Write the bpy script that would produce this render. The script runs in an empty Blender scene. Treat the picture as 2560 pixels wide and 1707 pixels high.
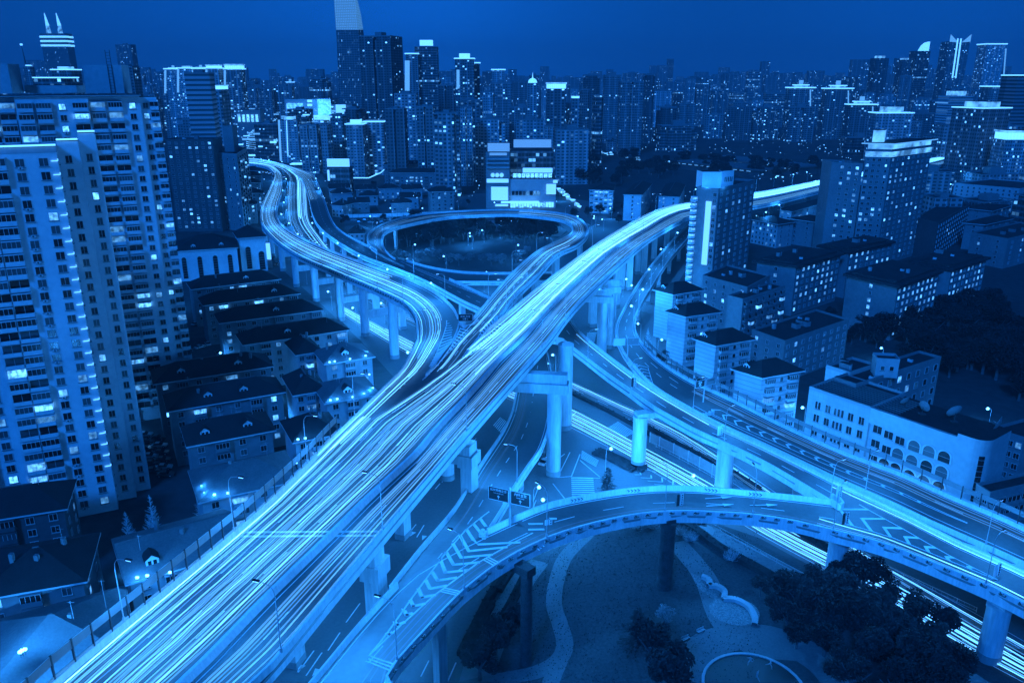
import bpy, math, random
from mathutils import Vector, Matrix
R = math.radians
rng = random.Random(7)
scene = bpy.context.scene
col = scene.collection

# ---------------------------------------------------------------- camera
H, F, PIT = 100.0, 2000.0, R(18.3)
cam_d = bpy.data.cameras.new("camera"); cam = bpy.data.objects.new("camera", cam_d); col.objects.link(cam)
cam.location = (0, 0, H); cam.rotation_euler = (R(90) - PIT, 0, 0)
cam_d.sensor_width = 36; cam_d.lens = 36 * F / 2560
cam_d.clip_start = 1; cam_d.clip_end = 40000
scene.camera = cam
SP, CP = math.sin(PIT), math.cos(PIT)

def ray(x, y):
    u = (x - 1280) / F; v = (853.5 - y) / F
    return u, CP + v * SP, -SP + v * CP

def at(x, y, z=0.0, Y=None):
    """photo pixel (2560 wide) -> the world point at height z, or at distance Y"""
    dx, dy, dz = ray(x, y)
    t = (z - H) / dz if Y is None else Y / dy
    return Vector((dx * t, dy * t, H + dz * t))

def pj(p):
    x, y, z = p[0], p[1], p[2] - H
    d = y * CP - z * SP; v = y * SP + z * CP
    return 1280 + F * x / d, 853.5 - F * v / d

# ---------------------------------------------------------------- sky, added fill sun, exposure
w = bpy.data.worlds.new("World"); scene.world = w; w.use_nodes = True
nt = w.node_tree; nt.nodes.clear()
N = nt.nodes.new; L = nt.links.new
out = N("ShaderNodeOutputWorld"); bg = N("ShaderNodeBackground"); L(bg.outputs[0], out.inputs[0])
tc = N("ShaderNodeTexCoord")
def vdot(vec, k):
    n = N("ShaderNodeVectorMath"); n.operation = 'DOT_PRODUCT'; L(tc.outputs['Generated'], n.inputs[0])
    n.inputs[1].default_value = vec
    r = N("ShaderNodeMath"); r.operation = 'MAXIMUM'; L(n.outputs['Value'], r.inputs[0]); r.inputs[1].default_value = 0.001
    m = N("ShaderNodeMath"); m.operation = 'POWER'; L(r.outputs[0], m.inputs[0]); m.inputs[1].default_value = k
    return m.outputs[0]
def glow(px, py, k, amp, prev):
    d = Vector(ray(px, py)).normalized(); o = vdot(d, k)
    m = N("ShaderNodeMath"); m.operation = 'MULTIPLY_ADD'; L(o, m.inputs[0]); m.inputs[1].default_value = amp
    if isinstance(prev, float): m.inputs[2].default_value = prev
    else: L(prev, m.inputs[2])
    return m.outputs[0]
g = glow(1000, 230, 22, 0.40, 0.27)
g = glow(1080, 150, 170, 0.16, g)
g = glow(2330, 230, 60, 0.26, g)
g = glow(200, 300, 25, 0.06, g)
sepz = N("ShaderNodeSeparateXYZ"); L(tc.outputs['Generated'], sepz.inputs[0])
hz = N("ShaderNodeMapRange"); L(sepz.outputs[2], hz.inputs[0]); hz.inputs[1].default_value = 0.1; hz.inputs[2].default_value = 0.9
hz.inputs[3].default_value = 1.0; hz.inputs[4].default_value = 0.42
gm = N("ShaderNodeMath"); gm.operation = 'MULTIPLY'; L(g, gm.inputs[0]); L(hz.outputs[0], gm.inputs[1])
cr = N("ShaderNodeMix"); cr.data_type = 'RGBA'; cr.blend_type = 'MULTIPLY'; cr.inputs[0].default_value = 1
cr.inputs[6].default_value = (0.004, 0.19, 1.0, 1)
cmb = N("ShaderNodeCombineColor"); [L(gm.outputs[0], cmb.inputs[i]) for i in range(3)]
L(cmb.outputs[0], cr.inputs[7]); L(cr.outputs[2], bg.inputs[0]); bg.inputs[1].default_value = 1.0

LAMP = (0.02, 0.28, 1.0)          # every lamp in the photo burns blue
sun_d = bpy.data.lights.new("fill_sun", 'SUN'); sun_d.energy = 2.8; sun_d.angle = R(9); sun_d.color = (0.006, 0.19, 1.0)  # soft directional fill added to brighten ground and facades
sun = bpy.data.objects.new("fill_sun", sun_d); col.objects.link(sun)
sun.rotation_euler = Vector((0.30, 0.78, -0.56)).to_track_quat('-Z', 'Y').to_euler()

scene.view_settings.view_transform = 'Standard'; scene.view_settings.look = 'None'
scene.view_settings.exposure = 0.0; scene.view_settings.gamma = 1.0
scene.render.engine = 'CYCLES'
cy = scene.cycles
cy.use_denoising = True; cy.max_bounces = 4; cy.diffuse_bounces = 2; cy.glossy_bounces = 2; cy.transmission_bounces = 2
cy.volume_bounces = 0; cy.transparent_max_bounces = 24; cy.sample_clamp_indirect = 3.0; cy.sample_clamp_direct = 12.0
cy.caustics_reflective = False; cy.caustics_refractive = False; cy.use_light_tree = True

# ---------------------------------------------------------------- materials
def new_mat(name):
    m = bpy.data.materials.new(name); m.use_nodes = True
    return m, m.node_tree, m.node_tree.nodes['Principled BSDF']

def mat(name, v, rough=0.85, var=0.25, scale=0.15, metal=0.0, fine=None, spec=0.3, stretch=None):
    """neutral surface: base grey v with procedural patches and fine grain"""
    m, t, b = new_mat(name)
    n = t.nodes.new; l = t.links.new
    g = n("ShaderNodeNewGeometry")
    src = g.outputs['Position']
    if stretch:
        mp = n("ShaderNodeMapping"); mp.inputs['Scale'].default_value = stretch; l(src, mp.inputs[0]); src = mp.outputs[0]
    t1 = n("ShaderNodeTexNoise"); t1.inputs['Scale'].default_value = scale; t1.inputs['Detail'].default_value = 6; l(src, t1.inputs[0])
    t2 = n("ShaderNodeTexNoise"); t2.inputs['Scale'].default_value = fine or scale * 14; t2.inputs['Detail'].default_value = 4; l(src, t2.inputs[0])
    a = n("ShaderNodeMath"); a.operation = 'ADD'; l(t1.outputs[0], a.inputs[0]); l(t2.outputs[0], a.inputs[1])
    r = n("ShaderNodeMapRange"); l(a.outputs[0], r.inputs[0]); r.inputs[1].default_value = 0.6; r.inputs[2].default_value = 1.4
    r.inputs[3].default_value = v * (1 - var); r.inputs[4].default_value = v * (1 + var)
    c = n("ShaderNodeCombineColor"); [l(r.outputs[0], c.inputs[i]) for i in range(3)]
    l(c.outputs[0], b.inputs['Base Color']); b.inputs['Roughness'].default_value = rough
    b.inputs['Metallic'].default_value = metal; b.inputs['Specular IOR Level'].default_value = spec
    return m

def emit(name, k, colr=None, base=0.1, pattern=0, sample=False):
    """a thing that gives off light"""
    m, t, b = new_mat(name)
    c = colr or (0.10, 0.42, 1.0)
    b.inputs['Base Color'].default_value = (base, base, base, 1); b.inputs['Roughness'].default_value = 0.5
    b.inputs['Emission Color'].default_value = (*c, 1); b.inputs['Emission Strength'].default_value = k
    if pattern:
        n = t.nodes.new; l = t.links.new
        g = n("ShaderNodeNewGeometry"); tx = n("ShaderNodeTexNoise"); tx.inputs['Scale'].default_value = pattern; tx.inputs['Detail'].default_value = 3
        l(g.outputs['Position'], tx.inputs[0])
        r = n("ShaderNodeMapRange"); l(tx.outputs[0], r.inputs[0]); r.inputs[1].default_value = 0.35; r.inputs[2].default_value = 0.65
        r.inputs[3].default_value = k * 0.25; r.inputs[4].default_value = k * 1.3
        l(r.outputs[0], b.inputs['Emission Strength'])
    m.cycles.emission_sampling = 'AUTO' if sample else 'NONE'
    return m

M = {}
M['asphalt'] = mat('asphalt', 0.145, 0.8, 0.22, 0.05, fine=1.5)
M['deck'] = mat('deck_asphalt', 0.115, 0.62, 0.25, 0.06, fine=1.2, spec=0.5)
M['deck_dark'] = mat('fresh_deck_asphalt', 0.10, 0.6, 0.25, 0.06, fine=1.2, spec=0.5)
M['concrete'] = mat('concrete', 0.60, 0.85, 0.30, 0.35, fine=2.2, stretch=(1, 1, .14))
M['clad'] = mat('ivy_clad_column', 0.055, 0.95, 0.5, 0.9, fine=4)
M['parapet'] = mat('parapet_concrete', 0.82, 0.8, 0.22, 0.4, fine=2.6, stretch=(1, 1, .2))
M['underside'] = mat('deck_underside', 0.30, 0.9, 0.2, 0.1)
M['paint'] = mat('road_paint', 0.85, 0.6, 0.2, 0.5, fine=3.0)
M['ground'] = mat('city_ground', 0.07, 0.95, 0.4, 0.02, fine=0.3)
M['pave'] = mat('pavement', 0.20, 0.9, 0.25, 0.06, fine=1.2)
M['grass'] = mat('grass', 0.08, 1.0, 0.40, 0.05, fine=1.8, spec=0.05)
M['path'] = mat('path', 0.17, 0.9, 0.2, 0.1, fine=2.0)
M['hedge'] = mat('hedge', 0.045, 1.0, 0.5, 0.8, fine=6, spec=0.05)
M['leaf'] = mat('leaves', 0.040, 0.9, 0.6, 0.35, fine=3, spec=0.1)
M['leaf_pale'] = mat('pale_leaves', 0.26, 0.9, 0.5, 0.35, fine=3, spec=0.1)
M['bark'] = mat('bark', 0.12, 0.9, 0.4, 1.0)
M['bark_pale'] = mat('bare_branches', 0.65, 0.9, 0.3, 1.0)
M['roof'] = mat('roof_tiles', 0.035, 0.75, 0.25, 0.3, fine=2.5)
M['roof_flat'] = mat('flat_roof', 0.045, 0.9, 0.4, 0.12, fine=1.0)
M['roof_mid'] = mat('lit_roof_tiles', 0.17, 0.7, 0.25, 0.3, fine=2.5)  # paler roof tone; on floodlit houses it paints the light in
M['wall_white'] = mat('white_render', 0.74, 0.85, 0.14, 0.07, fine=0.8)
M['wall_pale'] = mat('pale_render', 0.46, 0.85, 0.18, 0.07, fine=0.8)
M['wall_mid'] = mat('grey_render', 0.26, 0.85, 0.22, 0.07, fine=0.8)
M['wall_dark'] = mat('dark_render', 0.11, 0.85, 0.25, 0.07, fine=0.8)
M['trim'] = mat('white_trim', 0.70, 0.6, 0.1, 0.3)
M['metal'] = mat('galvanised_steel', 0.50, 0.5, 0.15, 0.5, metal=0.2)
M['dark_metal'] = mat('dark_metal', 0.07, 0.5, 0.2, 0.5)
M['rubber'] = mat('rubber', 0.02, 0.8, 0.2, 2)
M['car_dark'] = mat('dark_car_paint', 0.06, 0.3, 0.1, 1, spec=0.6)
M['car_pale'] = mat('pale_car_paint', 0.55, 0.3, 0.08, 1, spec=0.6)
M['sign'] = mat('sign_face', 0.03, 0.5, 0.1, 1)
M['stone'] = mat('pale_stone', 0.45, 0.8, 0.2, 0.5, fine=3)
M['water'] = mat('dark_pond', 0.01, 0.6, 0.1, 0.3, spec=0.8)
M['pebble'] = mat('pebbles', 0.22, 0.8, 0.75, 3, fine=6)
M['skin'] = mat('skin', 0.35, 0.7, 0.1, 2)
M['cloth'] = mat('clothing', 0.25, 0.9, 0.2, 2)
M['glass'] = mat('window_glass', 0.018, 0.15, 0.3, 0.5, spec=0.7)
M['glass_soft'] = mat('curtained_glass', 0.09, 0.35, 0.4, 0.9, spec=0.5)
M['lit1'] = emit('dim_lit_window', 0.75, pattern=0.8)
M['lit2'] = emit('lit_window', 1.7, pattern=0.9)
M['lit3'] = emit('bright_lit_window', 3.0, pattern=1.1)
M['strip'] = emit('light_strip', 2.6)
M['strip_soft'] = emit('soft_light_strip', 1.1)
M['screen'] = emit('lit_screen', 2.15, (0.10, 0.385, 1.0))
M['screen_mid'] = emit('half_lit_screen', 0.95, (0.09, 0.34, 0.9))
M['bulb'] = emit('lamp_glass', 9.0, (0.09, 0.36, 1.0))
M['dot'] = emit('distant_lamp', 2.6)
M['dot_soft'] = emit('faint_distant_lamp', 1.1)
M['crown'] = emit('floodlit_crown', 1.5, pattern=0.12)  # floodlighting painted as emission on the crown walls
M['tail'] = emit('tail_light', 1.2)
def trail_mat(name, k):
    '''light left in the air by passing lamps: adds light, hides nothing, casts no shadow'''
    m = bpy.data.materials.new(name); m.use_nodes = True; t = m.node_tree; t.nodes.clear(); n = t.nodes.new
    o = n('ShaderNodeOutputMaterial'); a = n('ShaderNodeAddShader'); e = n('ShaderNodeEmission'); tr = n('ShaderNodeBsdfTransparent')
    e.inputs[0].default_value = (0.10, 0.42, 1.0, 1); e.inputs[1].default_value = k
    t.links.new(e.outputs[0], a.inputs[0]); t.links.new(tr.outputs[0], a.inputs[1]); t.links.new(a.outputs[0], o.inputs[0]); m.cycles.emission_sampling = 'NONE'; return m
M['tr0'] = trail_mat('road_glow_trail', 0.07)
M['tr1'] = trail_mat('faint_light_trail', 0.34)
M['tr2'] = trail_mat('light_trail', 0.75)
M['tr3'] = trail_mat('bright_light_trail', 1.7)

def panel_mat(name, v, line, du, dv, w_=0.06):
    """wall clad in panels or stone courses: thin darker joints, uv in metres"""
    m, t, b = new_mat(name); n = t.nodes.new; l = t.links.new
    uv = n("ShaderNodeUVMap"); s = n("ShaderNodeSeparateXYZ"); l(uv.outputs[0], s.inputs[0])
    def joint(o, d, ww):
        a = n("ShaderNodeMath"); a.operation = 'DIVIDE'; l(o, a.inputs[0]); a.inputs[1].default_value = d
        f = n("ShaderNodeMath"); f.operation = 'FRACT'; l(a.outputs[0], f.inputs[0])
        c = n("ShaderNodeMath"); c.operation = 'LESS_THAN'; l(f.outputs[0], c.inputs[0]); c.inputs[1].default_value = ww / d
        return c.outputs[0]
    j = n("ShaderNodeMath"); j.operation = 'MAXIMUM'; l(joint(s.outputs[0], du, w_), j.inputs[0]); l(joint(s.outputs[1], dv, w_), j.inputs[1])
    g = n("ShaderNodeNewGeometry"); tx = n("ShaderNodeTexNoise"); tx.inputs['Scale'].default_value = 0.25; tx.inputs['Detail'].default_value = 5; l(g.outputs['Position'], tx.inputs[0])
    r = n("ShaderNodeMapRange"); l(tx.outputs[0], r.inputs[0]); r.inputs[1].default_value = 0.3; r.inputs[2].default_value = 0.7
    r.inputs[3].default_value = v * 0.84; r.inputs[4].default_value = v * 1.12
    mx = n("ShaderNodeMix"); l(j.outputs[0], mx.inputs[0]); l(r.outputs[0], mx.inputs[2]); mx.inputs[3].default_value = line
    c = n("ShaderNodeCombineColor"); [l(mx.outputs[0], c.inputs[i]) for i in range(3)]
    l(c.outputs[0], b.inputs['Base Color']); b.inputs['Roughness'].default_value = 0.8; b.inputs['Specular IOR Level'].default_value = 0.3
    return m
M['banded'] = panel_mat('banded_white_wall', 0.52, 0.30, 1000.0, 1.4, 0.22)
M['tiled'] = panel_mat('tiled_white_wall', 0.46, 0.36, 1.5, 1.1, 0.10)

def facade(name, wall, cw, ch, thr, k, wx=(0.2, 0.8), wz=(0.3, 0.8), rowthr=0.0, rib=0.0, wvar=0.5):
    """city block facade: uv in metres, window cells, some of them lit"""
    m, t, b = new_mat(name); n = t.nodes.new; l = t.links.new
    def ma(op, a, c=None, d=None):
        x = n("ShaderNodeMath"); x.operation = op
        for i, q in enumerate((a, c, d)):
            if q is None: continue
            if isinstance(q, (int, float)): x.inputs[i].default_value = q
            else: l(q, x.inputs[i])
        return x.outputs[0]
    uv = n("ShaderNodeUVMap"); s = n("ShaderNodeSeparateXYZ"); l(uv.outputs[0], s.inputs[0])
    oi = n("ShaderNodeObjectInfo"); rnd = oi.outputs['Random']
    sc_ = ma('MULTIPLY_ADD', ma('FRACT', ma('MULTIPLY', rnd, 13.7)), .8, .7); u = ma('DIVIDE', ma('DIVIDE', s.outputs[0], sc_), cw); v = ma('DIVIDE', ma('DIVIDE', s.outputs[1], ma('MULTIPLY_ADD', ma('FRACT', ma('MULTIPLY', rnd, 5.3)), .3, .9)), ch)
    fu, fv = ma('FRACT', u), ma('FRACT', v); iu, iv = ma('FLOOR', u), ma('FLOOR', v)
    inside = ma('MULTIPLY', ma('MULTIPLY', ma('GREATER_THAN', fu, wx[0]), ma('LESS_THAN', fu, wx[1])),
                ma('MULTIPLY', ma('GREATER_THAN', fv, wz[0]), ma('LESS_THAN', fv, wz[1])))
    up = ma('GREATER_THAN', s.outputs[2], -1.0)
    cb = n("ShaderNodeCombineXYZ"); l(ma('ADD', iu, ma('MULTIPLY', rnd, 77.0)), cb.inputs[0]); l(iv, cb.inputs[1]); l(rnd, cb.inputs[2])
    wn = n("ShaderNodeTexWhiteNoise"); wn.noise_dimensions = '3D'; l(cb.outputs[0], wn.inputs[0])
    lit = ma('GREATER_THAN', wn.outputs[0], ma('MULTIPLY_ADD', ma('FRACT', ma('MULTIPLY', rnd, 29.1)), .13, thr - .07))
    cb2 = n("ShaderNodeCombineXYZ"); l(iv, cb2.inputs[0]); l(ma('ADD', iu, 31.0), cb2.inputs[1]); l(rnd, cb2.inputs[2])
    wn2 = n("ShaderNodeTexWhiteNoise"); l(cb2.outputs[0], wn2.inputs[0])
    amp = ma('MULTIPLY_ADD', ma('POWER', wn2.outputs[0], 4.0), 1.7, 0.16)
    if rowthr:
        cb3 = n("ShaderNodeCombineXYZ"); l(iv, cb3.inputs[0]); l(rnd, cb3.inputs[1])
        wn3 = n("ShaderNodeTexWhiteNoise"); l(cb3.outputs[0], wn3.inputs[0])
        lit = ma('MAXIMUM', lit, ma('GREATER_THAN', wn3.outputs[0], rowthr))
    e = ma('MULTIPLY', ma('MULTIPLY', inside, lit), ma('MULTIPLY', amp, k))
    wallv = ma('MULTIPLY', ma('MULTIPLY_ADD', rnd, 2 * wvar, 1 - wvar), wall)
    # alternating light and dark bays paint recess shade between flat piers
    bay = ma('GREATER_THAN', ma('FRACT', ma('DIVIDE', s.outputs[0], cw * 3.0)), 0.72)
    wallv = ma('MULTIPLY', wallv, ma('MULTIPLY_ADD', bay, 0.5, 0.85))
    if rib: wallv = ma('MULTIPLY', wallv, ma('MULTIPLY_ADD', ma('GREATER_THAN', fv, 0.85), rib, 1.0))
    val = ma('MULTIPLY', wallv, ma('MULTIPLY_ADD', inside, -0.75, 1.0))
    c = n("ShaderNodeCombineColor"); [l(val, c.inputs[i]) for i in range(3)]
    l(c.outputs[0], b.inputs['Base Color']); b.inputs['Roughness'].default_value = 0.8; b.inputs['Specular IOR Level'].default_value = 0.3
    b.inputs['Emission Color'].default_value = (0.10, 0.42, 1.0, 1); l(e, b.inputs['Emission Strength'])
    m.cycles.emission_sampling = 'NONE'
    return m
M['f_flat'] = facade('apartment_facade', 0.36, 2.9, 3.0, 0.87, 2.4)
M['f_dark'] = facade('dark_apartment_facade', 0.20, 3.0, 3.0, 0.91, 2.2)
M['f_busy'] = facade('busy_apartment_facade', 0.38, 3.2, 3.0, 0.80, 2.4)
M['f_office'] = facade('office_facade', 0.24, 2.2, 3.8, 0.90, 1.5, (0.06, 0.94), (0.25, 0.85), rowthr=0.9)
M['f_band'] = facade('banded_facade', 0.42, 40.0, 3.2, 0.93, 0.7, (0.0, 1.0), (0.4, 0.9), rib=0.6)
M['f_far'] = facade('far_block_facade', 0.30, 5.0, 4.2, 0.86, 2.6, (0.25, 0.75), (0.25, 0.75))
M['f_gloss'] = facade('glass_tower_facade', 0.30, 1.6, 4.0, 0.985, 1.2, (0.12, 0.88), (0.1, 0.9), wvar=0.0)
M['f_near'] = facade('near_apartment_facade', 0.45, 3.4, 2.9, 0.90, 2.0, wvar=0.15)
for k_ in ('glass', 'glass_soft'): pass

# ---------------------------------------------------------------- mesh building
class MB:
    def __init__(s): s.v = []; s.f = []; s.m = []; s.uv = []; s.mats = []
    def mi(s, m):
        if m not in s.mats: s.mats.append(m)
        return s.mats.index(m)
    def face(s, pts, m, uv=None):
        b = len(s.v); s.v += [tuple(p) for p in pts]; s.f.append(tuple(range(b, b + len(pts)))); s.m.append(s.mi(m))
        s.uv += uv if uv else [(0, 0)] * len(pts)
    def prism(s, poly, z0, z1, m, top=None, bottom=True, uvo=0.0):
        """poly counter-clockwise [(x,y)]; walls carry uv in metres"""
        n = len(poly); u = uvo
        for i in range(n):
            a, b = poly[i], poly[(i + 1) % n]; d = math.hypot(b[0] - a[0], b[1] - a[1])
            s.face([(a[0], a[1], z0), (b[0], b[1], z0), (b[0], b[1], z1), (a[0], a[1], z1)], m, [(u, z0), (u + d, z0), (u + d, z1), (u, z1)])
            u += d
        s.face([(p[0], p[1], z1) for p in poly], top or m)
        if bottom: s.face([(p[0], p[1], z0) for p in reversed(poly)], top or m)
    def box(s, c, size, m, rot=0.0, top=None):
        hx, hy = size[0] / 2, size[1] / 2; ca, sa = math.cos(rot), math.sin(rot)
        poly = [(c[0] + x * ca - y * sa, c[1] + x * sa + y * ca) for x, y in ((-hx, -hy), (hx, -hy), (hx, hy), (-hx, hy))]
        s.prism(poly, c[2] - size[2] / 2, c[2] + size[2] / 2, m, top)
    def tube(s, p0, p1, r0, r1, m, n=8, cap=True):
        p0, p1 = Vector(p0), Vector(p1); d = (p1 - p0).normalized()
        a = d.orthogonal().normalized(); b = d.cross(a)
        r_ = [[p + (a * math.cos(2 * math.pi * i / n) + b * math.sin(2 * math.pi * i / n)) * r for i in range(n)] for p, r in ((p0, r0), (p1, r1))]
        for i in range(n):
            j = (i + 1) % n; s.face([r_[0][i], r_[0][j], r_[1][j], r_[1][i]], m)
        if cap: s.face(r_[1], m); s.face(list(reversed(r_[0])), m)
    def obj(s, name, parent=None, smooth=False):
        me = bpy.data.meshes.new(name); me.from_pydata(s.v, [], s.f)
        for m in s.mats: me.materials.append(M[m] if isinstance(m, str) else m)
        me.polygons.foreach_set('material_index', s.m)
        if smooth: me.polygons.foreach_set('use_smooth', [True] * len(s.f))
        ul = me.uv_layers.new(name='UVMap'); ul.data.foreach_set('uv', [c for t in s.uv for c in t])
        o = bpy.data.objects.new(name, me); col.objects.link(o)
        if parent: o.parent = parent
        return o
    def add_mesh(s, other, mtx):
        b = len(s.v); s.v += [tuple(mtx @ Vector(p)) for p in other.v]
        s.f += [tuple(i + b for i in f) for f in other.f]; s.uv += other.uv
        mp = [s.mi(x) for x in other.mats]; s.m += [mp[i] for i in other.m]

LABELS = {}
def long_(l):
    if len(l.replace('-', ' ').split()) > 16: print('LONG', l)
def tag(o, label=None, cat=None, group=None, kind=None):
    if label:
        long_(label); o['label'] = label
        if not group:
            if label in LABELS: print('DUP LABEL', label)
            LABELS[label] = 1
    if cat: o['category'] = cat
    if group: o['group'] = group
    if kind: o['kind'] = kind
    return o
def thing(name, loc=(0, 0, 0), rz=0.0, label=None, cat=None, group=None):
    o = bpy.data.objects.new(name, None); col.objects.link(o); o.location = loc; o.rotation_euler = (0, 0, rz)
    o.empty_display_size = 0.5
    return tag(o, label, cat, None if not group else group)
def tagg(o, label, cat, group):
    o['label'] = label; o['category'] = cat; o['group'] = group
    if label in LABELS: print('DUP LABEL', label)
    LABELS[label] = 1
    return o
def inst(src, name, parent, mtx):
    """a linked copy of a mesh at a matrix in the parent's space"""
    o = bpy.data.objects.new(name, src.data if hasattr(src, 'data') else src); col.objects.link(o); o.parent = parent; o.matrix_local = mtx
    return o
def mesh_of(mb, name):
    o = mb.obj(name); me = o.data; bpy.data.objects.remove(o); return me
ORD = ['first', 'second', 'third', 'fourth', 'fifth', 'sixth', 'seventh', 'eighth', 'ninth', 'tenth', 'eleventh', 'twelfth', 'thirteenth', 'fourteenth',
       'fifteenth', 'sixteenth', 'seventeenth', 'eighteenth', 'nineteenth', 'twentieth', 'twenty-first', 'twenty-second', 'twenty-third', 'twenty-fourth',
       'twenty-fifth', 'twenty-sixth', 'twenty-seventh', 'twenty-eighth', 'twenty-ninth', 'thirtieth'] + ['%dth' % i if i % 10 not in (1, 2, 3) else '%d%s' % (i, {1: 'st', 2: 'nd', 3: 'rd'}[i % 10]) for i in range(31, 100)]
HAZE = 0.00015
# ================================================================ GROUND, ROADS, PARK
def sheet(name, pts, z, m, kind='structure', up=0.0):
    b = MB(); b.face([(p[0], p[1], z) for p in pts], m); o = b.obj(name); tag(o, kind=kind); return o
def ccw(pts):
    a = sum(pts[i][0] * pts[(i + 1) % len(pts)][1] - pts[(i + 1) % len(pts)][0] * pts[i][1] for i in range(len(pts)))
    return pts if a > 0 else list(reversed(pts))
def pxpoly(pp, z=0.0): return ccw([tuple(at(x, y, z)[:2]) for x, y in pp])

sheet('ground', [(-9000, -200), (9000, -200), (9000, 16000), (-9000, 16000)], 0.0, 'ground')
core = pxpoly([(640, 400), (800, 430), (900, 560), (1000, 610), (930, 500), (1300, 478), (1520, 510), (1760, 500), (1735, 640), (1640, 800), (1640, 930), (1800, 1010),
               (2000, 1090), (2300, 1200), (3300, 1560), (3300, 2000), (2700, 1660), (2300, 1560), (2110, 1460), (1900, 1345), (1640, 1255), (1480, 1240), (1330, 1330), (1230, 1450), (1080, 2050), (200, 2600), (100, 2300),
               (400, 1900), (700, 1500), (930, 1130), (1000, 960), (900, 850), (780, 740), (690, 660), (655, 560)])
sheet('road', core, 0.02, 'asphalt')

def cr_(a, b, c, d, t):
    return 0.5 * ((2 * b) + (c - a) * t + (2 * a - 5 * b + 4 * c - d) * t * t + (3 * b - a - 3 * c + d) * t ** 3)
def spline(P, step=5.0):
    """Catmull-Rom through tuples of Vectors, resampled"""
    out_ = []; n = len(P)
    for i in range(n - 1):
        a, b, c, d = P[max(i - 1, 0)], P[i], P[i + 1], P[min(i + 2, n - 1)]
        k = max(1, int((b[0] - c[0]).length / step))
        for j in range(k):
            out_.append(tuple(cr_(a[q], b[q], c[q], d[q], j / k) for q in range(len(b))))
    out_.append(tuple(P[-1])); return out_

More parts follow.
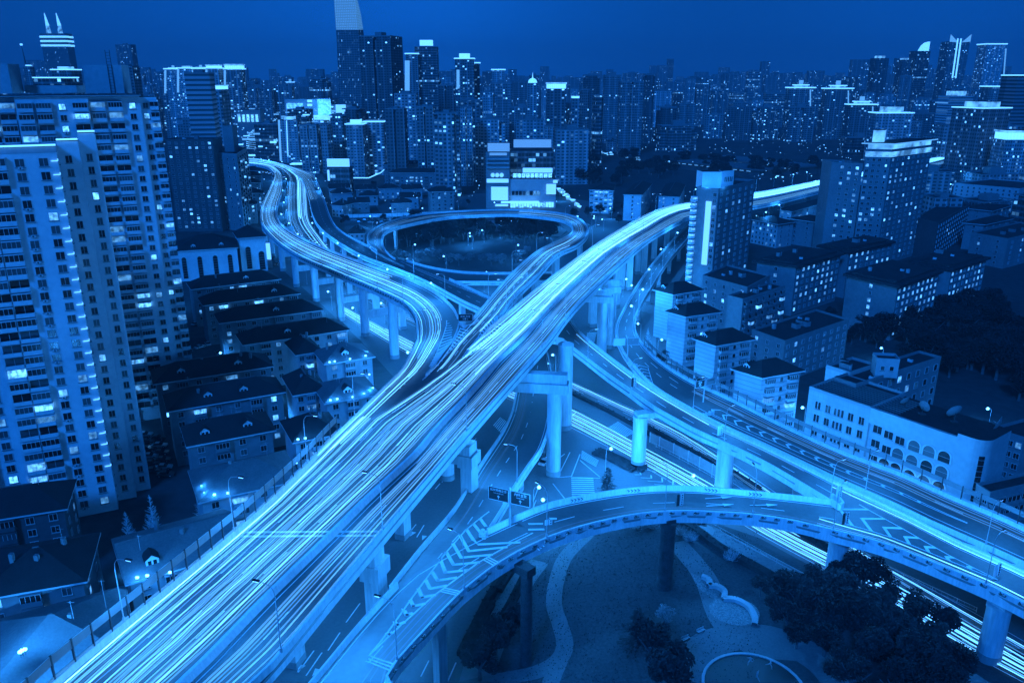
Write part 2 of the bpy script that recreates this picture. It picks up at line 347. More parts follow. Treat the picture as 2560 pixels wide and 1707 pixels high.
class Road:
    """secs: (xl, yl, xr, yr, z) photo pixels of the inner feet of both parapets, z deck height"""
    def __init__(s, secs, dz=0.0, step=5.0, ext=(0, 0)):
        P = []
        for q in secs:
            zl = q[4] + dz; zr = (q[5] if len(q) > 5 else q[4]) + dz
            P.append((at(q[0], q[1], zl), at(q[2], q[3], zr)))
        for e_, i0, i1, at_ in ((ext[0], 0, 1, 0), (ext[1], -1, -2, len(P))):
            if e_:
                u0, u1 = (P[i0][0] + P[i0][1]) / 2, (P[i1][0] + P[i1][1]) / 2; v = (u0 - u1); v.z = 0; v.normalize(); q = tuple(w_ + v * e_ for w_ in P[i0]); P.insert(0, q) if at_ == 0 else P.append(q)
        s.P = spline(P, step); s.n = len(s.P)
        mid = [(a + b) / 2 for a, b in s.P]; s.len = [0.0]
        for i in range(1, s.n): s.len.append(s.len[-1] + (mid[i] - mid[i - 1]).length)
        s.total = s.len[-1]
    def pt(s, d, lat, up=0.0):
        d = min(max(d, 0.0), s.total); lo, hi = 0, s.n - 1
        while hi - lo > 1:
            m = (lo + hi) // 2
            if s.len[m] <= d: lo = m
            else: hi = m
        t = (d - s.len[lo]) / max(s.len[hi] - s.len[lo], 1e-6)
        a = s.P[lo][0].lerp(s.P[hi][0], t); b = s.P[lo][1].lerp(s.P[hi][1], t)
        p = a.lerp(b, lat); p.z += up; return p
    def near(s, p):
        """distance along the road nearest a world point, and its lateral position"""
        best = min(range(s.n), key=lambda i: ((s.P[i][0] + s.P[i][1]) / 2 - p).xy.length)
        a, b = s.P[best]; ab = (b - a).xy; return s.len[best], max(0, min(1, (p - a).xy.dot(ab) / ab.length_squared))
    def width(s, d): return (s.pt(d, 0) - s.pt(d, 1)).xy.length
    def dirn(s, d):
        v = s.pt(d + 2, .5) - s.pt(d - 2, .5); v.z = 0; return v.normalized()
    def deck(s, parent, m='deck', thick=1.7, name='road_deck'):
        b = MB()
        prof = []
        for i, (l_, r_) in enumerate(s.P):
            x = (r_ - l_); x.z = 0; w_ = x.length; x.normalize()
            o = 0.48
            L0, R0 = l_ - x * o, r_ + x * o; dn = Vector((0, 0, -1))
            inset = min(w_ * 0.28, 3.2)
            prof.append([l_ - x * o, r_ + x * o, R0 + dn * 0.45, r_ - x * inset + dn * 0.8, r_ - x * inset * 1.2 + dn * thick,
                         l_ + x * inset * 1.2 + dn * thick, l_ + x * inset + dn * 0.8, L0 + dn * 0.45])
        for i in range(s.n - 1):
            a, c = prof[i], prof[i + 1]
            for k in range(8):
                j = (k + 1) % 8
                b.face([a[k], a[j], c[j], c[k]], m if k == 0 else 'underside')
        b.face(prof[0], 'underside'); b.face(list(reversed(prof[-1])), 'underside')
        return b.obj(name, parent)
    def parapet(s, parent, side, d0=0.0, d1=None, h=1.1, skirt=0.9, t=0.42, m='parapet', name='parapet', off=0.0):
        d1 = s.total if d1 is None else d1; b = MB(); k = max(2, int((d1 - d0) / 4)); pr = []
        for i in range(k + 1):
            d = d0 + (d1 - d0) * i / k; p = s.pt(d, side); x = (s.pt(d, 1) - s.pt(d, 0)); x.z = 0; x.normalize()
            if side == 0: x = -x
            p = p + x * off
            pr.append([p + Vector((0, 0, 0.0)), p + x * 0.12 + Vector((0, 0, h)), p + x * t + Vector((0, 0, h)), p + x * (t + 0.10) + Vector((0, 0, -skirt)), p + x * 0.05 + Vector((0, 0, -skirt))])
        for i in range(k):
            a, c = pr[i], pr[i + 1]
            for q in range(5):
                j = (q + 1) % 5; b.face([a[q], a[j], c[j], c[q]], m)
        b.face(pr[0], m); b.face(list(reversed(pr[-1])), m)
        return b.obj(name, parent)
    def line(s, b, lat, d0=0.0, d1=None, w_=0.18, dash=None, up=0.02, m='paint'):
        d1 = s.total if d1 is None else d1; d = d0
        seg = dash[0] if dash else 5.0; gap = dash[1] if dash else 0.0
        while d < d1 - 0.5:
            e = min(d + seg, d1)
            la = lat(d) if callable(lat) else lat; le = lat(e) if callable(lat) else lat
            p, q = s.pt(d, la, up), s.pt(e, le, up); x = Vector((-(q - p).y, (q - p).x, 0))
            if x.length > 1e-6:
                x.normalize(); x *= w_ / 2; b.face([p - x, q - x, q + x, p + x], m)
            d = e + gap
    def chevrons(s, b, latf, d0, d1, step, w_=0.5, flip=1, up=0.022, m='paint', bars=False):
        """latf(d) -> (lat0, lat1) of the painted nose"""
        d = d0
        while d < d1:
            a0, a1 = latf(d); mid_ = (a0 + a1) / 2; wd = (s.pt(d, a0) - s.pt(d, a1)).length
            if wd > 0.7:
                if bars:
                    p, q = s.pt(d, a0, up), s.pt(d + flip * wd * 0.7, a1, up); x = s.dirn(d) * w_ / 2
                    b.face([p - x, q - x, q + x, p + x], m)
                else:
                    tip = s.pt(d + flip * wd * 0.5, mid_, up); x = s.dirn(d) * w_ / 2
                    for a in (a0, a1):
                        p = s.pt(d, a, up); b.face([p - x, tip - x, tip + x, p + x], m)
            d += step
    def trail(s, b, lat, d0, d1, w_, m, up=0.75, wave=0.0, ph=0.0, drift=0.0, h=0.12):
        k = max(2, int((d1 - d0) / (1.7 if wave else 5.0))); prev = None
        for i in range(k + 1):
            d = d0 + (d1 - d0) * i / k
            la = lat + drift * math.sin(d * 0.02 + ph)
            p = s.pt(d, la, up); x = (s.pt(d, 1) - s.pt(d, 0)); x.z = 0; x.normalize()
            if wave: p = p + x * wave * .42 * (math.sin(d * 0.62 + ph * 3 + math.sin(d * 0.13) * 2) + .5 * math.sin(d * .23 + ph))
            cur = [p - x * w_ / 2, p + x * w_ / 2, p + x * w_ / 2 + Vector((0, 0, h)), p - x * w_ / 2 + Vector((0, 0, h))]
            if prev:
                for q in range(4):
                    j = (q + 1) % 4; b.face([prev[q], prev[j], cur[j], cur[q]], m)
            else: b.face(cur, m)
            prev = cur
        b.face(prev, m)

# deck height of the main highway as a function of distance from the camera
def zA(Y):
    T = [(60, 30), (220, 30.5), (295, 29), (420, 24), (550, 20), (750, 18), (1200, 14)]
    for (a, p), (b, q) in zip(T, T[1:]):
        if Y <= b: return p + (q - p) * max(0, (Y - a)) / (b - a)
    return 14
def zpix(x, y):
    z = 28.0
    for _ in range(8): z = zA(at(x, y, z).y)
    return z
def onA(secs): return [(a, b, c, d, zpix(a, b), zpix(c, d)) for a, b, c, d in secs]

A = Road(onA([(-90, 1920, 475, 1850), (152, 1707, 645, 1707), (400, 1500, 812, 1508), (640, 1297, 990, 1295), (772, 1170, 1078, 1190), (890, 1050, 1164, 1088), (1042, 965, 1280, 957),
              (1154, 880, 1367, 860), (1252, 804, 1420, 790), (1344, 727, 1473, 733), (1443, 650, 1554, 657), (1525, 593, 1618, 603), (1607, 545, 1672, 570),
              (1670, 519, 1700, 556), (1734, 508, 1740, 541), (1920, 479, 1920, 512), (2080, 447, 2085, 472), (2350, 393, 2352, 414), (2600, 330, 2604, 346)]), ext=(70, 0))
Bz = [(590, 409, 590, 405, 11), (642, 414, 642, 409, 11), (665, 419, 675, 415, 11.5), (680, 428, 697, 430, 12), (687, 443, 704, 445, 12.6), (674, 476, 704, 478, 14), (658, 510, 694, 512, 15), (652, 540, 692, 543, 16), (660, 570, 710, 571, 17), (700, 612, 751, 597, 18),
      (754, 646, 820, 628, 19.5), (818, 674, 885, 653, 21), (883, 702, 953, 678, 22.5), (946, 729, 1021, 702, 24), (1010, 761, 1085, 734, 25.5), (1041, 797, 1132, 776, 26.6),
      (1047, 844, 1144, 822, 27.8), (1039, 872, 1118, 874, 28.6), (1008, 930, 1080, 924, 29.7)]
Bq = [(a, b, c, d, z, z) for a, b, c, d, z in Bz] + [tuple(list(q[:4]) + [zpix(q[0], q[1]) - .03, zpix(q[2], q[3]) - .03]) for q in
      [(966, 973, 1044, 959), (893, 1045, 985, 1012), (800, 1135, 930, 1065), (700, 1232, 860, 1130)]]
B = Road(Bq, dz=-0.01)
Hq = [(1010, 665, 960, 640, 15.0), (967, 634, 927, 618, 15.2), (956, 603, 919, 600, 15.2), (963, 583, 929, 581, 15), (1008, 567, 968, 559, 14.8), (1103, 548, 1048, 539, 14.6), (1190, 541, 1157, 530, 14.8),
      (1280, 539, 1280, 527, 15.2), (1383, 549, 1389, 534, 16), (1420, 560, 1443, 547, 16.6), (1433, 574, 1466, 567, 17.4), (1426, 589, 1467, 590, 18.2), (1396, 606, 1442, 615, 19.4), (1343, 633, 1392, 639, 21), (1282, 687, 1345, 688, 24), (1223, 755, 1287, 745, 27.5),
      (1186, 800, 1248, 795, 29.5)]
Hr = Road([(a, b, c, d, z, z) for a, b, c, d, z in Hq] + [tuple(list(q[:4]) + [zpix(q[0], q[1]) - .06, zpix(q[2], q[3]) - .06]) for q in [(1130, 861, 1180, 868), (1082, 924, 1154, 905), (1000, 1005, 1080, 985), (940, 1060, 1020, 1040)]], dz=-0.02)
Fq = [(590, 399, 590, 396, 10), (642, 403, 642, 399, 10), (690, 413, 694, 409, 10), (732, 431, 742, 424, 10), (754, 449, 782, 440, 10), (765, 472, 797, 466, 10.3), (775, 506, 810, 500, 10.6), (783, 539, 824, 541, 11), (797, 566, 843, 572, 11.6), (830, 596, 880, 598, 12.3), (903, 640, 945, 630, 13.3),
      (983, 671, 1045, 670, 14.2), (1064, 705, 1127, 703, 15), (1156, 755, 1231, 752, 16.5), (1205, 778, 1275, 770, 17.5), (1290, 822, 1330, 800, 18.6), (1352, 845, 1385, 792, 19),
      ]
Gq = [(1405, 850, 1422, 798, 19), (1425, 868, 1445, 832, 18.8), (1471, 903, 1500, 880, 18.2), (1525, 944, 1570, 935, 17.6), (1580, 982, 1632, 977, 17.0), (1634, 1022, 1690, 1012, 16.2), (1689, 1053, 1745, 1043, 15.5), (1743, 1083, 1797, 1072, 14.8), (1811, 1112, 1860, 1100, 14.1),
      (1920, 1165, 1965, 1150, 13.4), (2000, 1212, 2083, 1210, 13.1), (2076, 1258, 2130, 1233, 13), (2083, 1333, 2160, 1247, 13), (2192, 1360, 2270, 1300, 13.2), (2328, 1412, 2400, 1369, 13.6), (2464, 1469, 2530, 1427, 14), (2620, 1548, 2680, 1500, 14)]
FG = Road([tuple(q[:4]) + (q[4], q[4]) for q in Fq + Gq[:12]])
GE = Road([tuple(q[:4]) + (q[4], q[4]) for q in [(2040, 1322, 2083, 1212, 13)] + Gq[12:]], dz=-0.02, ext=(0, 60))
Kq = [(985, 660, 1000, 648, 14.0), (1048, 690, 1060, 668, 14), (1116, 706, 1130, 681, 13.6), (1200, 708, 1200, 686, 13.2), (1290, 708, 1290, 686, 13), (1380, 705, 1380, 684, 12.6)]
K = Road([tuple(q) + (q[4],) for q in Kq], dz=-0.15)
Jq = [(1800, 500, 1806, 512, 12), (1727, 560, 1737, 574, 12), (1685, 600, 1714, 602, 12), (1626, 669, 1665, 661, 12), (1585, 731, 1625, 724, 12), (1556, 784, 1595, 775, 12), (1543, 814, 1586, 806, 12), (1542, 841, 1588, 835, 12), (1554, 871, 1608, 870, 12), (1575, 905, 1648, 908, 12.2),
      (1634, 968, 1716, 952, 12.5), (1706, 1014, 1784, 984, 12.7), (1797, 1064, 1860, 1020, 12.9), (1920, 1120, 1950, 1066, 13), (2083, 1198, 2110, 1138, 13), (2236, 1266, 2250, 1190, 13), (2328, 1311, 2380, 1250, 13), (2464, 1371, 2500, 1300, 13), (2580, 1424, 2610, 1352, 13), (2690, 1485, 2740, 1402, 13)]
J = Road([tuple(q) + (q[4],) for q in Jq], ext=(0, 60))
Dq = [(720, 1790, 1010, 1790, 20.6), (792, 1707, 961, 1707, 20.8), (939, 1530, 1073, 1569, 21), (994, 1455, 1157, 1482, 21.1)]
Dbr = [(980, 1475, 1120, 1440, 21.0), (1055, 1380, 1165, 1385, 19.2), (1138, 1281, 1222, 1325, 17), (1198, 1178, 1290, 1215, 14.7), (1240, 1115, 1330, 1155, 13.0), (1263, 1078, 1351, 1124, 12.0), (1282, 1035, 1368, 1072, 11.2), (1290, 1000, 1379, 1006, 10.4), (1300, 955, 1379, 960, 9.8), (1322, 905, 1373, 915, 9.2), (1340, 870, 1364, 872, 8.8), (1350, 840, 1362, 835, 8.2)]
Ebr = [(720, 1790, 1010, 1790, 20.6), (792, 1707, 961, 1707, 20.8), (939, 1530, 1073, 1569, 21), (1050, 1425, 1157, 1482, 21.2), (1150, 1370, 1220, 1432, 21.2), (1220, 1337, 1280, 1394, 21.1), (1300, 1300, 1364, 1353, 20.7), (1362, 1274, 1420, 1333, 20.2), (1498, 1245, 1540, 1302, 18.8), (1634, 1228, 1660, 1286, 17.4), (1760, 1230, 1770, 1287, 16.0),
       (1870, 1240, 1880, 1293, 14.7), (1970, 1250, 1975, 1307, 13.6), (2040, 1258, 2056, 1327, 13.1), (2083, 1263, 2095, 1336, 13)]
E_ = Road([tuple(q) + (q[4],) for q in Ebr], ext=(50, 0))
D = Road([tuple(q) + (q[4],) for q in Dbr], dz=-0.012)

fly = {}
def flyover(key, label):
    fly[key] = thing('flyover', (0, 0, 0), 0, label, 'elevated road'); return fly[key]
tA = flyover('A', 'widest elevated highway, full of light trails, running from bottom left to upper right')
tB = flyover('B', 'curving elevated ramp on tall round piers beside the dark tiled roofs')
tH = flyover('H', 'loop ramp circling the dark wooded garden and joining the widest highway')
tF = flyover('F', 'elevated ramp passing under the widest highway and coming out beside the crossing below')
tK = flyover('K', 'short low ramp along the near edge of the wooded garden')
tJ = flyover('J', 'elevated road with chevron markings beside the white building with arched windows')
tE = flyover('E', 'arched front ramp curving over the dark lawn')
tD = flyover('D', 'ramp diving under the concrete cross beam of the widest highway')

A.deck(tA, 'deck'); B.deck(tB, 'deck'); Hr.deck(tH, 'deck'); FG.deck(tF, 'deck'); GE.deck(tE, 'deck'); K.deck(tK, 'deck'); J.deck(tJ, 'deck_dark'); E_.deck(tE, 'deck_dark'); D.deck(tD, 'deck_dark')

def dpx(road, x, y, z): return road.near(at(x, y, z))[0]
# parapets
dA_join = dpx(A, 870, 1075, 30); dA_h = dpx(A, 1240, 812, 30)
A.parapet(tA, 0, 0, dA_join, h=1.0); A.parapet(tA, 0, dA_h, A.total); A.parapet(tA, 1, h=1.1, skirt=1.5)
# central barrier of the main highway
Amed_px = [(455, 1720), (640, 1541), (904, 1281), (1048, 1129), (1150, 1012), (1250, 908), (1315, 842), (1389, 755), (1470, 677), (1520, 634), (1560, 607), (1620, 573), (1680, 544), (1740, 523), (1920, 494), (2080, 459), (2350, 403)]
med = []
for x, y in Amed_px:
    p = at(x, y, zpix(x, y)); med.append(A.near(p))
def medlat(d):
    if d <= med[0][0]: return med[0][1]
    for (a, p), (b, q) in zip(med, med[1:]):
        if d <= b: return p + (q - p) * (d - a) / max(b - a, 1e-3)
    return med[-1][1]
b = MB(); k = int(A.total / 5)
pr = []
for i in range(k + 1):
    d = A.total * i / k; la = medlat(d); p = A.pt(d, la); x = A.pt(d, 1) - A.pt(d, 0); x.z = 0; x.normalize()
    pr.append([p - x * .45, p - x * .22 + Vector((0, 0, 1.0)), p + x * .32 + Vector((0, 0, 1.0)), p + x * .75 + Vector((0, 0, 0.02)), ])
for i in range(k):
    for q in range(4): b.face([pr[i][q], pr[i][(q + 1) % 4], pr[i + 1][(q + 1) % 4], pr[i + 1][q]], 'parapet')
b.obj('median_barrier', tA)
B.parapet(tB, 0, 0, B.total - 4, skirt=1.6); B.parapet(tB, 1, 0, dpx(B, 1147, 812, 27.5))
b1 = dpx(B, 1144, 822, 27.8)
B.parapet(tB, 1, b1 + 3, dpx(B, 1044, 959, 30), h=0.9, skirt=0.0, t=0.6, name='median_barrier')
Hr.parapet(tH, 0, 12, dpx(Hr, 1190, 798, 29)); Hr.parapet(tH, 1, 12, dpx(Hr, 1248, 795, 29.5), skirt=1.4)
Hr.parapet(tH, 1, dpx(Hr, 1240, 806, 29.8), dpx(Hr, 1154, 905, 30), h=0.8, skirt=0.0, t=0.55, name='median_barrier')
fgK = dpx(FG, 1127, 703, 15)
FG.parapet(tF, 0, skirt=1.5); FG.parapet(tF, 1, 0, dpx(FG, 925, 620, 13)); FG.parapet(tF, 1, fgK - 2, FG.total, skirt=1.2)
K.parapet(tK, 1, 8); K.parapet(tK, 0, 40)
J.parapet(tJ, 0, skirt=1.3); J.parapet(tJ, 1, h=0.9, skirt=1.6)
GE.parapet(tE, 0, skirt=1.8); GE.parapet(tE, 1, 2)
E_.parapet(tE, 1, skirt=1.6); E_.parapet(tE, 0, dpx(E_, 1222, 1335, 21), E_.total, h=1.25, skirt=1.0)
E_.parapet(tE, 0, 0, dpx(E_, 1000, 1462, 21), skirt=1.8)
D.parapet(tD, 0, 0, skirt=1.8); D.parapet(tD, 1, dpx(D, 1225, 1322, 17), D.total, skirt=1.0)

# nose of the merge between the curving ramp and the loop ramp
b = MB(); c0 = at(1149, 812, 28); c1 = at(1163, 822, 28.6); c2 = at(1184, 818, 29); c3 = at(1194, 806, 29.2)
def wall_line(b, pts, h, t, m, z0=None):
    for p, q in zip(pts, pts[1:]):
        x = Vector((-(q - p).y, (q - p).x, 0)).normalized() * t / 2; u = Vector((0, 0, h)); dn = Vector((0, 0, -1.5))
        A0, A1, B0, B1 = p - x, p + x, q - x, q + x
        b.face([A0 + dn, B0 + dn, B0 + u, A0 + u], m); b.face([B1 + dn, A1 + dn, A1 + u, B1 + u], m)
        b.face([A0 + u, B0 + u, B1 + u, A1 + u], m); b.face([A0 + dn, A0 + u, A1 + u, A1 + dn], m); b.face([B1 + dn, B1 + u, B0 + u, B0 + dn], m)
wall_line(b, [c0, c1, c2, c3], 1.05, .6, 'parapet'); b.obj('nose_wall', tH)
b = MB(); b.face([at(1138, 800, 27.6), at(1118, 874, 28.5), at(1085, 922, 29.9), at(1050, 975, 29.93), at(1130, 900, 29.93), at(1196, 830, 29.5), at(1196, 800, 29.3), at(1165, 812, 28.6)], 'deck'); b.obj('nose_slab', tH)
# stub wall where front ramp and the road above it meet
b = MB(); wall_line(b, [at(2078, 1262, 13), at(2098, 1275, 13), at(2106, 1268, 13), at(2098, 1256, 13), at(2078, 1246, 13)], 1.3, .5, 'parapet'); b.obj('nose_wall', tE)

# ---- painted markings, one sheet of paint per flyover
b = MB()
nA = 4
for i in range(1, 4):
    A.line(b, (lambda d, i=i: 0.045 + (medlat(d) - 0.09) * i / 4), 0, A.total, 0.22, (6, 9))
A.line(b, 0.035, 0, dA_join, .2); A.line(b, lambda d: medlat(d) - 0.035, 0, A.total, .18)
A.line(b, lambda d: medlat(d) + 0.06, 0, A.total, .18); A.line(b, 0.965, 0, A.total, .18)
A.line(b, lambda d: medlat(d) + (1 - medlat(d)) * 0.53, 0, A.total, .2, (6, 9))
ds = dpx(A, 700, 1318, 30)
for o in (0, 1.1): A.line(b, 0.5, 0, 0.1)
for dd in (ds, ds + 1.3):
    p, q = A.pt(dd, .03, .021), A.pt(dd, .97, .021); x = A.dirn(dd) * .3; b.face([p - x, q - x, q + x, p + x], 'concrete')
b.obj('road_marking', tA)
b = MB()
B.line(b, 0.05, 0, B.total); B.line(b, 0.93, 0, b1 - 30); B.line(b, 0.5, 0, B.total - 40, .2, (4, 6))
e1 = dpx(B, 1044, 959, 30)
gl = lambda d: (1 - 0.34 * max(0.0, min(1.0, (e1 - d) / (e1 - b1 + 22))), 0.985)
def hatch(b, fz, Lp, Rp, n_, w_, sk):
    def on(x, y): z = fz(x, y); return at(x, y, z + .06)
    La = [on(*q) for q in Lp]; Ra = [on(*q) for q in Rp]
    def par(P, t):
        t = max(0, min(.999, t)) * (len(P) - 1); i = int(t); return P[i].lerp(P[i + 1], t - i)
    for i in range(n_):
        t = (i + .5) / n_; p, q = par(La, t), par(Ra, t + sk)
        if (q - p).length < .4: continue
        x = Vector((-(q - p).y, (q - p).x, 0)).normalized() * w_ / 2; b.face([p - x, q - x, q + x, p + x], 'paint')
    for P in (La, Ra):
        for p, q in zip(P, P[1:]): x = Vector((-(q - p).y, (q - p).x, 0)).normalized() * .14; b.face([p - x, q - x, q + x, p + x], 'paint')
def zB(x, y):
    z = 28.0
    for _ in range(5): d_, l_ = B.near(at(x, y, z)); z = B.pt(d_, l_).z
    return z
hatch(b, zB, [(1117, 788), (1116, 814), (1107, 843), (1091, 884), (1074, 916), (1046, 957)], [(1140, 800), (1147, 818), (1136, 843), (1122, 869), (1090, 912), (1047, 957)], 22, .75, -.06)
b.obj('road_marking', tB)
b = MB()
Hr.line(b, 0.06, 12, Hr.total - 60); Hr.line(b, 0.94, 12, Hr.total - 60); Hr.line(b, 0.5, 40, Hr.total - 40, .2, (4, 6))
h0, h1 = dpx(Hr, 1260, 782, 29), dpx(Hr, 1170, 890, 30)
gh = lambda d: (1 - 0.40 * max(0.0, min(1.0, (h1 - d) / (h1 - h0))) , 0.98)
hatch(b, zpix, [(1152, 818), (1140, 843), (1126, 869), (1094, 912), (1056, 950)], [(1178, 820), (1158, 843), (1134, 869), (1104, 900), (1062, 946)], 15, .8, .05)
hatch(b, zpix, [(1246, 788), (1215, 808), (1195, 843), (1168, 875), (1155, 894)], [(1242, 804), (1222, 830), (1203, 850), (1170, 882), (1157, 896)], 17, .75, -.06)
hatch(b, zpix, [(1246, 806), (1226, 832), (1206, 852), (1172, 884)], [(1262, 806), (1238, 834), (1213, 858), (1176, 888)], 12, .75, .04)
gk = lambda d: (0.0, 0.30 * max(0.0, 1 - (d - h0 - 4) / 55.0))
b.obj('road_marking', tH)
b = MB()
FG.line(b, 0.05); FG.line(b, 0.94); FG.line(b, 0.5, 0, FG.total, .2, (4, 6))
g0, g1 = dpx(FG, 990, 650, 14), dpx(FG, 1200, 740, 16.4)
gf = lambda d: (1 - 0.30 * math.sin(max(0, min(1, (d - g0) / (g1 - g0))) * math.pi), 0.99)
FG.line(b, lambda d: gf(d)[0], g0, g1, .25); FG.chevrons(b, gf, g0 + 6, g1 - 4, 3.0, .6, flip=1, bars=True)
b.obj('road_marking', tF)
b = MB()
J.line(b, 0.06, 0, J.total, .2); J.line(b, 0.94, 0, J.total, .2)
j0, j1 = dpx(J, 1548, 800, 12), dpx(J, 1700, 1000, 12.6)
J.line(b, 0.5, 0, j1, .22, (4, 6)); J.line(b, 0.72, j1 - 30, J.total, .22, (6, 9)); J.line(b, 0.22, j1 + 6, J.total, .2)
jc0, jc1, jc2 = dpx(J, 1790, 1030, 12.8), dpx(J, 2110, 1190, 13), dpx(J, 2400, 1310, 13)
def gj(d):
    t = (d - jc0) / (jc2 - jc0); wv = 0.25 * (1 - t) ** 1.1 + 0.02 if 0 <= t <= 1 else 0.0
    c_ = 0.40 + 0.10 * t; return (c_ - wv / 2, c_ + wv / 2)
J.line(b, lambda d: gj(d)[0], jc0, jc2, .2); J.line(b, lambda d: gj(d)[1], jc0, jc2, .2); J.chevrons(b, gj, jc0, jc2, 4.2, .8, flip=-1)
q0, q1 = dpx(J, 1590, 915, 12.2), dpx(J, 1668, 962, 12.5)
gq = lambda d: (0.02, 0.02 + 0.42 * max(0, 1 - (d - q0) / (q1 - q0)))
J.chevrons(b, gq, q0, q1, 2.6, .5, flip=-1); J.line(b, lambda d: gq(d)[1], q0, q1, .2)
b.obj('road_marking', tJ)
b = MB()
E_.line(b, 0.06, 0, E_.total, .2); E_.line(b, 0.94, 0, E_.total, .2)
e0, e2 = dpx(E_, 1010, 1500, 21), dpx(E_, 1290, 1350, 20.8)
E_.line(b, 0.5, e2 - 10, E_.total, .2, (5, 7)); E_.line(b, .55, 0, e0 - 12, .2, (5, 7))
# big chevrons where the front ramp and the diving ramp part: from the tip (920,1638) to the nose (1220,1335)
def onE(x, y):
    p = at(x, y, 21)
    for _ in range(4): d_, l_ = E_.near(p); p = at(x, y, E_.pt(d_, l_).z + .05)
    return p
def ln_(b, pts, w_, m='paint'):
    P = [onE(*q) for q in pts]
    for p, q in zip(P, P[1:]):
        x = Vector((-(q - p).y, (q - p).x, 0)).normalized() * w_ / 2; f = (q - p).normalized() * w_ * .3; b.face([p - x - f, q - x + f, q + x + f, p + x - f], m)
Z6 = lambda x, y: (640 + x / 3.675, 1281 + y / 3.675)
ln_(b, [Z6(1035, 1315), Z6(1205, 1105), Z6(1420, 800), Z6(1590, 570), Z6(1750, 360), Z6(1925, 160), Z6(2060, 50), Z6(2140, -10)], .28)
ln_(b, [Z6(1035, 1315), Z6(1250, 1105), Z6(1640, 755), Z6(1850, 600), Z6(2045, 455), Z6(2352, 280), (1329, 1333), (1373, 1305), (1416, 1281)], .28)
for q in (((1205, 1105), (1225, 1117), (1250, 1100)), ((1275, 1000), (1300, 1030), (1360, 1005)), ((1355, 880), (1385, 940), (1440, 920)), ((1420, 805), (1445, 858), (1545, 835)), ((1495, 700), (1525, 778), (1640, 755)), ((1560, 620), (1600, 697), (1745, 670)), ((1620, 545), (1670, 622), (1840, 595)),
          ((1695, 430), (1740, 548), (1945, 525)), ((1750, 365), (1815, 477), (2045, 455)), ((1810, 285), (1885, 412), (2165, 385)), ((1875, 210), (1955, 352), (2300, 315)), ((1935, 155), (2025, 292), (2420, 272)), ((2000, 105), (2070, 190)), ((2060, 55), (2110, 122)), ((2370, 213), (2510, 212)), ((2510, 155), (2640, 153)), ((2510, 103), (2700, 100)), ((2645, 52), (2755, 55))):
    ln_(b, [Z6(*p) for p in q], .62)
for (x0, y0, x1, y1) in ((1055, 1318, 1280, 1395), (1035, 1340, 1255, 1420), (1015, 1362, 1230, 1445), (1730, 690, 1900, 728), (1715, 706, 1885, 745), (1700, 722, 1870, 762), (2130, 405, 2255, 470), (2110, 418, 2235, 484), (2092, 432, 2215, 500)): ln_(b, [Z6(x0, y0), Z6(x1, y1)], .3)
for (x0, y0, x1, y1) in ((1345, 1338, 1380, 1365), (1340, 1342, 1374, 1370), (1334, 1346, 1368, 1374)): ln_(b, [(x0 - 20, y0), (x1 - 20, y1)], .3)
# arrows on the arch
def arrow(b, road, d, lat, L_=5.0, up_=.03, rev=False):
    f = road.dirn(d); f = -f if rev else f; x = Vector((-f.y, f.x, 0)); p = road.pt(d, lat, up_)
    b.face([p - x * .12, p + f * L_ * .6 - x * .12, p + f * L_ * .6 + x * .12, p + x * .12], 'paint')
    b.face([p + f * L_ * .6 - x * .55, p + f * L_, p + f * L_ * .6 + x * .55], 'paint')
for x_, y_ in ((1740, 1255), (1900, 1262), (1760, 1275)):
    d_, la_ = E_.near(at(x_, y_, 15)); arrow(b, E_, d_, la_, 6)
# black chevron plates on the far parapet of the arch
b.obj('road_marking', tE)
b = MB()
for x_, y_ in ((1370, 1262), (1545, 1230), (1738, 1222), (1912, 1236)):
    d_, _ = E_.near(at(x_, y_, 16))
    for i in range(4):
        for s_ in (0.12, .5): 
            p = E_.pt(d_ + i * .75, 0, s_); q = E_.pt(d_ + i * .75 + .45, 0, .5 if s_ < .3 else .5)
            n_ = (E_.pt(d_, 1) - E_.pt(d_, 0)); n_.z = 0; n_.normalize()
            lo = E_.pt(d_ + i * .75, 0, .15) + n_ * .03; mi_ = E_.pt(d_ + i * .75 + .45, 0, .55) + n_ * .03; hi_ = E_.pt(d_ + i * .75, 0, .95) + n_ * .03
            e = E_.dirn(d_) * .25; b.face([lo, lo + e, mi_ + e, mi_], 'sign'); b.face([mi_, mi_ + e, hi_ + e, hi_], 'sign'); break
b.obj('chevron_plate', tE)
b = MB(); GE.line(b, 0.06, 0, GE.total, .2); GE.line(b, .94, 0, GE.total, .2)
c0_, c1_ = dpx(GE, 2110, 1290, 13), dpx(GE, 2470, 1432, 13.6)
def gg(d):
    t = (d - c0_) / (c1_ - c0_); wv = 0.52 * (1 - t) + .02 if t <= 1 else 0; c_ = 0.56 - .1 * t; return (c_ - wv / 2, c_ + wv / 2)
GE.line(b, lambda d: gg(d)[0], c0_, c1_, .22); GE.line(b, lambda d: gg(d)[1], c0_, c1_, .22); GE.chevrons(b, gg, c0_ + 2, c1_, 3.8, .95, flip=-1)
b.obj('road_marking', tE)
b = MB(); D.line(b, 0.06, 40, D.total, .2); D.line(b, .94, 40, D.total, .2); D.line(b, .46, 0, D.total, .22, (3.5, 5))
b.obj('road_marking', tD)
b = MB(); K.line(b, .08, 0, K.total); K.line(b, .92, 0, K.total); b.obj('road_marking', tK)

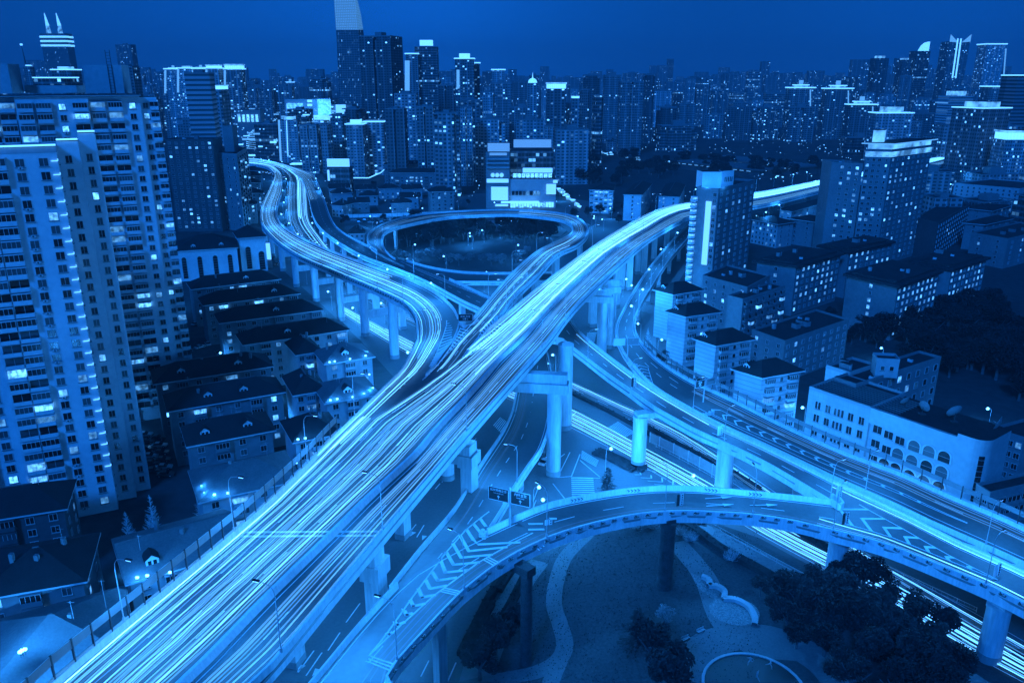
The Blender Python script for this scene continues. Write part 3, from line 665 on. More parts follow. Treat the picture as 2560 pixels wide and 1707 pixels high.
def capbeam(o, g_, road, zt, w_=2.8, mt='concrete'):
    d_, la = road.near(Vector((g_.x, g_.y, zt))); c_ = road.pt(d_, .5); v = Vector((c_.x - g_.x, c_.y - g_.y, 0)); L_ = v.length
    if L_ < 1: return
    v.normalize(); m_ = Vector((g_.x, g_.y, 0)) + v * (L_ / 2 - .3); c = MB(); c.box((m_.x, m_.y, zt - .6), (L_ + w_ * .8, w_, 1.6), mt, math.atan2(v.y, v.x)); c.obj('cap_beam', o)
# ---- piers
def pier(parent, x, y, r, ztop, shape='round', rot=0.0, cap=None, name='pier', mt='concrete'):
    """x, y: photo pixel of the foot"""
    p = at(x, y, 0) if not isinstance(x, Vector) else x
    b = MB()
    if shape == 'round':
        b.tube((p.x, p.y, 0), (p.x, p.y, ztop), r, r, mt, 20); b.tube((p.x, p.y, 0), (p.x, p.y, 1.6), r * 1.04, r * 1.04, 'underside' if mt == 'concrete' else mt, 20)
        b.tube((p.x, p.y, ztop - .7), (p.x, p.y, ztop + .01), r * 1.05, r * 1.05, mt, 20)
    else:
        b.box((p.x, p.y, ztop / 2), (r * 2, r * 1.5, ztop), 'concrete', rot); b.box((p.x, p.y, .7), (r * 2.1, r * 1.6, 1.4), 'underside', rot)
    o = b.obj(name, parent)
    if cap:
        L_, w_, h_, rz, shift = cap; c = MB()
        dx, dy = math.cos(rz), math.sin(rz)
        cx_, cy_ = p.x + dx * shift, p.y + dy * shift
        c.box((cx_, cy_, ztop + h_ * .25), (L_, w_, h_ * .5), 'concrete', rz)
        c.box((cx_ , cy_ , ztop + h_ * .76), (L_ - .8, w_ * .72, h_ * .5), 'concrete', rz); c.obj('cap_beam', o)
    return o
# main highway: the two great piers, the cross beams and the columns beside the diving ramp
pier(tA, 1410, 1070, 2.2, 26.6)
pA = at(1383, 1186, 0)
pier(tA, 1383, 1186, 1.9, 23.6, cap=(26, 3.6, 5.0, R(-8), -9.5))
pier(tA, Vector((-17, 188, 0)), 0, 1.9, 23.6)
for (cx_, cy_, zt) in ((1172, 1118, 25.6), (935, 1385, 25.6)):
    g_ = at(cx_, cy_, zt); dr = A.dirn(A.near(g_)[0]); rz = math.atan2(dr.y, dr.x)
    pr_ = pier(tA, Vector((g_.x, g_.y, 0)), 0, 1.7, 21.6, 'rect', rz)
    c = MB(); c.box((g_.x, g_.y, 23.0), (4.6, 3.4, 2.8), 'concrete', rz); c.box((g_.x - .3, g_.y, 25.3), (3.6, 2.6, 2.6), 'concrete', rz); c.obj('cap_beam', pr_)
    c = MB(); nx = Vector((dr.y, -dr.x, 0)); q_ = Vector((g_.x, g_.y, 0)) - nx * 9; c.box((q_.x, q_.y, 23.0), (2.6, 15, 2.6), 'concrete', rz); c.obj('cross_beam', pr_)
    q_ = Vector((g_.x, g_.y, 0)) - nx * 17; pier(tA, Vector((q_.x, q_.y, 0)), 0, 1.6, 21.7, 'rect', rz)
for x_, y_, r_, zt, cp in ((1524, 869, 1.9, 22.4, (15, 3.2, 4.6, R(-6), -4)), (1503, 893, 1.9, 21.6, (15, 3.2, 4.6, R(-6), -4)), (1481, 816, 1.5, 20.5, None), (1540, 768, 1.4, 22, None), (1572, 724, 1.3, 21.5, None), (1554, 722, 1.3, 21.5, None), (1593, 684, 1.3, 21.3, None), (1609, 688, 1.3, 20.8, None),
                           (1634, 652, 1.3, 20.4, None), (1665, 632, 1.3, 19.8, None), (1610, 740, 0.01, 1, None)):
    if r_ > .1: pier(tA, x_, y_, r_, zt, 'round' if cp else 'rect', R(20), cp)
def auto_piers(road, parent, d0, d1, step, r=1.3, lat=.5, shape='round', two=False, drop=1.75):
    d = d0
    while d < d1:
        for la in ((.25, .75) if two else (lat,)):
            p = road.pt(d, la); dr = road.dirn(d)
            if p.z - drop > 2: pier(parent, Vector((p.x, p.y, 0)), 0, r, p.z - drop, shape, math.atan2(dr.y, dr.x))
        d += step
for x_, y_, zt in ((1835, 560, 17), (1870, 556, 17), (1925, 545, 16.5), (1960, 540, 16.5), (2015, 528, 16.2), (2050, 522, 16)): pier(tA, x_, y_, 1.5, zt, 'rect', R(15))
for x_, y_, r_ in ((987, 895, 1.75), (914, 839, 1.75), (853, 800, 1.7), (791, 752, 1.7), (742, 716, 1.6), (708, 677, 1.5), (682, 640, 1.5), (664, 610, 1.4)):
    g_ = at(x_, y_, 0); d_ = B.near(Vector((g_.x, g_.y, 20)))[0]; zt = B.pt(d_, .3).z - 1.75
    o = pier(tB, x_, y_, r_, zt); capbeam(o, g_, B, zt, 2.4)
    if x_ < 960:
        dr = B.dirn(d_); c = MB(); nx = Vector((-dr.y, dr.x, 0)); nx = nx if nx.x > 0 else -nx
        q_ = g_ + nx * 8.5; c.box((q_.x, q_.y, 9.0), (15, 2.6, 2.6), 'concrete', math.atan2(nx.y, nx.x)); c.obj('cross_beam', o)
        q_ = g_ + nx * 16.5; pier(tB, Vector((q_.x, q_.y, 0)), 0, 1.3, 10.2, 'rect', math.atan2(nx.y, nx.x))
auto_piers(FG, tF, 380, dpx(FG, 1170, 745, 16), 30, 1.3, .35, 'rect')
for x_, y_, r_ in ((1595, 1162, 1.9), (1806, 1227, 2.1)):
    g_ = at(x_, y_, 0); d_ = FG.near(Vector((g_.x, g_.y, 15)))[0]; o = pier(tF, x_, y_, r_, FG.pt(d_, .3).z - 1.75); capbeam(o, g_, FG, FG.pt(d_, .3).z - .9)
for x_, y_, r_, zt in ((1660, 1467, 1.55, 15.5), (1315, 1656, 1.05, 19.4)): capbeam(pier(tE, x_, y_, r_, zt, mt='clad'), at(x_, y_, 0), E_, zt + .5, 2.1, 'clad')
pier(tE, 2085, 1445, 2.0, 11.2, cap=(6, 3.4, 1.6, R(20), 2)); pier(tE, 2470, 1645, 2.0, 11.4, cap=(6, 3.4, 1.6, R(20), 2))
pE = E_.pt(dpx(E_, 1110, 1540, 21), .82); pier(tE, Vector((pE.x, pE.y, 0)), 0, .95, 19.2, 'rect', R(50))
pier(tH, Hr.pt(dpx(Hr, 1410, 630, 19), .5).xy.to_3d(), 0, 1.4, 16.6, 'rect', R(30)); pier(tH, Hr.pt(dpx(Hr, 1450, 590, 18), .6).xy.to_3d(), 0, 1.4, 16.2, 'rect', R(60)); pier(tH, Hr.pt(dpx(Hr, 1350, 670, 21), .5).xy.to_3d(), 0, 1.4, 18.8, 'rect', R(40)); pier(tH, Hr.pt(dpx(Hr, 1300, 715, 24), .5).xy.to_3d(), 0, 1.4, 21.6, 'rect', R(40))
auto_piers(Hr, tH, 70, dpx(Hr, 1390, 541, 16), 34, 1.0, .5, 'rect')
auto_piers(J, tJ, 60, dpx(J, 1548, 790, 12), 32, 1.2, .5, 'rect'); auto_piers(J, tJ, dpx(J, 1590, 900, 12), J.total, 36, 1.3, .6)
auto_piers(K, tK, 40, K.total, 34, 1.1)
pier(tD, D.pt(dpx(D, 1180, 1300, 14), .5).xy.to_3d(), 0, 1.3, 12.0, 'rect', R(60)); pier(tD, D.pt(dpx(D, 1290, 1120, 12), .5).xy.to_3d(), 0, 1.3, 9.4, 'rect', R(70))

# ---- flower boxes along outer parapets
def boxes(road, parent, side, d0, d1, step, off=.75, up_=.55):
    d = d0; proto = None; n_ = 0
    b = MB(); b.box((0, 0, 0), (1.1, .28, .24), 'wall_mid'); 
    for i in range(14):
        x, y, z = rng.uniform(-.55, .55), rng.uniform(-.15, .15), rng.uniform(.1, .25); s_ = .14
        b.face([(x - s_, y, z), (x + s_, y + rng.uniform(-.1, .1), z), (x, y + rng.uniform(-.15, .15), z + .2)], 'hedge')
    me = mesh_of(b, 'flower_box')
    while d < d1 and n_ < 95:
        p = road.pt(d, side, up_); dr = road.dirn(d); x = Vector((-dr.y, dr.x, 0)); c_ = road.pt(d, .5) - road.pt(d, side)
        if x.dot(c_) > 0: x = -x
        p = p + x * off
        inst(me, 'flower_box', parent, Matrix.Translation(p) @ Matrix.Rotation(math.atan2(dr.y, dr.x), 4, 'Z')); d += step; n_ += 1
boxes(E_, tE, 1, 10, E_.total - 4, 3.0); boxes(GE, tE, 0, 6, GE.total, 3.2)
boxes(B, tB, 0, dpx(B, 760, 646, 19), dpx(B, 1039, 872, 28), 2.6, up_=.3)

# ---- noise barriers: panels between posts
def noise_wall(road, parent, side, d0, d1, step, h, off, glassy=False):
    o = thing('noise_barrier'); bpy.data.objects.remove(o)
    b = MB(); k = int((d1 - d0) / step); fr = MB(); P_ = []
    for i in range(k + 1):
        d = d0 + i * step; p = road.pt(d, side); x = road.pt(d, 1) - road.pt(d, 0); x.z = 0; x.normalize(); x = -x if side == 0 else x
        P_.append((p + x * off, d))
    z0, z1, z2 = 1.0, h * .62, h
    for (p, _), (q, _) in zip(P_, P_[1:]):
        x = Vector((-(q - p).y, (q - p).x, 0)).normalized() * .05
        for za, zb, m in ((z0, z0 + (z2 - z0) * .12, 'metal'), (z0 + (z2 - z0) * .62, z2, 'wall_mid')):
            for s_ in (1, -1):
                A_, B_ = p + x * s_, q + x * s_; b.face([A_ + Vector((0, 0, za)), B_ + Vector((0, 0, za)), B_ + Vector((0, 0, zb)), A_ + Vector((0, 0, zb))], m)
        A_, B_, C_, D_ = p + x, q + x, q - x, p - x; u = Vector((0, 0, z2)); b.face([A_ * 1 + u, B_ + u, C_ + u, D_ + u], 'trim')
    nb = b.obj('noise_barrier', parent)
    pm = MB(); pm.box((0, 0, h / 2 + .4), (.22, .22, h - .6), 'dark_metal'); me = mesh_of(pm, 'post')
    for p, d in P_[:100]: inst(me, 'post', nb, Matrix.Translation(p))
noise_wall(A, tA, 0, 0, dpx(A, 858, 1086, 30), 2.9, 4.3, .25)
noise_wall(J, tJ, 1, dpx(J, 1600, 865, 12), J.total, 4.0, 3.9, .3)

# ================================================================ light trails
def trails(key, road, lanes, d0, d1, parent=None):
    b = MB()
    for la in lanes: road.trail(b, *la)
    o = b.obj('light_trail'); tag(o, kind='stuff'); return o
def fill(road, lo, hi, n, d0, d1, bias=.5, wave=.25, wmin=.10, wmax=.38, up=(.5, 1.0), dens=1.0, ms=('tr1', 'tr2', 'tr3')):
    out_ = []
    for i in range(n):
        f = (i + rng.uniform(.1, .9)) / n
        lf = (lambda d, f=f: 0)
        lat = lo + (hi - lo) * f
        m = rng.choices(ms, (1 - bias, .8, bias))[0]
        a, c = d0, d1
        if rng.random() < .35:
            a = d0 + (d1 - d0) * rng.uniform(0, .45)
        if rng.random() < .35:
            c = d1 - (d1 - d0) * rng.uniform(0, .45)
        wv = wave * rng.uniform(.3, 1) if rng.random() < .6 else 0.0
        if c - a > 20: out_.append((lat, a, c, rng.uniform(wmin, wmax) * .45, m, rng.uniform(*up), wv, rng.uniform(0, 6), 0.004))
    return out_
# left carriageway follows the median: use a road between left edge and median
def subroad(road, f0, f1, n_=90):
    r = object.__new__(Road); P = []
    for i in range(n_ + 1):
        d = road.total * i / n_; P.append((road.pt(d, f0(d)), road.pt(d, f1(d))))
    r.P = P; r.n = len(P); mid = [(a + b) / 2 for a, b in P]; r.len = [0.0]
    for i in range(1, r.n): r.len.append(r.len[-1] + (mid[i] - mid[i - 1]).length)
    r.total = r.len[-1]; return r
AL = subroad(A, lambda d: 0.0, lambda d: medlat(d) - .03); AR = subroad(A, lambda d: medlat(d) + .06, lambda d: 1.0)
b = MB()
S_ = []
joinL = AL.near(at(890, 1050, 30))[0]
S_ += fill(AL, .03, .22, 6, 0, joinL, .55, .3, .10, .22)
S_ += fill(AL, .25, .45, 11, 0, AL.total * .97, .15, .3, .06, .20)
S_ += fill(AL, .45, .98, 26, 0, AL.total * .97, .2, .28, .06, .22)
far = AL.near(at(1154, 880, 30))[0]
S_ += fill(AL, .05, .95, 20, far, AL.total, .95, .1, .12, .34)
S_ += fill(AL, .1, .97, 9, 0, AL.total, 0, .0, .3, 1.1, (.05, .2), ms=('tr0', 'tr0', 'tr0'))
for la in S_: AL.trail(b, *la)
for la in fill(AR, .08, .92, 17, 0, AR.total, .25, .05, .14, .7, (.05, .3), ms=('tr1', 'tr1', 'tr2')): AR.trail(b, *la)
tag(b.obj('light_trail'), kind='stuff')
b = MB()
jb = dpx(B, 1044, 959, 30)
for la in fill(B, .06, .60, 13, 0, B.total - 10, .85, .12, .12, .30): B.trail(b, *la)
for la in fill(B, .6, .92, 5, 0, dpx(B, 960, 700, 24), .8, .1, .10, .26): B.trail(b, *la)
tag(b.obj('light_trail'), kind='stuff')
b = MB()
hh = dpx(Hr, 1103, 548, 14)
for la in fill(Hr, .15, .85, 8, dpx(Hr, 1280, 539, 15), Hr.total - 30, .7, .15, .12, .36): Hr.trail(b, *la)
for la in fill(Hr, .3, .7, 4, 20, dpx(Hr, 1280, 539, 15), .0, .1, .10, .24, ms=('tr1', 'tr1', 'tr1')): Hr.trail(b, *la)
tag(b.obj('light_trail'), kind='stuff')
b = MB()
for la in fill(FG, .08, .92, 13, 0, FG.total * .42, .8, .1, .12, .3): FG.trail(b, *la)
for la in fill(FG, .62, .95, 3, dpx(FG, 1420, 850, 19), FG.total, .6, .25, .08, .16): FG.trail(b, *la)
for la in fill(GE, .02, .2, 3, 0, GE.total, .6, .05, .08, .14): GE.trail(b, *la)
for la in fill(GE, .88, .97, 2, 0, GE.total, .6, .05, .08, .14): GE.trail(b, *la)
tag(b.obj('light_trail'), kind='stuff')
b = MB()
for la in fill(J, .5, .92, 4, dpx(J, 1700, 1000, 12.6), J.total, .0, .1, .06, .12, ms=('tr1', 'tr1', 'tr1')): J.trail(b, *la)
for la in fill(E_, .62, .9, 3, 0, E_.total, .0, .1, .10, .5, (.05, .2), ms=('tr0', 'tr0', 'tr0')): E_.trail(b, *la)
for la in fill(D, .12, .45, 6, 20, D.total, .1, .1, .08, .3, (.05, .3), ms=('tr0', 'tr0', 'tr1'))[:4]: D.trail(b, *la)
tag(b.obj('light_trail'), kind='stuff')
# surface highway under the ramps
def ground_road(secs, dz=.06): return Road([(a, b_, c, d, 0, 0) for a, b_, c, d in secs], dz)
L1 = ground_road([(860, 690, 840, 700), (977, 757, 945, 768), (1060, 800, 1030, 812), (1250, 880, 1225, 895), (1425, 952, 1405, 968), (1560, 1012, 1535, 1030), (1648, 1050, 1620, 1072), (1760, 1110, 1725, 1135), (2127, 1358, 2080, 1372), (2298, 1455, 2250, 1480), (2461, 1545, 2400, 1580), (2600, 1625, 2540, 1660)])
L2 = ground_road([(865, 770, 845, 778), (1050, 866, 1020, 884), (1250, 950, 1222, 975), (1424, 1022, 1395, 1052), (1610, 1120, 1585, 1152), (1797, 1222, 1765, 1256), (1936, 1308, 1905, 1338), (2075, 1380, 2040, 1410), (2236, 1462, 2200, 1495), (2464, 1590, 2420, 1630), (2600, 1670, 2560, 1705)])
Nq = Road([q + (q[4],) for q in [(590, 405, 590, 400, 10.4), (642, 408.5, 642, 403.5, 10.3), (694, 421, 700, 414, 10), (714, 437, 740, 429, 9), (718, 455, 763, 448, 7.5), (714, 500, 770, 502, 4.5), (716, 550, 776, 553, 2.2), (735, 590, 804, 596, .8), (780, 630, 832, 631, .1), (850, 668, 890, 668, .1)]], .06)
o = Nq.deck(None, 'deck', thick=1.3, name='road'); tag(o, kind='structure')
b = MB()
for la in fill(L2, .0, 1.0, 9, L2.total * .0, L2.total, .8, .1, .14, .34, (.4, .7)): L2.trail(b, *la)
for la in fill(L1, .2, .9, 6, 0, L1.total, .3, .25, .08, .2, (.4, .7)): L1.trail(b, *la)
for la in fill(Nq, .05, .4, 7, 0, Nq.total, .5, .0, .14, .3, (.4, .7)): Nq.trail(b, *la)
tag(b.obj('light_trail'), kind='stuff')
# ================================================================ BUILDINGS
LITS = ('lit1', 'lit2', 'lit3')
def unit_window(w_, h_, g, bars=1, sill=True, frame='trim'):
    b = MB(); t = .07
    b.box((0, -.03, 0), (w_, .06, h_), g)
    for z in (-h_ / 2, h_ / 2): b.box((0, -.07, z), (w_ + t * 2, .14, t), frame)
    for x in (-w_ / 2, w_ / 2): b.box((x, -.065, 0), (t, .13, h_ - t), frame)
    for i in range(bars): b.box((-w_ / 2 + w_ * (i + 1) / (bars + 1), -.055, 0), (.06, .11, h_ - t), frame)
    if sill: b.box((0, -.14, -h_ / 2 - .11), (w_ + .3, .28, .12), 'wall_mid')
    return b
def unit_bay(w_, h_, g, bars=3, dep=1.1, wall='wall_pale'):
    """glazed balcony: solid front, glass band with mullions, slab above"""
    b = MB()
    b.box((0, -dep / 2, -h_ / 2 + .5), (w_, dep, 1.0), wall)
    b.box((0, -dep / 2, -h_ / 2 + .5 + .5 + (h_ - 1.25) / 2), (w_ - .08, dep - .06, h_ - 1.25), g)
    b.box((0, -dep / 2 - .04, h_ / 2 - .12), (w_ + .15, dep + .12, .2), wall)
    for i in range(bars + 2):
        x = -w_ / 2 + .04 + (w_ - .08) * i / (bars + 1); b.box((x, -dep + .0, -h_ / 2 + 1.0 + (h_ - 1.25) / 2), (.07, .08, h_ - 1.27), 'trim')
    return b
def unit_open(w_, h_, g, dep=1.2, wall='wall_pale'):
    """open balcony: dark opening behind a solid front"""
    b = MB(); b.box((0, -.04, 0.1), (w_ - .1, .08, h_ - .5), g)
    b.box((0, -dep + .06, -h_ / 2 + .5), (w_, .12, 1.0), wall); b.box((0, -dep / 2, -h_ / 2 + .04), (w_, dep, .12), wall)
    for x in (-w_ / 2, w_ / 2): b.box((x, -dep / 2, -h_ / 2 + .5), (.1, dep, 1.0), wall)
    b.box((0, -.1, .1), (.07, .1, h_ - .6), 'trim'); 
    return b
def unit_ac():
    b = MB(); b.box((0, -.28, -1.05), (.85, .36, .55), 'trim'); b.tube((0, -.47, -1.05), (0, -.45, -1.05), .2, .2, 'dark_metal', 10); b.box((0, -.2, -1.38), (1.0, .4, .06), 'dark_metal'); return b
UN = {}
def unit(kind, w_, h_, g, wall='wall_pale', bars=1):
    k = (kind, round(w_, 1), round(h_, 1), g, wall, bars)
    if k not in UN:
        mb = {'window': lambda: unit_window(w_, h_, g, bars), 'bay': lambda: unit_bay(w_, h_, g, bars, wall=wall), 'open': lambda: unit_open(w_, h_, g, wall=wall), 'ac': unit_ac}[kind]()
        UN[k] = (mb, mesh_of(mb, {'window': 'window', 'bay': 'balcony', 'open': 'balcony', 'ac': 'air_conditioner'}[kind]))
    return UN[k]
def glass(lit, r_=None):
    x = rng.random()
    if x < lit: return rng.choices(LITS, (3, 3, 1.6))[0]
    return 'glass' if rng.random() < .6 else 'glass_soft'
CAMP = Vector((0, 0, H))
class Placer:
    def __init__(s, parent): s.p = parent; s.items = {}
    def put(s, name, u, mtx): s.items.setdefault(name, []).append((u, mtx))
    def finish(s, cap=96):
        for name, it in s.items.items():
            it.sort(key=lambda t: (t[1].translation - CAMP).length)
            for (mb, me), mtx in it[:cap]: inst(me, name, s.p, mtx)
            if len(it) > cap:
                b = MB()
                for (mb, me), mtx in it[cap:]: b.add_mesh(mb, mtx)
                o = b.obj(name, s.p); o['kind'] = 'stuff'
def wall_mtx(p, q, t, z):
    """t metres along wall p->q at height z; local -y points out of the wall"""
    u = Vector((q[0] - p[0], q[1] - p[1], 0)).normalized(); o = Vector((p[0], p[1], 0)) + u * t; o.z = z
    return Matrix(((u.x, -u.y, 0, o.x), (u.y, u.x, 0, o.y), (0, 0, 1, o.z), (0, 0, 0, 1)))
def facade_grid(pl, p, q, z0, z1, fl, pattern, lit, wall='wall_pale', skip=0.0):
    """pattern: list of (fraction along wall, kind, width, height, bars)"""
    Lw = math.hypot(q[0] - p[0], q[1] - p[1]); n_ = max(1, int((z1 - z0) / fl))
    for f in range(n_):
        z = z0 + fl * (f + .5)
        for fr, kind, w_, h_, bars in pattern:
            if rng.random() < skip: continue
            kd = kind
            if kind == 'bal': kd = 'bay' if rng.random() < .65 else 'open'
            u = unit(kd, w_, h_, glass(lit), wall, bars)
            pl.put({'window': 'window', 'ac': 'air_conditioner'}.get(kd, 'balcony'), u, wall_mtx(p, q, fr * Lw, z))
def even(n_, kind='window', w_=1.5, h_=1.5, bars=1, a=0.0, b=1.0): return [(a + (b - a) * (i + .5) / n_, kind, w_, h_, bars) for i in range(n_)]
def offset_poly(poly, o):
    out_ = []; n = len(poly)
    for i in range(n):
        p0, p1, p2 = Vector(poly[i - 1]), Vector(poly[i]), Vector(poly[(i + 1) % n])
        a = (p1 - p0).normalized(); b_ = (p2 - p1).normalized(); na, nb = Vector((a.y, -a.x)), Vector((b_.y, -b_.x))
        m = (na + nb); m = m / max(m.length_squared / 2, .3) ; out_.append(tuple(p1 + m * o))
    return out_
def hip_roof(b, poly, z, h, over, m, gable=False):
    P = offset_poly(poly, over); a, c, d, e = [Vector((p[0], p[1], z)) for p in P]
    l1, l2 = (c - a).length, (d - c).length
    if l1 < l2: a, c, d, e = c, d, e, a; l1, l2 = l2, l1
    t = (l2 / 2 / l1) if not gable else 0.0
    m1, m2 = (a + e) / 2, (c + d) / 2
    r1 = m1.lerp(m2, t) + Vector((0, 0, h)); r2 = m2.lerp(m1, t) + Vector((0, 0, h))
    b.face([a, c, r2, r1], m); b.face([d, e, r1, r2], m); b.face([c, d, r2], m); b.face([e, a, r1], m)
    dn = Vector((0, 0, -.35))
    for p, q in ((a, c), (c, d), (d, e), (e, a)): b.face([p + dn, q + dn, q, p], 'trim')
    b.face([e + dn, d + dn, c + dn, a + dn], 'wall_mid')
    u = Vector((0, 0, .12)); x = Vector((-(r2 - r1).y, (r2 - r1).x, 0)).normalized() * .18
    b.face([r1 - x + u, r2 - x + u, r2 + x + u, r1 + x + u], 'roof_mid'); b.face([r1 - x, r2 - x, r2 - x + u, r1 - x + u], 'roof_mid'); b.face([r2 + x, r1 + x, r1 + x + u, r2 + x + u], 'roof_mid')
    return a, c, d, e, r1, r2
def dormer(parent, p, n2, s=1.0, lit=None):
    """little gabled roof window; p foot point, n2 outward unit vector"""
    rz = math.atan2(n2.y, n2.x) + math.pi / 2; b = MB()
    w_, h_, dp = 2.2 * s, 1.3 * s, 3.0 * s
    b.box((0, dp / 2, h_ / 2), (w_, dp, h_), 'trim')
    for sgn in (1, -1):
        q = [Vector((sgn * w_ * .62, -.25, h_ - .1)), Vector((0, -.25, h_ + .95 * s)), Vector((0, dp, h_ + .95 * s)), Vector((sgn * w_ * .62, dp, h_ - .1))]
        b.face(q if sgn < 0 else list(reversed(q)), 'roof')
    b.face([(-w_ / 2, 0, h_), (w_ / 2, 0, h_), (0, 0, h_ + .85 * s)], 'trim')
    for x in (-.45 * s, .45 * s): b.box((x, -.04, h_ * .55), (.6 * s, .06, .8 * s), lit or 'glass')
    o = b.obj('dormer', parent); o.location = p; o.rotation_euler = (0, 0, rz); return o
def parapet_rim(b, poly, z, h, t, m):
    I = offset_poly(poly, -t); n = len(poly)
    for i in range(n):
        j = (i + 1) % n; a, c, d, e = poly[i], poly[j], I[j], I[i]
        b.face([(a[0], a[1], z), (c[0], c[1], z), (c[0], c[1], z + h), (a[0], a[1], z + h)], m); b.face([(d[0], d[1], z), (e[0], e[1], z), (e[0], e[1], z + h), (d[0], d[1], z + h)], m)
        b.face([(a[0], a[1], z + h), (c[0], c[1], z + h), (d[0], d[1], z + h), (e[0], e[1], z + h)], m)
def clutter(parent, poly, z, n_, m='wall_mid'):
    a, c, d, e = [Vector(p) for p in poly[:4]]
    for i in range(n_):
        s, t = rng.uniform(.15, .85), rng.uniform(.2, .8); p = a.lerp(c, s).lerp(e.lerp(d, s), t); k = rng.random()
        b = MB(); rz = math.atan2((c - a).y, (c - a).x)
        if k < .4:
            b.box((p.x, p.y, z + .9), (rng.uniform(1.5, 3.5), rng.uniform(1.5, 2.5), 1.8), m, rz, 'roof_flat'); b.obj('roof_hut', parent)
        elif k < .7:
            b.tube((p.x, p.y, z), (p.x, p.y, z + 1.5), .8, .8, 'metal', 10); b.obj('water_tank', parent)
        else:
            b.box((p.x, p.y, z + .4), (1.4, .8, .8), 'trim', rz); b.box((p.x + .1, p.y, z + .85), (.8, .6, .08), 'dark_metal', rz); b.obj('roof_fan', parent)

def quadpx(Ap, Bp, Cp, z):
    a, b_, c = at(*Ap, z).xy, at(*Bp, z).xy, at(*Cp, z).xy; return [tuple(a), tuple(b_), tuple(c), tuple(a + c - b_)]
def building(name, label, cat, poly, z, wall='wall_pale', roof='flat', rh=3.0, over=.9, fl=2.9, front=None, right=None, lit=.2, base=0.0, clut=0, group=None, roofm=None, rim=.8, dorm=(), skip=0.0, cap=96):
    p0 = Vector(poly[0]); t = thing(name, (0, 0, 0), 0, label, cat, group)
    b = MB(); b.prism(poly, base, z, wall, top='roof_flat'); b.obj('wall', t)
    b = MB()
    if roof == 'flat': parapet_rim(b, offset_poly(poly, .06), z - .25, rim + .25, .35, wall); b.face([(p[0], p[1], z + .03) for p in poly], roofm or 'roof_flat')
    elif roof == 'slab':
        P = offset_poly(poly, over); b.prism(P, z, z + 1.0, roofm or 'roof_flat'); I = offset_poly(poly, -1.2); b.prism(I, z + 1.0, z + 1.9, roofm or 'roof_flat')
    else:
        hip_roof(b, poly, z + .01, rh, over, roofm or 'roof', roof == 'gable')
    ro = b.obj('roof', t)
    pl = Placer(t); zt = z - .4
    n_ = int((zt - base) / fl); zb = zt - n_ * fl
    if front: facade_grid(pl, poly[0], poly[1], zb, zt, fl, front, lit, wall if wall.startswith('wall') else 'wall_pale', skip)
    if right: facade_grid(pl, poly[1], poly[2], zb, zt, fl, right, lit, wall if wall.startswith('wall') else 'wall_pale', skip)
    pl.finish(cap)
    if name == 'terrace_house':
        for _ in range(rng.randint(2, 4)):
            a, c, e = Vector(poly[0]), Vector(poly[1]), Vector(poly[3]); q = a.lerp(c, rng.uniform(.12, .88)) + (e - a) * rng.uniform(.25, .75); m_ = MB(); hv = rng.uniform(.6, 1.5)
            if rng.random() < .6: m_.box((q.x, q.y, z + rh * .55 + hv / 2), (.7, .7, hv + 1.6), 'wall_mid'); m_.obj('chimney', ro)
            else: m_.tube((q.x, q.y, z + .8), (q.x, q.y, z + rh + 2.2), .05, .04, 'metal', 4); m_.tube((q.x - .6, q.y, z + rh + 1.9), (q.x + .6, q.y, z + rh + 1.9), .03, .03, 'metal', 4); m_.obj('aerial', ro)
    if clut: clutter(t, poly, z + (.03 if roof == 'flat' else 1.9), clut)
    a, c = Vector(poly[0]), Vector(poly[1]); u = (c - a).normalized(); nn = Vector((u.y, -u.x))
    for f in dorm:
        q = a.lerp(c, f) - nn * 1.6; dormer(ro, (q.x, q.y, z + .75), nn, lit=None)
    return t, ro

# ---- the two great apartment slabs on the left
th = R(26); U = Vector((math.cos(th), math.sin(th))); V = Vector((-math.sin(th), math.cos(th)))
def slab(name, label, B0, stepsL, z, depth, wall, lit, fl=2.85):
    pass
# front slab: corner measured at its foot
c1 = at(296, 1262, 0).xy
def P2(o, u, v): q = o + U * u + V * v; return (q.x, q.y)
t1 = thing('apartment_tower', (0, 0, 0), 0, 'pale apartment tower nearest the camera with lit bars down its corner', 'apartment tower')
z1 = 86.0; fl = 2.85
b = MB()
b.prism([P2(c1, -60, 0), P2(c1, -17.6, 0), P2(c1, -17.6, 14), P2(c1, -60, 14)], 0, z1 - 1.5, 'wall_white', 'roof_flat')
b.prism([P2(c1, -17.5, -2.2), P2(c1, 0, -2.2), P2(c1, 0, 9), P2(c1, -17.5, 9)], 0, z1 - 1.0, 'wall_white', 'roof_flat', uvo=3)
b.prism([P2(c1, 0.02, 2.4), P2(c1, 4.2, 2.4), P2(c1, 4.2, 13), P2(c1, .02, 13)], 0, z1 + .8, 'wall_white', 'roof_flat')
b.prism([P2(c1, 4.22, 5.5), P2(c1, 7.6, 5.5), P2(c1, 7.6, 15), P2(c1, 4.22, 15)], 0, z1 + 2.2, 'wall_white', 'roof_flat'); b.obj('wall', t1)
b = MB(); parapet_rim(b, offset_poly([P2(c1, -60, 0), P2(c1, -17.6, 0), P2(c1, -17.6, 14), P2(c1, -60, 14)], .08), z1 - 1.6, 1.3, .4, 'wall_pale')
parapet_rim(b, offset_poly([P2(c1, -17.5, -2.2), P2(c1, 0, -2.2), P2(c1, 0, 9), P2(c1, -17.5, 9)], .08), z1 - 1.1, 1.2, .4, 'wall_pale'); b.obj('roof', t1)
b = MB()
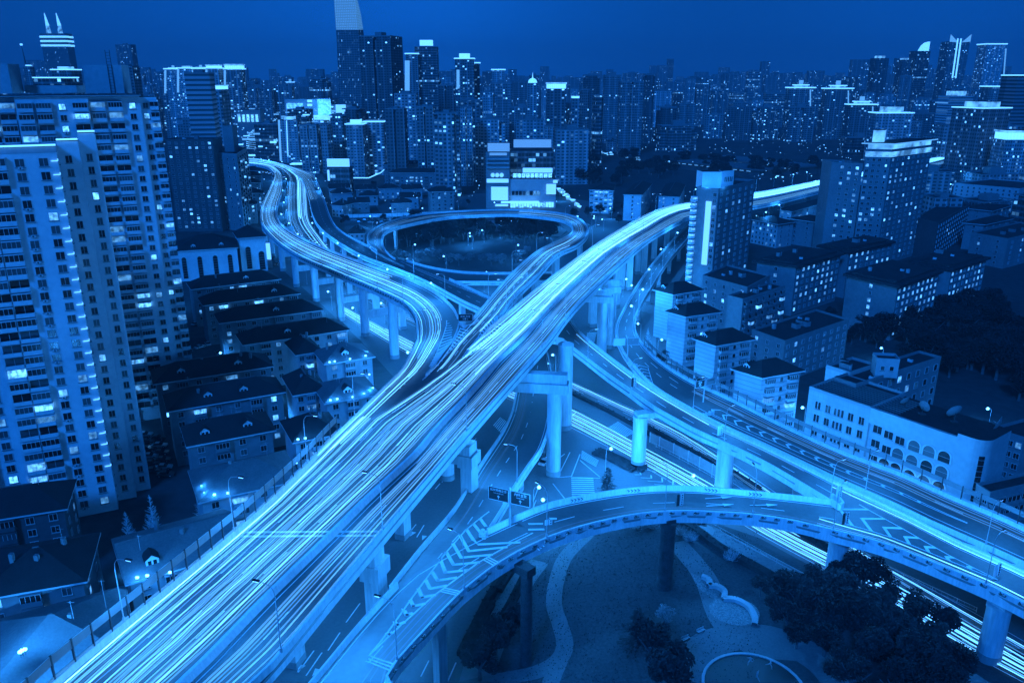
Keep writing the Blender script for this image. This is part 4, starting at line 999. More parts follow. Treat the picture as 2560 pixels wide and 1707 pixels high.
for (u0, u1, v, z) in ((-60, -17.6, -.2, z1 + .05), (-17.3, .1, -2.45, z1 + .45), (0.1, 4.2, 2.2, z1 + 1.2), (4.3, 7.7, 5.3, z1 + 2.6)):
    m_ = (u0 + u1) / 2; q = P2(c1, m_, v); b.box((q[0], q[1], z), (abs(u1 - u0), .35, .35), 'strip', th)
b.obj('roof_light_strip', t1)
pl = Placer(t1)
zz0 = z1 - 1.6 - 29 * fl
facade_grid(pl, P2(c1, -60, 0), P2(c1, -17.6, 0), zz0, z1 - 1.6, fl, [((60 - x) / 42.4, k, w_, 1.7 if k == 'window' else 2.6, bb) for x, k, w_, bb in ((20.3, 'window', 1.7, 1), (25.2, 'bal', 3.8, 3), (29.4, 'bal', 3.8, 3), (33.6, 'window', 1.8, 1), (37.8, 'window', 1.8, 1), (42.5, 'bal', 3.8, 3), (46.8, 'bal', 3.8, 3), (51, 'window', 1.8, 1))], .10, 'wall_white')
facade_grid(pl, P2(c1, -17.5, -2.2), P2(c1, 0, -2.2), zz0, z1 - 1.6, fl, [(.14, 'bal', 3.6, 2.6, 3), (.36, 'bal', 3.6, 2.6, 3), (.60, 'window', 1.7, 1.7, 1), (.85, 'window', 1.7, 1.7, 1)], .10, 'wall_white')
facade_grid(pl, P2(c1, -17.5, -2.2), P2(c1, 0, -2.2), zz0, z1 - 1.6, fl, [(.60, 'ac', 1, 1, 0), (.3, 'ac', 1, 1, 0)], 0, skip=.35)
facade_grid(pl, P2(c1, 0, -2.2), P2(c1, 0, 9), zz0, z1 - 1.6, fl, [(.25, 'window', 1.0, 1.6, 0)], .10)
facade_grid(pl, P2(c1, .02, 2.4), P2(c1, 4.2, 2.4), zz0, z1, fl, [(.45, 'window', 1.3, 1.6, 1)], .08)
facade_grid(pl, P2(c1, 4.22, 5.5), P2(c1, 7.6, 5.5), zz0, z1, fl, [(.5, 'window', 1.2, 1.6, 1)], .12)
pl.finish()
bm_ = MB(); bm_.box((0, -.2, 0), (1.3, .14, .14), 'strip'); bm_.box((.65, -.2, .25), (.12, .14, .4), 'strip'); me = mesh_of(bm_, 'corner_light')
for f in range(1, 27): inst(me, 'corner_light', t1, wall_mtx(P2(c1, -17.5, -2.2), P2(c1, 0, -2.2), 16.9, zz0 + fl * (f + 2) + 1.6))

# big slab behind it
c2 = at(390, 236, 0, Y=232).xy
t2 = thing('apartment_tower', (0, 0, 0), 0, 'long pale apartment slab crowded with glazed balconies, behind the nearest tower', 'apartment tower')
z2 = 95.0
segs = [(-110, -72, 0), (-72, -55, -1.6), (-55, -34, 0), (-34, -17, -1.6), (-17, -4.3, 0)]
b = MB()
for i, (u0, u1, v) in enumerate(segs): b.prism([P2(c2, u0 + .02, v), P2(c2, u1, v), P2(c2, u1, 15 + i * .01), P2(c2, u0 + .02, 15 + i * .01)], 0, z2 - .02 * i, 'wall_white', 'roof_flat')
b.prism([P2(c2, -4.28, 1.5), P2(c2, 0, 1.5), P2(c2, 0, 13), P2(c2, -4.28, 13)], 0, z2 - .4, 'wall_white', 'roof_flat'); b.obj('wall', t2)
b = MB(); b.prism([P2(c2, -110, -2.3), P2(c2, -4, -2.3), P2(c2, -4, 16), P2(c2, -110, 16)], z2 + .05, z2 + .28, 'wall_pale', 'roof_flat'); b.obj('roof', t2)
pl = Placer(t2); zz = z2 - 1.2 - 32 * 2.82
for si, (u0, u1, v) in enumerate(segs):
    Lw_ = u1 - u0; n_i = max(2, int(round(Lw_ / 4.0))); pt = []
    for q in range(n_i):
        f_ = (q + .5) / n_i; last = si == 4 and q == n_i - 1
        pt.append((f_, 'window', 1.5, 1.5, 1) if (q * 7 + si) % 4 == 1 or last else (f_, 'bal', min(3.5, Lw_ / n_i * .88), 2.45, 3 + q % 2))
    facade_grid(pl, P2(c2, u0, v), P2(c2, u1, v), zz, z2 - 1.2, 2.82, pt, .15, 'wall_white', .02)
    facade_grid(pl, P2(c2, u0, v), P2(c2, u1, v), zz, z2 - 1.2, 2.82, [((q + .5) / n_i, 'ac', 1, 1, 0) for q in range(n_i) if (q * 7 + si) % 4 == 1], 0, skip=.4)
facade_grid(pl, P2(c2, -4.28, 1.5), P2(c2, 0, 1.5), zz, z2 - 1.2, 2.82, [(.3, 'window', 1.3, 1.4, 1), (.8, 'bal', 2.2, 2.4, 1)], .12, 'wall_white')
pl.finish()
for (xa, xb, ya, yb, Yd) in ((205, 302, 163, 236, 240), (-30, 18, 160, 236, 236), (60, 190, 214, 238, 244)):
    a_, c_ = at(xa, ya, 0, Y=Yd), at(xb, ya, 0, Y=Yd); b = MB(); b.prism([(a_.x, a_.y), (c_.x, c_.y), (c_.x - 2, c_.y + 9), (a_.x - 2, a_.y + 9)], z2 + .5, a_.z, 'wall_pale', 'roof_flat')
    for zz_ in range(2): b.box(((a_.x + c_.x) / 2, a_.y + .0, z2 + 1.6 + zz_ * .01), (.1, .12, .1), 'dark_metal')
    o_ = b.obj('lift_house', t2)
    if xa == 205:
        b = MB()
        for dx in (-.25, .25): b.tube((c_.x - 3.2 + dx * 2.4, c_.y - .25, z2 + .5), (c_.x - 3.2 + dx * 2.4, c_.y - .25, a_.z + 4), .09, .09, 'dark_metal', 5)
        for i in range(14): b.tube((c_.x - 3.8, c_.y - .25, z2 + 1 + i * .8), (c_.x - 2.6, c_.y - .25, z2 + 1 + i * .8), .05, .05, 'dark_metal', 4)
        b.obj('ladder', t2)

# ---- dark slabs right of it
def Fp(xl, xr, yt, Y, dep=12, sk=0.0):
    """footprint and height from the top edge seen at distance Y; sk skews depth direction"""
    a, c = at(xl, yt, 0, Y=Y), at(xr, yt, 0, Y=Y + (xr - xl) * sk * .1); return [(a.x, a.y), (c.x, c.y), (c.x - sk * dep * .4, c.y + dep), (a.x - sk * dep * .4, a.y + dep)], a.z
poly, z = Fp(414, 531, 351, 540, 18)
building('apartment_block', 'unlit dark apartment slab with a few lit windows beside the pale balcony slab', 'apartment block', poly, z, 'wall_dark', 'flat', front=even(7, 'window', 1.8, 1.5, 2), lit=.13, clut=3)
a_, b_, c_ = at(529, 388, 0, Y=552), at(592, 392, 0, Y=540), at(616, 362, 0, Y=590)
pq = [(a_.x, a_.y), (b_.x, b_.y), (c_.x, c_.y), (a_.x + c_.x - b_.x, a_.y + c_.y - b_.y)]
building('apartment_block', 'grey apartment tower with lit windows above the arched hall', 'apartment block', pq, b_.z, 'wall_mid', 'flat', front=even(4, 'window', 1.4, 1.5, 1), right=even(5, 'bay', 2.4, 2.5, 2), lit=.2, rim=2.0)
poly, z = Fp(556, 580, 318, 575, 10); building('lift_tower', 'plain grey rooftop tower behind the grey apartment tower', 'tower', poly, z, 'wall_mid', 'flat', lit=0)

# ---- hall with tall lit arches
ha, hb = at(436, 628, 16).xy, at(592, 618, 16).xy
u_ = (hb - ha).normalized(); n_b = Vector((-u_.y, u_.x))
poly = [tuple(ha), tuple(hb), tuple(hb + n_b * 24), tuple(ha + n_b * 24)]
t, ro = building('arched_hall', 'pale hall with a row of tall arched windows and a dark mansard roof', 'hall', poly, 16, 'wall_white', 'hip', 6, .8, front=None, lit=0, dorm=(.3, .75))
def arch(parent, p, q, tt, z, w_, h_, g='glass', name='arched_window', depth=.25):
    b = MB(); n_ = 10; pts = [(-w_ / 2, -h_ / 2), (w_ / 2, -h_ / 2)] + [(w_ / 2 * math.cos(math.pi * i / n_), h_ / 2 - w_ / 2 + w_ / 2 * math.sin(math.pi * i / n_)) for i in range(n_ + 1)]
    b.face([(x, -.03, zz_) for x, zz_ in pts], g)
    big = [(x * 1.25, zz_ + (0.25 if zz_ > 0 else 0)) for x, zz_ in pts]; m_ = len(pts)
    for i in range(m_):
        j = (i + 1) % m_
        b.face([(pts[i][0], -.03 - depth, pts[i][1]), (pts[j][0], -.03 - depth, pts[j][1]), (big[j][0], -.03 - depth, big[j][1]), (big[i][0], -.03 - depth, big[i][1])], 'trim')
        b.face([(pts[i][0], -.03, pts[i][1]), (pts[j][0], -.03, pts[j][1]), (pts[j][0], -.03 - depth, pts[j][1]), (pts[i][0], -.03 - depth, pts[i][1])], 'trim')
        b.face([(big[i][0], 0, big[i][1]), (big[j][0], 0, big[j][1]), (big[j][0], -.03 - depth, big[j][1]), (big[i][0], -.03 - depth, big[i][1])], 'trim')
    for i in range(1, int(h_ / 1.3)): b.box((0, -.06, -h_ / 2 + i * 1.3), (w_ * .96, .05, .07), 'metal')
    o = b.obj(name, parent); o.matrix_local = wall_mtx(p, q, tt, z); return o
Lh = (hb - ha).length
for f in (.13, .38, .63, .87): arch(t, poly[0], poly[1], f * Lh, 7.0, 2.2, 11)
a2, b2 = at(597, 595, 19).xy, at(662, 590, 19).xy; u2 = (b2 - a2).normalized(); n2_ = Vector((-u2.y, u2.x))
poly = [tuple(a2), tuple(b2), tuple(b2 + n2_ * 18), tuple(a2 + n2_ * 18)]
t, ro = building('arched_hall', 'tall floodlit end pavilion of the arched hall with a lit column sign', 'pavilion', poly, 19, 'wall_white', 'hip', 5, 1.0, lit=0)
arch(t, poly[0], poly[1], 4.0, 8, 2.6, 12); arch(t, poly[0], poly[1], (b2 - a2).length * .8, 6, 3.0, 10)
s_ = at(668, 640, 8, ); b = MB(); q_ = at(669, 608, 14); b.box((q_.x, q_.y, 9.5), (2.2, .6, 9), 'screen'); b.box((q_.x, q_.y + .5, 7), (2.6, .3, 14.2), 'wall_mid'); tag(b.obj('column_sign'), 'tall glowing blank column sign by the arched hall pavilion', 'sign')
# floodlights for the hall (lit in the photo)
LIGHTS = []
def light(loc, power, kind='POINT', target=None, size=.5, angle=120, parent=None, blend=.6):
    d = bpy.data.lights.new('lamp_light', kind); d.energy = power; d.color = LAMP; d.shadow_soft_size = size
    if kind == 'SPOT': d.spot_size = R(angle); d.spot_blend = blend
    o = bpy.data.objects.new('lamp_light', d); col.objects.link(o)
    o.location = loc
    if target is not None: o.rotation_euler = (Vector(target) - Vector(loc)).to_track_quat('-Z', 'Y').to_euler()
    if parent: o.parent = parent
    LIGHTS.append(o); return o

# ---- terraces of hip-roofed houses
def house(label, Ap, Bp, z=16.5, dep=11.5, rh=3.6, wall='wall_mid', lit=.22, nwin=None, dorm=(), roofm='roof', roof='hip', endwin=2, kind='mix', over=.9, z0=0):
    a, c = at(*Ap, z).xy, at(*Bp, z).xy; u = (c - a).normalized(); n_ = Vector((-u.y, u.x)); poly = [tuple(a), tuple(c), tuple(c + n_ * dep), tuple(a + n_ * dep)]
    Lw = (c - a).length; k = nwin or max(3, int(Lw / 4.2))
    pat = []
    for i in range(k):
        if kind == 'mix' and i % 3 == 1: pat.append(((i + .5) / k, 'bay', min(3.2, Lw / k * .85), 2.5, 3))
        else: pat.append(((i + .5) / k, 'window', 1.5, 1.5, 1))
    return building('terrace_house', label, 'apartment house', poly, z, wall, roof, rh, over, 2.8, pat, even(endwin, 'window', 1.2, 1.4, 1), lit, roofm=roofm, dorm=dorm)
house('dark hip-roofed house, topmost of the terrace stack left of the curving ramp', (482, 722), (697, 697), dorm=(.62,))
house('dark hip-roofed house, second from the top of the terrace stack', (512, 762), (745, 733), dorm=(.75,))
house('dark hip-roofed house, third from the top of the terrace stack', (553, 806), (803, 774), dorm=(.55,))
house('wide house with a paler roof, fourth in the terrace stack, behind the floodlit house', (612, 860), (868, 823), dorm=(.42,), wall='wall_pale')
house('small hip-roofed wing beside the floodlit house by the ramp', (744, 885), (800, 876), wall='wall_pale', dep=13)
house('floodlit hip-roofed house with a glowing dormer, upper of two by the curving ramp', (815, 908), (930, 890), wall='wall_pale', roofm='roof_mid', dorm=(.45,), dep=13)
house('hip-roofed wing left of the lower floodlit house', (738, 985), (812, 973), wall='wall_pale', dep=15)
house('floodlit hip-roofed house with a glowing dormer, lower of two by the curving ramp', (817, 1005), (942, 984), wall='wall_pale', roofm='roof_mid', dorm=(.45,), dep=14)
house('small house with a lamp under its hip roof beside the noise barrier', (738, 1102), (850, 1080), wall='wall_pale', roofm='roof', dep=13)
house('long dark house with two small dormers, third row above the lit house near the barrier', (390, 957), (676, 914), dorm=(.22, .72))
house('long dark house with two small dormers, second row above the lit house near the barrier', (425, 1025), (705, 978), dorm=(.34, .66))
house('long dark house with two small dormers and grey balconies, just above the lit house', (474, 1112), (680, 1073), dorm=(.2, .72))
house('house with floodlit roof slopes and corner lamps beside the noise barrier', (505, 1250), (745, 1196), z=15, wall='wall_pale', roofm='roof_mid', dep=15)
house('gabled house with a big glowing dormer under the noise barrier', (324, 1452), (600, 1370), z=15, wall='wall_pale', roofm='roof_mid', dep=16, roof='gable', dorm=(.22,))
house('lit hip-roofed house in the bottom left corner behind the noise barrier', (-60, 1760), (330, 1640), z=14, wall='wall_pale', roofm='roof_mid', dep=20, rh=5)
house('dark house with lit kitchen windows at the lower left edge', (-60, 1494), (206, 1448), z=17, wall='wall_mid', dep=15, lit=.35)
house('dark block in the shade below the pale tower', (-80, 1305), (158, 1268), z=16, wall='wall_dark', dep=12, lit=.15)
def spots(pts, z, power=130, up=True):
    for x, y in pts:
        p = at(x, y, z); b = MB(); b.box((p.x, p.y, p.z), (.5, .35, .35), 'bulb'); b.tube((p.x, p.y, p.z - 1.0), (p.x, p.y, p.z - .15), .06, .06, 'dark_metal', 5)
        yield p, b
nsp = 0
for pts, z, pw in ((((824, 905), (837, 903), (875, 897), (914, 889), (918, 880)), 17.0, 90), (((826, 1000), (843, 997), (882, 992), (910, 984), (926, 978), (932, 970)), 17.0, 110), (((745, 1098), (763, 1095), (797, 1092)), 17, 110),
                   (((505, 1215), (512, 1232), (536, 1236), (570, 1232)), 15.6, 130), (((343, 1443), (368, 1438), (425, 1430), (422, 1352)), 15.6, 160), (((55, 1625), (62, 1622), (50, 1629)), 20, 2200), (((740, 1156),), 18, 60), (((923, 936), (924, 968), (912, 878)), 14, 900)):
    for p, b in spots(pts, z):
        o = b.obj('floodlight'); nsp += 1
        tagg(o, 'small floodlight glaring on a roof edge, %s counting from the top of the left side' % ORD[nsp], 'floodlight', 'floodlights along the roof edges')
        light((0, 0, 0), pw * 3.5, parent=o, size=.3); LIGHTS[-1].location = (p.x, p.y - .4, p.z + .8)
for x, y, z, pw, tg in ((640, 660, 3, 900, (650, 600, 14)), (560, 672, 2, 500, (570, 640, 10)), (470, 676, 2, 300, (475, 640, 9))):
    p = at(x, y, z); b = MB(); b.box((p.x, p.y - 4, p.z), (.7, .5, .4), 'bulb'); b.tube((p.x, p.y - 4, 0), (p.x, p.y - 4, p.z - .2), .08, .08, 'dark_metal', 5)
    nsp += 1; o = tagg(b.obj('floodlight'), 'ground floodlight washing the arched hall, %s of three' % ORD[nsp % 3], 'floodlight', 'floodlights at the arched hall'); light((p.x, p.y - 4, p.z + .4), pw, parent=o, size=.4)

for x, y, lab in ((340, 1418, 'left'), (401, 1393, 'middle'), (519, 1308, 'right')):
    p = at(x, y, 0); b = MB(); b.tube((p.x - 1, p.y - 1.6, .05), (p.x - 1, p.y - 1.6, .4), .16, .2, 'bulb', 8); o = tag(b.obj('added_uplighter'), 'small added uplighter at the foot of the %s bare conical tree' % lab, 'uplighter'); light((p.x - 1, p.y - 2.4, .9), 420, parent=o, size=.3)  # fixtures added to brighten the bare trees
# ---- right hand side
# slim tower with the glowing sign and bright balconies
Yr = 372
a_, b_, c_ = at(1742, 468, 0, Y=Yr + 6), at(1796, 478, 0, Y=Yr), at(1888, 452, 0, Y=Yr + 34)
poly = [(a_.x, a_.y), (b_.x, b_.y), (c_.x, c_.y), (a_.x + c_.x - b_.x, a_.y + c_.y - b_.y)]
tR1, ro = building('apartment_tower', 'slim dark tower with a tall blank glowing sign and bright stacked balconies', 'apartment tower', poly, b_.z, 'wall_mid', 'flat', fl=2.9, front=[(.86, 'window', 1.6, 1.8, 1)], right=even(6, 'window', 2.0, 1.6, 2), lit=.14, rim=1.2)
u_ = Vector((b_.x - a_.x, b_.y - a_.y)).normalized(); n_ = Vector((u_.y, -u_.x)); zt = b_.z
b = MB(); q = Vector((a_.x, a_.y)).lerp(Vector((b_.x, b_.y)), .62) + n_ * .5; b.box((q.x, q.y, zt - 20), (2.6, .5, 30), 'screen', math.atan2(u_.y, u_.x)); b.obj('glowing_sign', tR1)
bm_ = MB(); bm_.tube((0, 0, 0), (0, 0, 1.1), 1.7, 1.7, 'wall_white', 12); bm_.tube((0, 0, 1.15), (0, 0, 2.0), 1.45, 1.45, 'lit2', 12); bm_.tube((0, 0, 2.05), (0, 0, 2.3), 1.7, 1.7, 'wall_white', 12); me = mesh_of(bm_, 'balcony')
for f in range(16): inst(me, 'balcony', tR1, Matrix.Translation((a_.x - .9, a_.y - .2 - .0, zt - 5.5 - 2.9 * f)))
light((a_.x - 5, a_.y - 8, zt - 40), 2500, size=1.0, parent=tR1)
b = MB(); a3, c3 = at(1757, 430, 0, Y=Yr + 8), at(1805, 432, 0, Y=Yr + 8)
b.prism([(a3.x, a3.y), (c3.x, c3.y), (c3.x - 1, c3.y + 8), (a3.x - 1, a3.y + 8)], zt, a3.z, 'wall_white', 'roof_flat'); a3, c3 = at(1805, 428, 0, Y=Yr + 9), at(1836, 424, 0, Y=Yr + 13); b.prism([(a3.x + .05, a3.y), (c3.x, c3.y), (c3.x - 1, c3.y + 6), (a3.x + .05, a3.y + 6)], zt, a3.z, 'wall_white', 'roof_flat')
for i in range(5): q_ = a3.lerp(c3, .3 + i * .14); b.box((q_.x, q_.y - .12, a3.z - 4), (.35, .1, 2.2), 'glass')
o = b.obj('roof_pavilion', tR1); light((a3.x + 1, a3.y - 6, zt + 3), 1400, size=.6, parent=tR1); light((a3.x - 8, a3.y - 6, zt + 2), 1400, size=.6, parent=tR1)

# tall tower far right with a floodlit crown
Yr = 432
a_, b_, c_ = at(2166, 372, 0, Y=Yr + 4), at(2229, 378, 0, Y=Yr), at(2330, 366, 0, Y=Yr + 32)
poly = [(a_.x, a_.y), (b_.x, b_.y), (c_.x, c_.y), (a_.x + c_.x - b_.x, a_.y + c_.y - b_.y)]; zt = b_.z
tR2, ro = building('apartment_tower', 'tall apartment tower at right with a floodlit crown and overhanging lit roof edge', 'apartment tower', poly, zt, 'wall_mid', 'flat', fl=2.9, front=[(.12, 'window', 1.5, 1.5, 1), (.36, 'window', 1.5, 1.5, 1), (.58, 'window', 1.5, 1.5, 1), (.86, 'window', 1.0, 1.3, 0)], right=even(8, 'window', 1.9, 1.5, 2), lit=.22)
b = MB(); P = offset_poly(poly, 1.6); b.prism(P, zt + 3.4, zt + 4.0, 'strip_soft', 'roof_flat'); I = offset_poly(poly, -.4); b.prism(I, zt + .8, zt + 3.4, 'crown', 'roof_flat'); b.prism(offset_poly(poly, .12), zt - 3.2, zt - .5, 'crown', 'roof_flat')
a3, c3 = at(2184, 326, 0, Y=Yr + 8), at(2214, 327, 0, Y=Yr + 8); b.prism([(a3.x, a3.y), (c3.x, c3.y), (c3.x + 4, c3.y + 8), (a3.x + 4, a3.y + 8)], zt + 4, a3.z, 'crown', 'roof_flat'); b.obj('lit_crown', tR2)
a4, b4 = at(2079, 408, 0, Y=Yr + 16), at(2160, 404, 0, Y=Yr + 6)
building('apartment_tower', 'narrow lower wing joined to the left of the crowned tower', 'apartment tower', [(a4.x, a4.y), (b4.x - .3, b4.y), (b4.x - .3, b4.y + 14), (a4.x, a4.y + 14)], a4.z, 'wall_mid', 'flat', fl=2.9, front=[(.36, 'window', 1.6, 1.5, 1), (.6, 'window', 1.6, 1.5, 1), (.84, 'window', 1.6, 1.5, 1)], lit=.22, clut=2)

# four light houses with banded gable walls beside the elevated road
for i, (Ap, Bp, Cp, lab) in enumerate((((1639, 724), (1683, 735), (1754, 724), 'farthest of the four houses with banded white walls, next to the slim tower'), ((1671, 778), (1715, 790), (1796, 779), 'second of the four houses with banded white walls, counting from the slim tower'),
                                       ((1740, 846), (1790, 862), (1880, 847), 'third of the four houses with banded white walls, counting from the slim tower'), ((1838, 922), (1905, 942), (2001, 925), 'nearest of the four houses with banded white walls, beside the arched-window building'))):
    poly = quadpx(Ap, Bp, Cp, 19.5)
    t, ro = building('banded_house', lab, 'apartment house', poly, 19.5, 'banded', 'hip', 3.4, .9, 2.9, None, [(.2, 'bay', 3.0, 2.5, 3), (.52, 'window', 1.2, 1.4, 0), (.78, 'bay', 3.0, 2.5, 3)], .12)
    a, c = Vector(poly[0]), Vector(poly[1]); u = (c - a).normalized(); dormer(ro, (a.lerp(c, .45).x - u.y * -0, a.lerp(c, .45).y + 1.2, 20.2), Vector((u.y, -u.x)), .9)
# flat and slab-roofed blocks
def blk(lab, Ap, Bp, Cp, z, wall='wall_mid', roof='flat', nf=2, nr=8, lit=.25, clut=3, cat='apartment block', kind='window', fw=1.5, rh=2.5, kf='window', group=None, name='apartment_block'):
    return building(name, lab, cat, quadpx(Ap, Bp, Cp, z), z, wall, roof, rh, 1.3, 2.9, even(nf, kf, 1.3, 1.5, 1) if nf else None, even(nr, kind, fw, 1.5 if kind == 'window' else 2.5, 2) if nr else None, lit, clut=clut)
blk('flat-roofed block at the foot of the slim sign tower, four windows lit', (1757, 692), (1868, 722), (1925, 692), 20, nf=5, nr=3, lit=.3)
blk('flat-roofed block with cluttered roof behind the third banded house', (1820, 742), (1857, 752), (1962, 718), 18, nf=0, nr=7, kind='bay', fw=2.6, lit=.1)
blk('ribbed dark block with rooftop tanks behind the nearest banded house', (1880, 828), (1962, 857), (2122, 802), 15, nf=3, nr=9, lit=.12, clut=6)
blk('dark block with wide overhanging roof, front left of the group of lit dormitories', (2118, 690), (2244, 718), (2348, 682), 22, 'wall_mid', 'slab', nf=1, nr=9, lit=.75, clut=3)
blk('dark block with wide overhanging roof, right of the nearest dormitory, above the black trees', (2262, 660), (2378, 676), (2466, 648), 22, 'wall_mid', 'slab', nf=0, nr=9, lit=.6, clut=3)
blk('dark block with wide overhanging roof, left one of the lit dormitories', (1893, 655), (1990, 668), (2102, 637), 22, 'wall_mid', 'slab', nf=1, nr=9, lit=.55, clut=4)
blk('dark block with wide overhanging roof in front of the crowned tower', (2050, 618), (2122, 632), (2230, 608), 22, 'wall_mid', 'slab', nf=0, nr=8, lit=.55, clut=3)
blk('plain grey block half hidden behind the dormitories at the right edge', (2428, 584), (2520, 600), (2640, 572), 16, nf=2, nr=5, lit=.15)
blk('long pale block with small square windows at the upper right', (2386, 460), (2549, 474), (2640, 462), 18, 'wall_pale', nf=11, nr=4, lit=.0, clut=0)
blk('hip-roofed block beside the foot of the crowned tower', (2310, 502), (2345, 511), (2412, 498), 17, roof='hip', nf=0, nr=5, lit=.2, clut=0)
blk('hip-roofed block, upper of two at the far right', (2413, 520), (2478, 527), (2522, 514), 17, roof='hip', nf=1, nr=4, lit=.2, clut=0)
blk('hip-roofed block, lower of two at the far right', (2413, 557), (2460, 561), (2525, 547), 16, roof='hip', nf=1, nr=4, lit=.2, clut=0)
blk('hip-roofed lit block just right of the slim sign tower', (1881, 548), (1945, 560), (1984, 554), 15, 'wall_pale', roof='hip', nf=7, nr=2, lit=.3, clut=0)
blk('small hip-roofed block close under the far elevated highway', (1950, 524), (1979, 528), (2058, 507), 14, 'wall_pale', roof='hip', nf=2, nr=5, lit=.2, clut=0)
blk('hip-roofed block between the sign tower and the crowned tower', (1975, 546), (2035, 554), (2072, 547), 16, roof='hip', nf=2, nr=3, lit=.1, clut=0)
blk('long dark slab running back from the crowned tower', (2290, 546), (2345, 560), (2425, 512), 22, 'wall_dark', nf=0, nr=14, lit=.08, clut=0)
blk('low dark office block under black trees at the right edge', (2440, 1215), (2475, 1238), (2680, 1190), 9, 'wall_mid', nf=2, nr=6, lit=.0, clut=1, kind='bay', fw=4)
blk('grey block behind the arched-window building at the right edge', (2478, 1075), (2560, 1100), (2700, 1060), 14, 'wall_mid', nf=4, nr=0, lit=.05, clut=1)

# white building with arched windows
zW = 18.0
fa, fb_, fc = at(2023, 972, zW).xy, at(2175, 1025, zW).xy, at(2392, 1098, zW).xy
u = (fc - fa).normalized(); n_ = Vector((-u.y, u.x)); fb_ = fa + u * (fb_ - fa).dot(u); dep = 17
tW = thing('arched_building', (0, 0, 0), 0, 'long white building with rows of arched windows and a rounded corner tower', 'office building')
b = MB(); b.prism([tuple(fa), tuple(fb_), tuple(fb_ + n_ * dep), tuple(fa + n_ * dep)], 0, zW, 'tiled', 'roof_flat')
e = Vector((0, 0)); b.prism([tuple(fb_ + u * .02 + n_ * .9), tuple(fc + n_ * .9), tuple(fc + n_ * (dep + .03)), tuple(fb_ + u * .02 + n_ * (dep + .03))], 0, zW - .3, 'wall_pale', 'roof_flat')
# rounded corner
cc = fc + u * 3.4 + n_ * 3.4; arc = []
a0 = math.atan2(-n_.y, -n_.x)
for i in range(9): an = a0 + (math.pi / 2) * i / 8; arc.append(tuple(cc + Vector((math.cos(an), math.sin(an))) * 3.4))
poly = [tuple(fc)] + arc + [tuple(fc + u * 6.8 + n_ * 12), tuple(fc + n_ * 13)]
b.prism(poly, 0, zW + 1.6, 'wall_pale', 'roof_flat'); b.obj('wall', tW)
b = MB(); parapet_rim(b, [tuple(fa), tuple(fb_), tuple(fb_ + n_ * dep), tuple(fa + n_ * dep)], zW + .01, .8, .35, 'tiled'); q0, q1 = fb_ + n_ * .3, fc + n_ * .3
b.prism([tuple(fb_ + u * .03), tuple(fc - u * .02), tuple(fc + n_ * .88 - u * .02), tuple(fb_ + u * .03 + n_ * .88)], zW - 3.6, zW + .6, 'wall_pale')
for i in range(10): q = fa.lerp(fb_, .35) + n_ * (2 + i * 1.3); b.box((q.x + u.x * 6, q.y + u.y * 6, zW + .25), (24, .25, .3), 'roof_mid', math.atan2(u.y, u.x))
b.obj('roof', tW)
pl = Placer(tW); W1 = (fb_ - fa).length; W2 = (fc - fb_).length
for fz in (14.2, 10.4, 6.4, 2.6):
    for fr in (.155, .205, .33, .375, .47, .53, .59, .70, .745, .87, .915):
        pl.put('window', unit('window', .8, 2.2, 'glass', bars=0), wall_mtx(fa, fb_, fr * W1, fz))
g0 = fb_ + n_ * .9; g1 = fc + n_ * .9
for fr, fz in ((.10, 13), (.24, 12.6), (.38, 12.2), (.10, 9), (.24, 8.5), (.10, 4.6)): pl.put('window', unit('window', 2.4, 2.1, 'glass', bars=1), wall_mtx(g0, g1, fr * W2, fz))
pl.finish()
for fr, zs in ((.24, (4.4,)), (.38, (8.6, 4.4)), (.55, (12.2, 8.2, 4.0)), (.72, (12.2, 8.2, 4.0)), (.89, (12.2, 8.2, 4.0)), (.38, ())):
    for z_ in zs: arch(tW, g0, g1, fr * W2, z_, 2.9, 2.9, 'glass_soft' if rng.random() < .4 else 'glass', depth=.12)
b = MB(); mid = Vector(arc[4]); 
for i in (3, 4): 
    p, q = Vector(arc[i]), Vector(arc[i + 1]); nn = Vector(((q - p).y, -(q - p).x)).normalized() * .05; b.face([(p.x + nn.x, p.y + nn.y, .5), (q.x + nn.x, q.y + nn.y, .5), (q.x + nn.x, q.y + nn.y, 15.5), (p.x + nn.x, p.y + nn.y, 15.5)], 'glass')
    for z_ in range(1, 11): b.box(((p.x + q.x) / 2 + nn.x, (p.y + q.y) / 2 + nn.y, z_ * 1.45), ((q - p).length, .12, .08), 'metal', math.atan2((q - p).y, (q - p).x))
b.obj('stair_window', tW)
b = MB()
for f0, f1 in ((.35, .42), (.43, .5), (.55, .78), (.8, .86), (.88, .95), (.1, .3), (-.4, -.12)):
    q = g0.lerp(g1, (f0 + f1) / 2); b.box((q.x + u.y * 1.6, q.y - u.x * 1.6, 3.4), (W2 * (f1 - f0), .5, 1.2), 'strip', math.atan2(u.y, u.x))
b.obj('shop_front_light', tW)
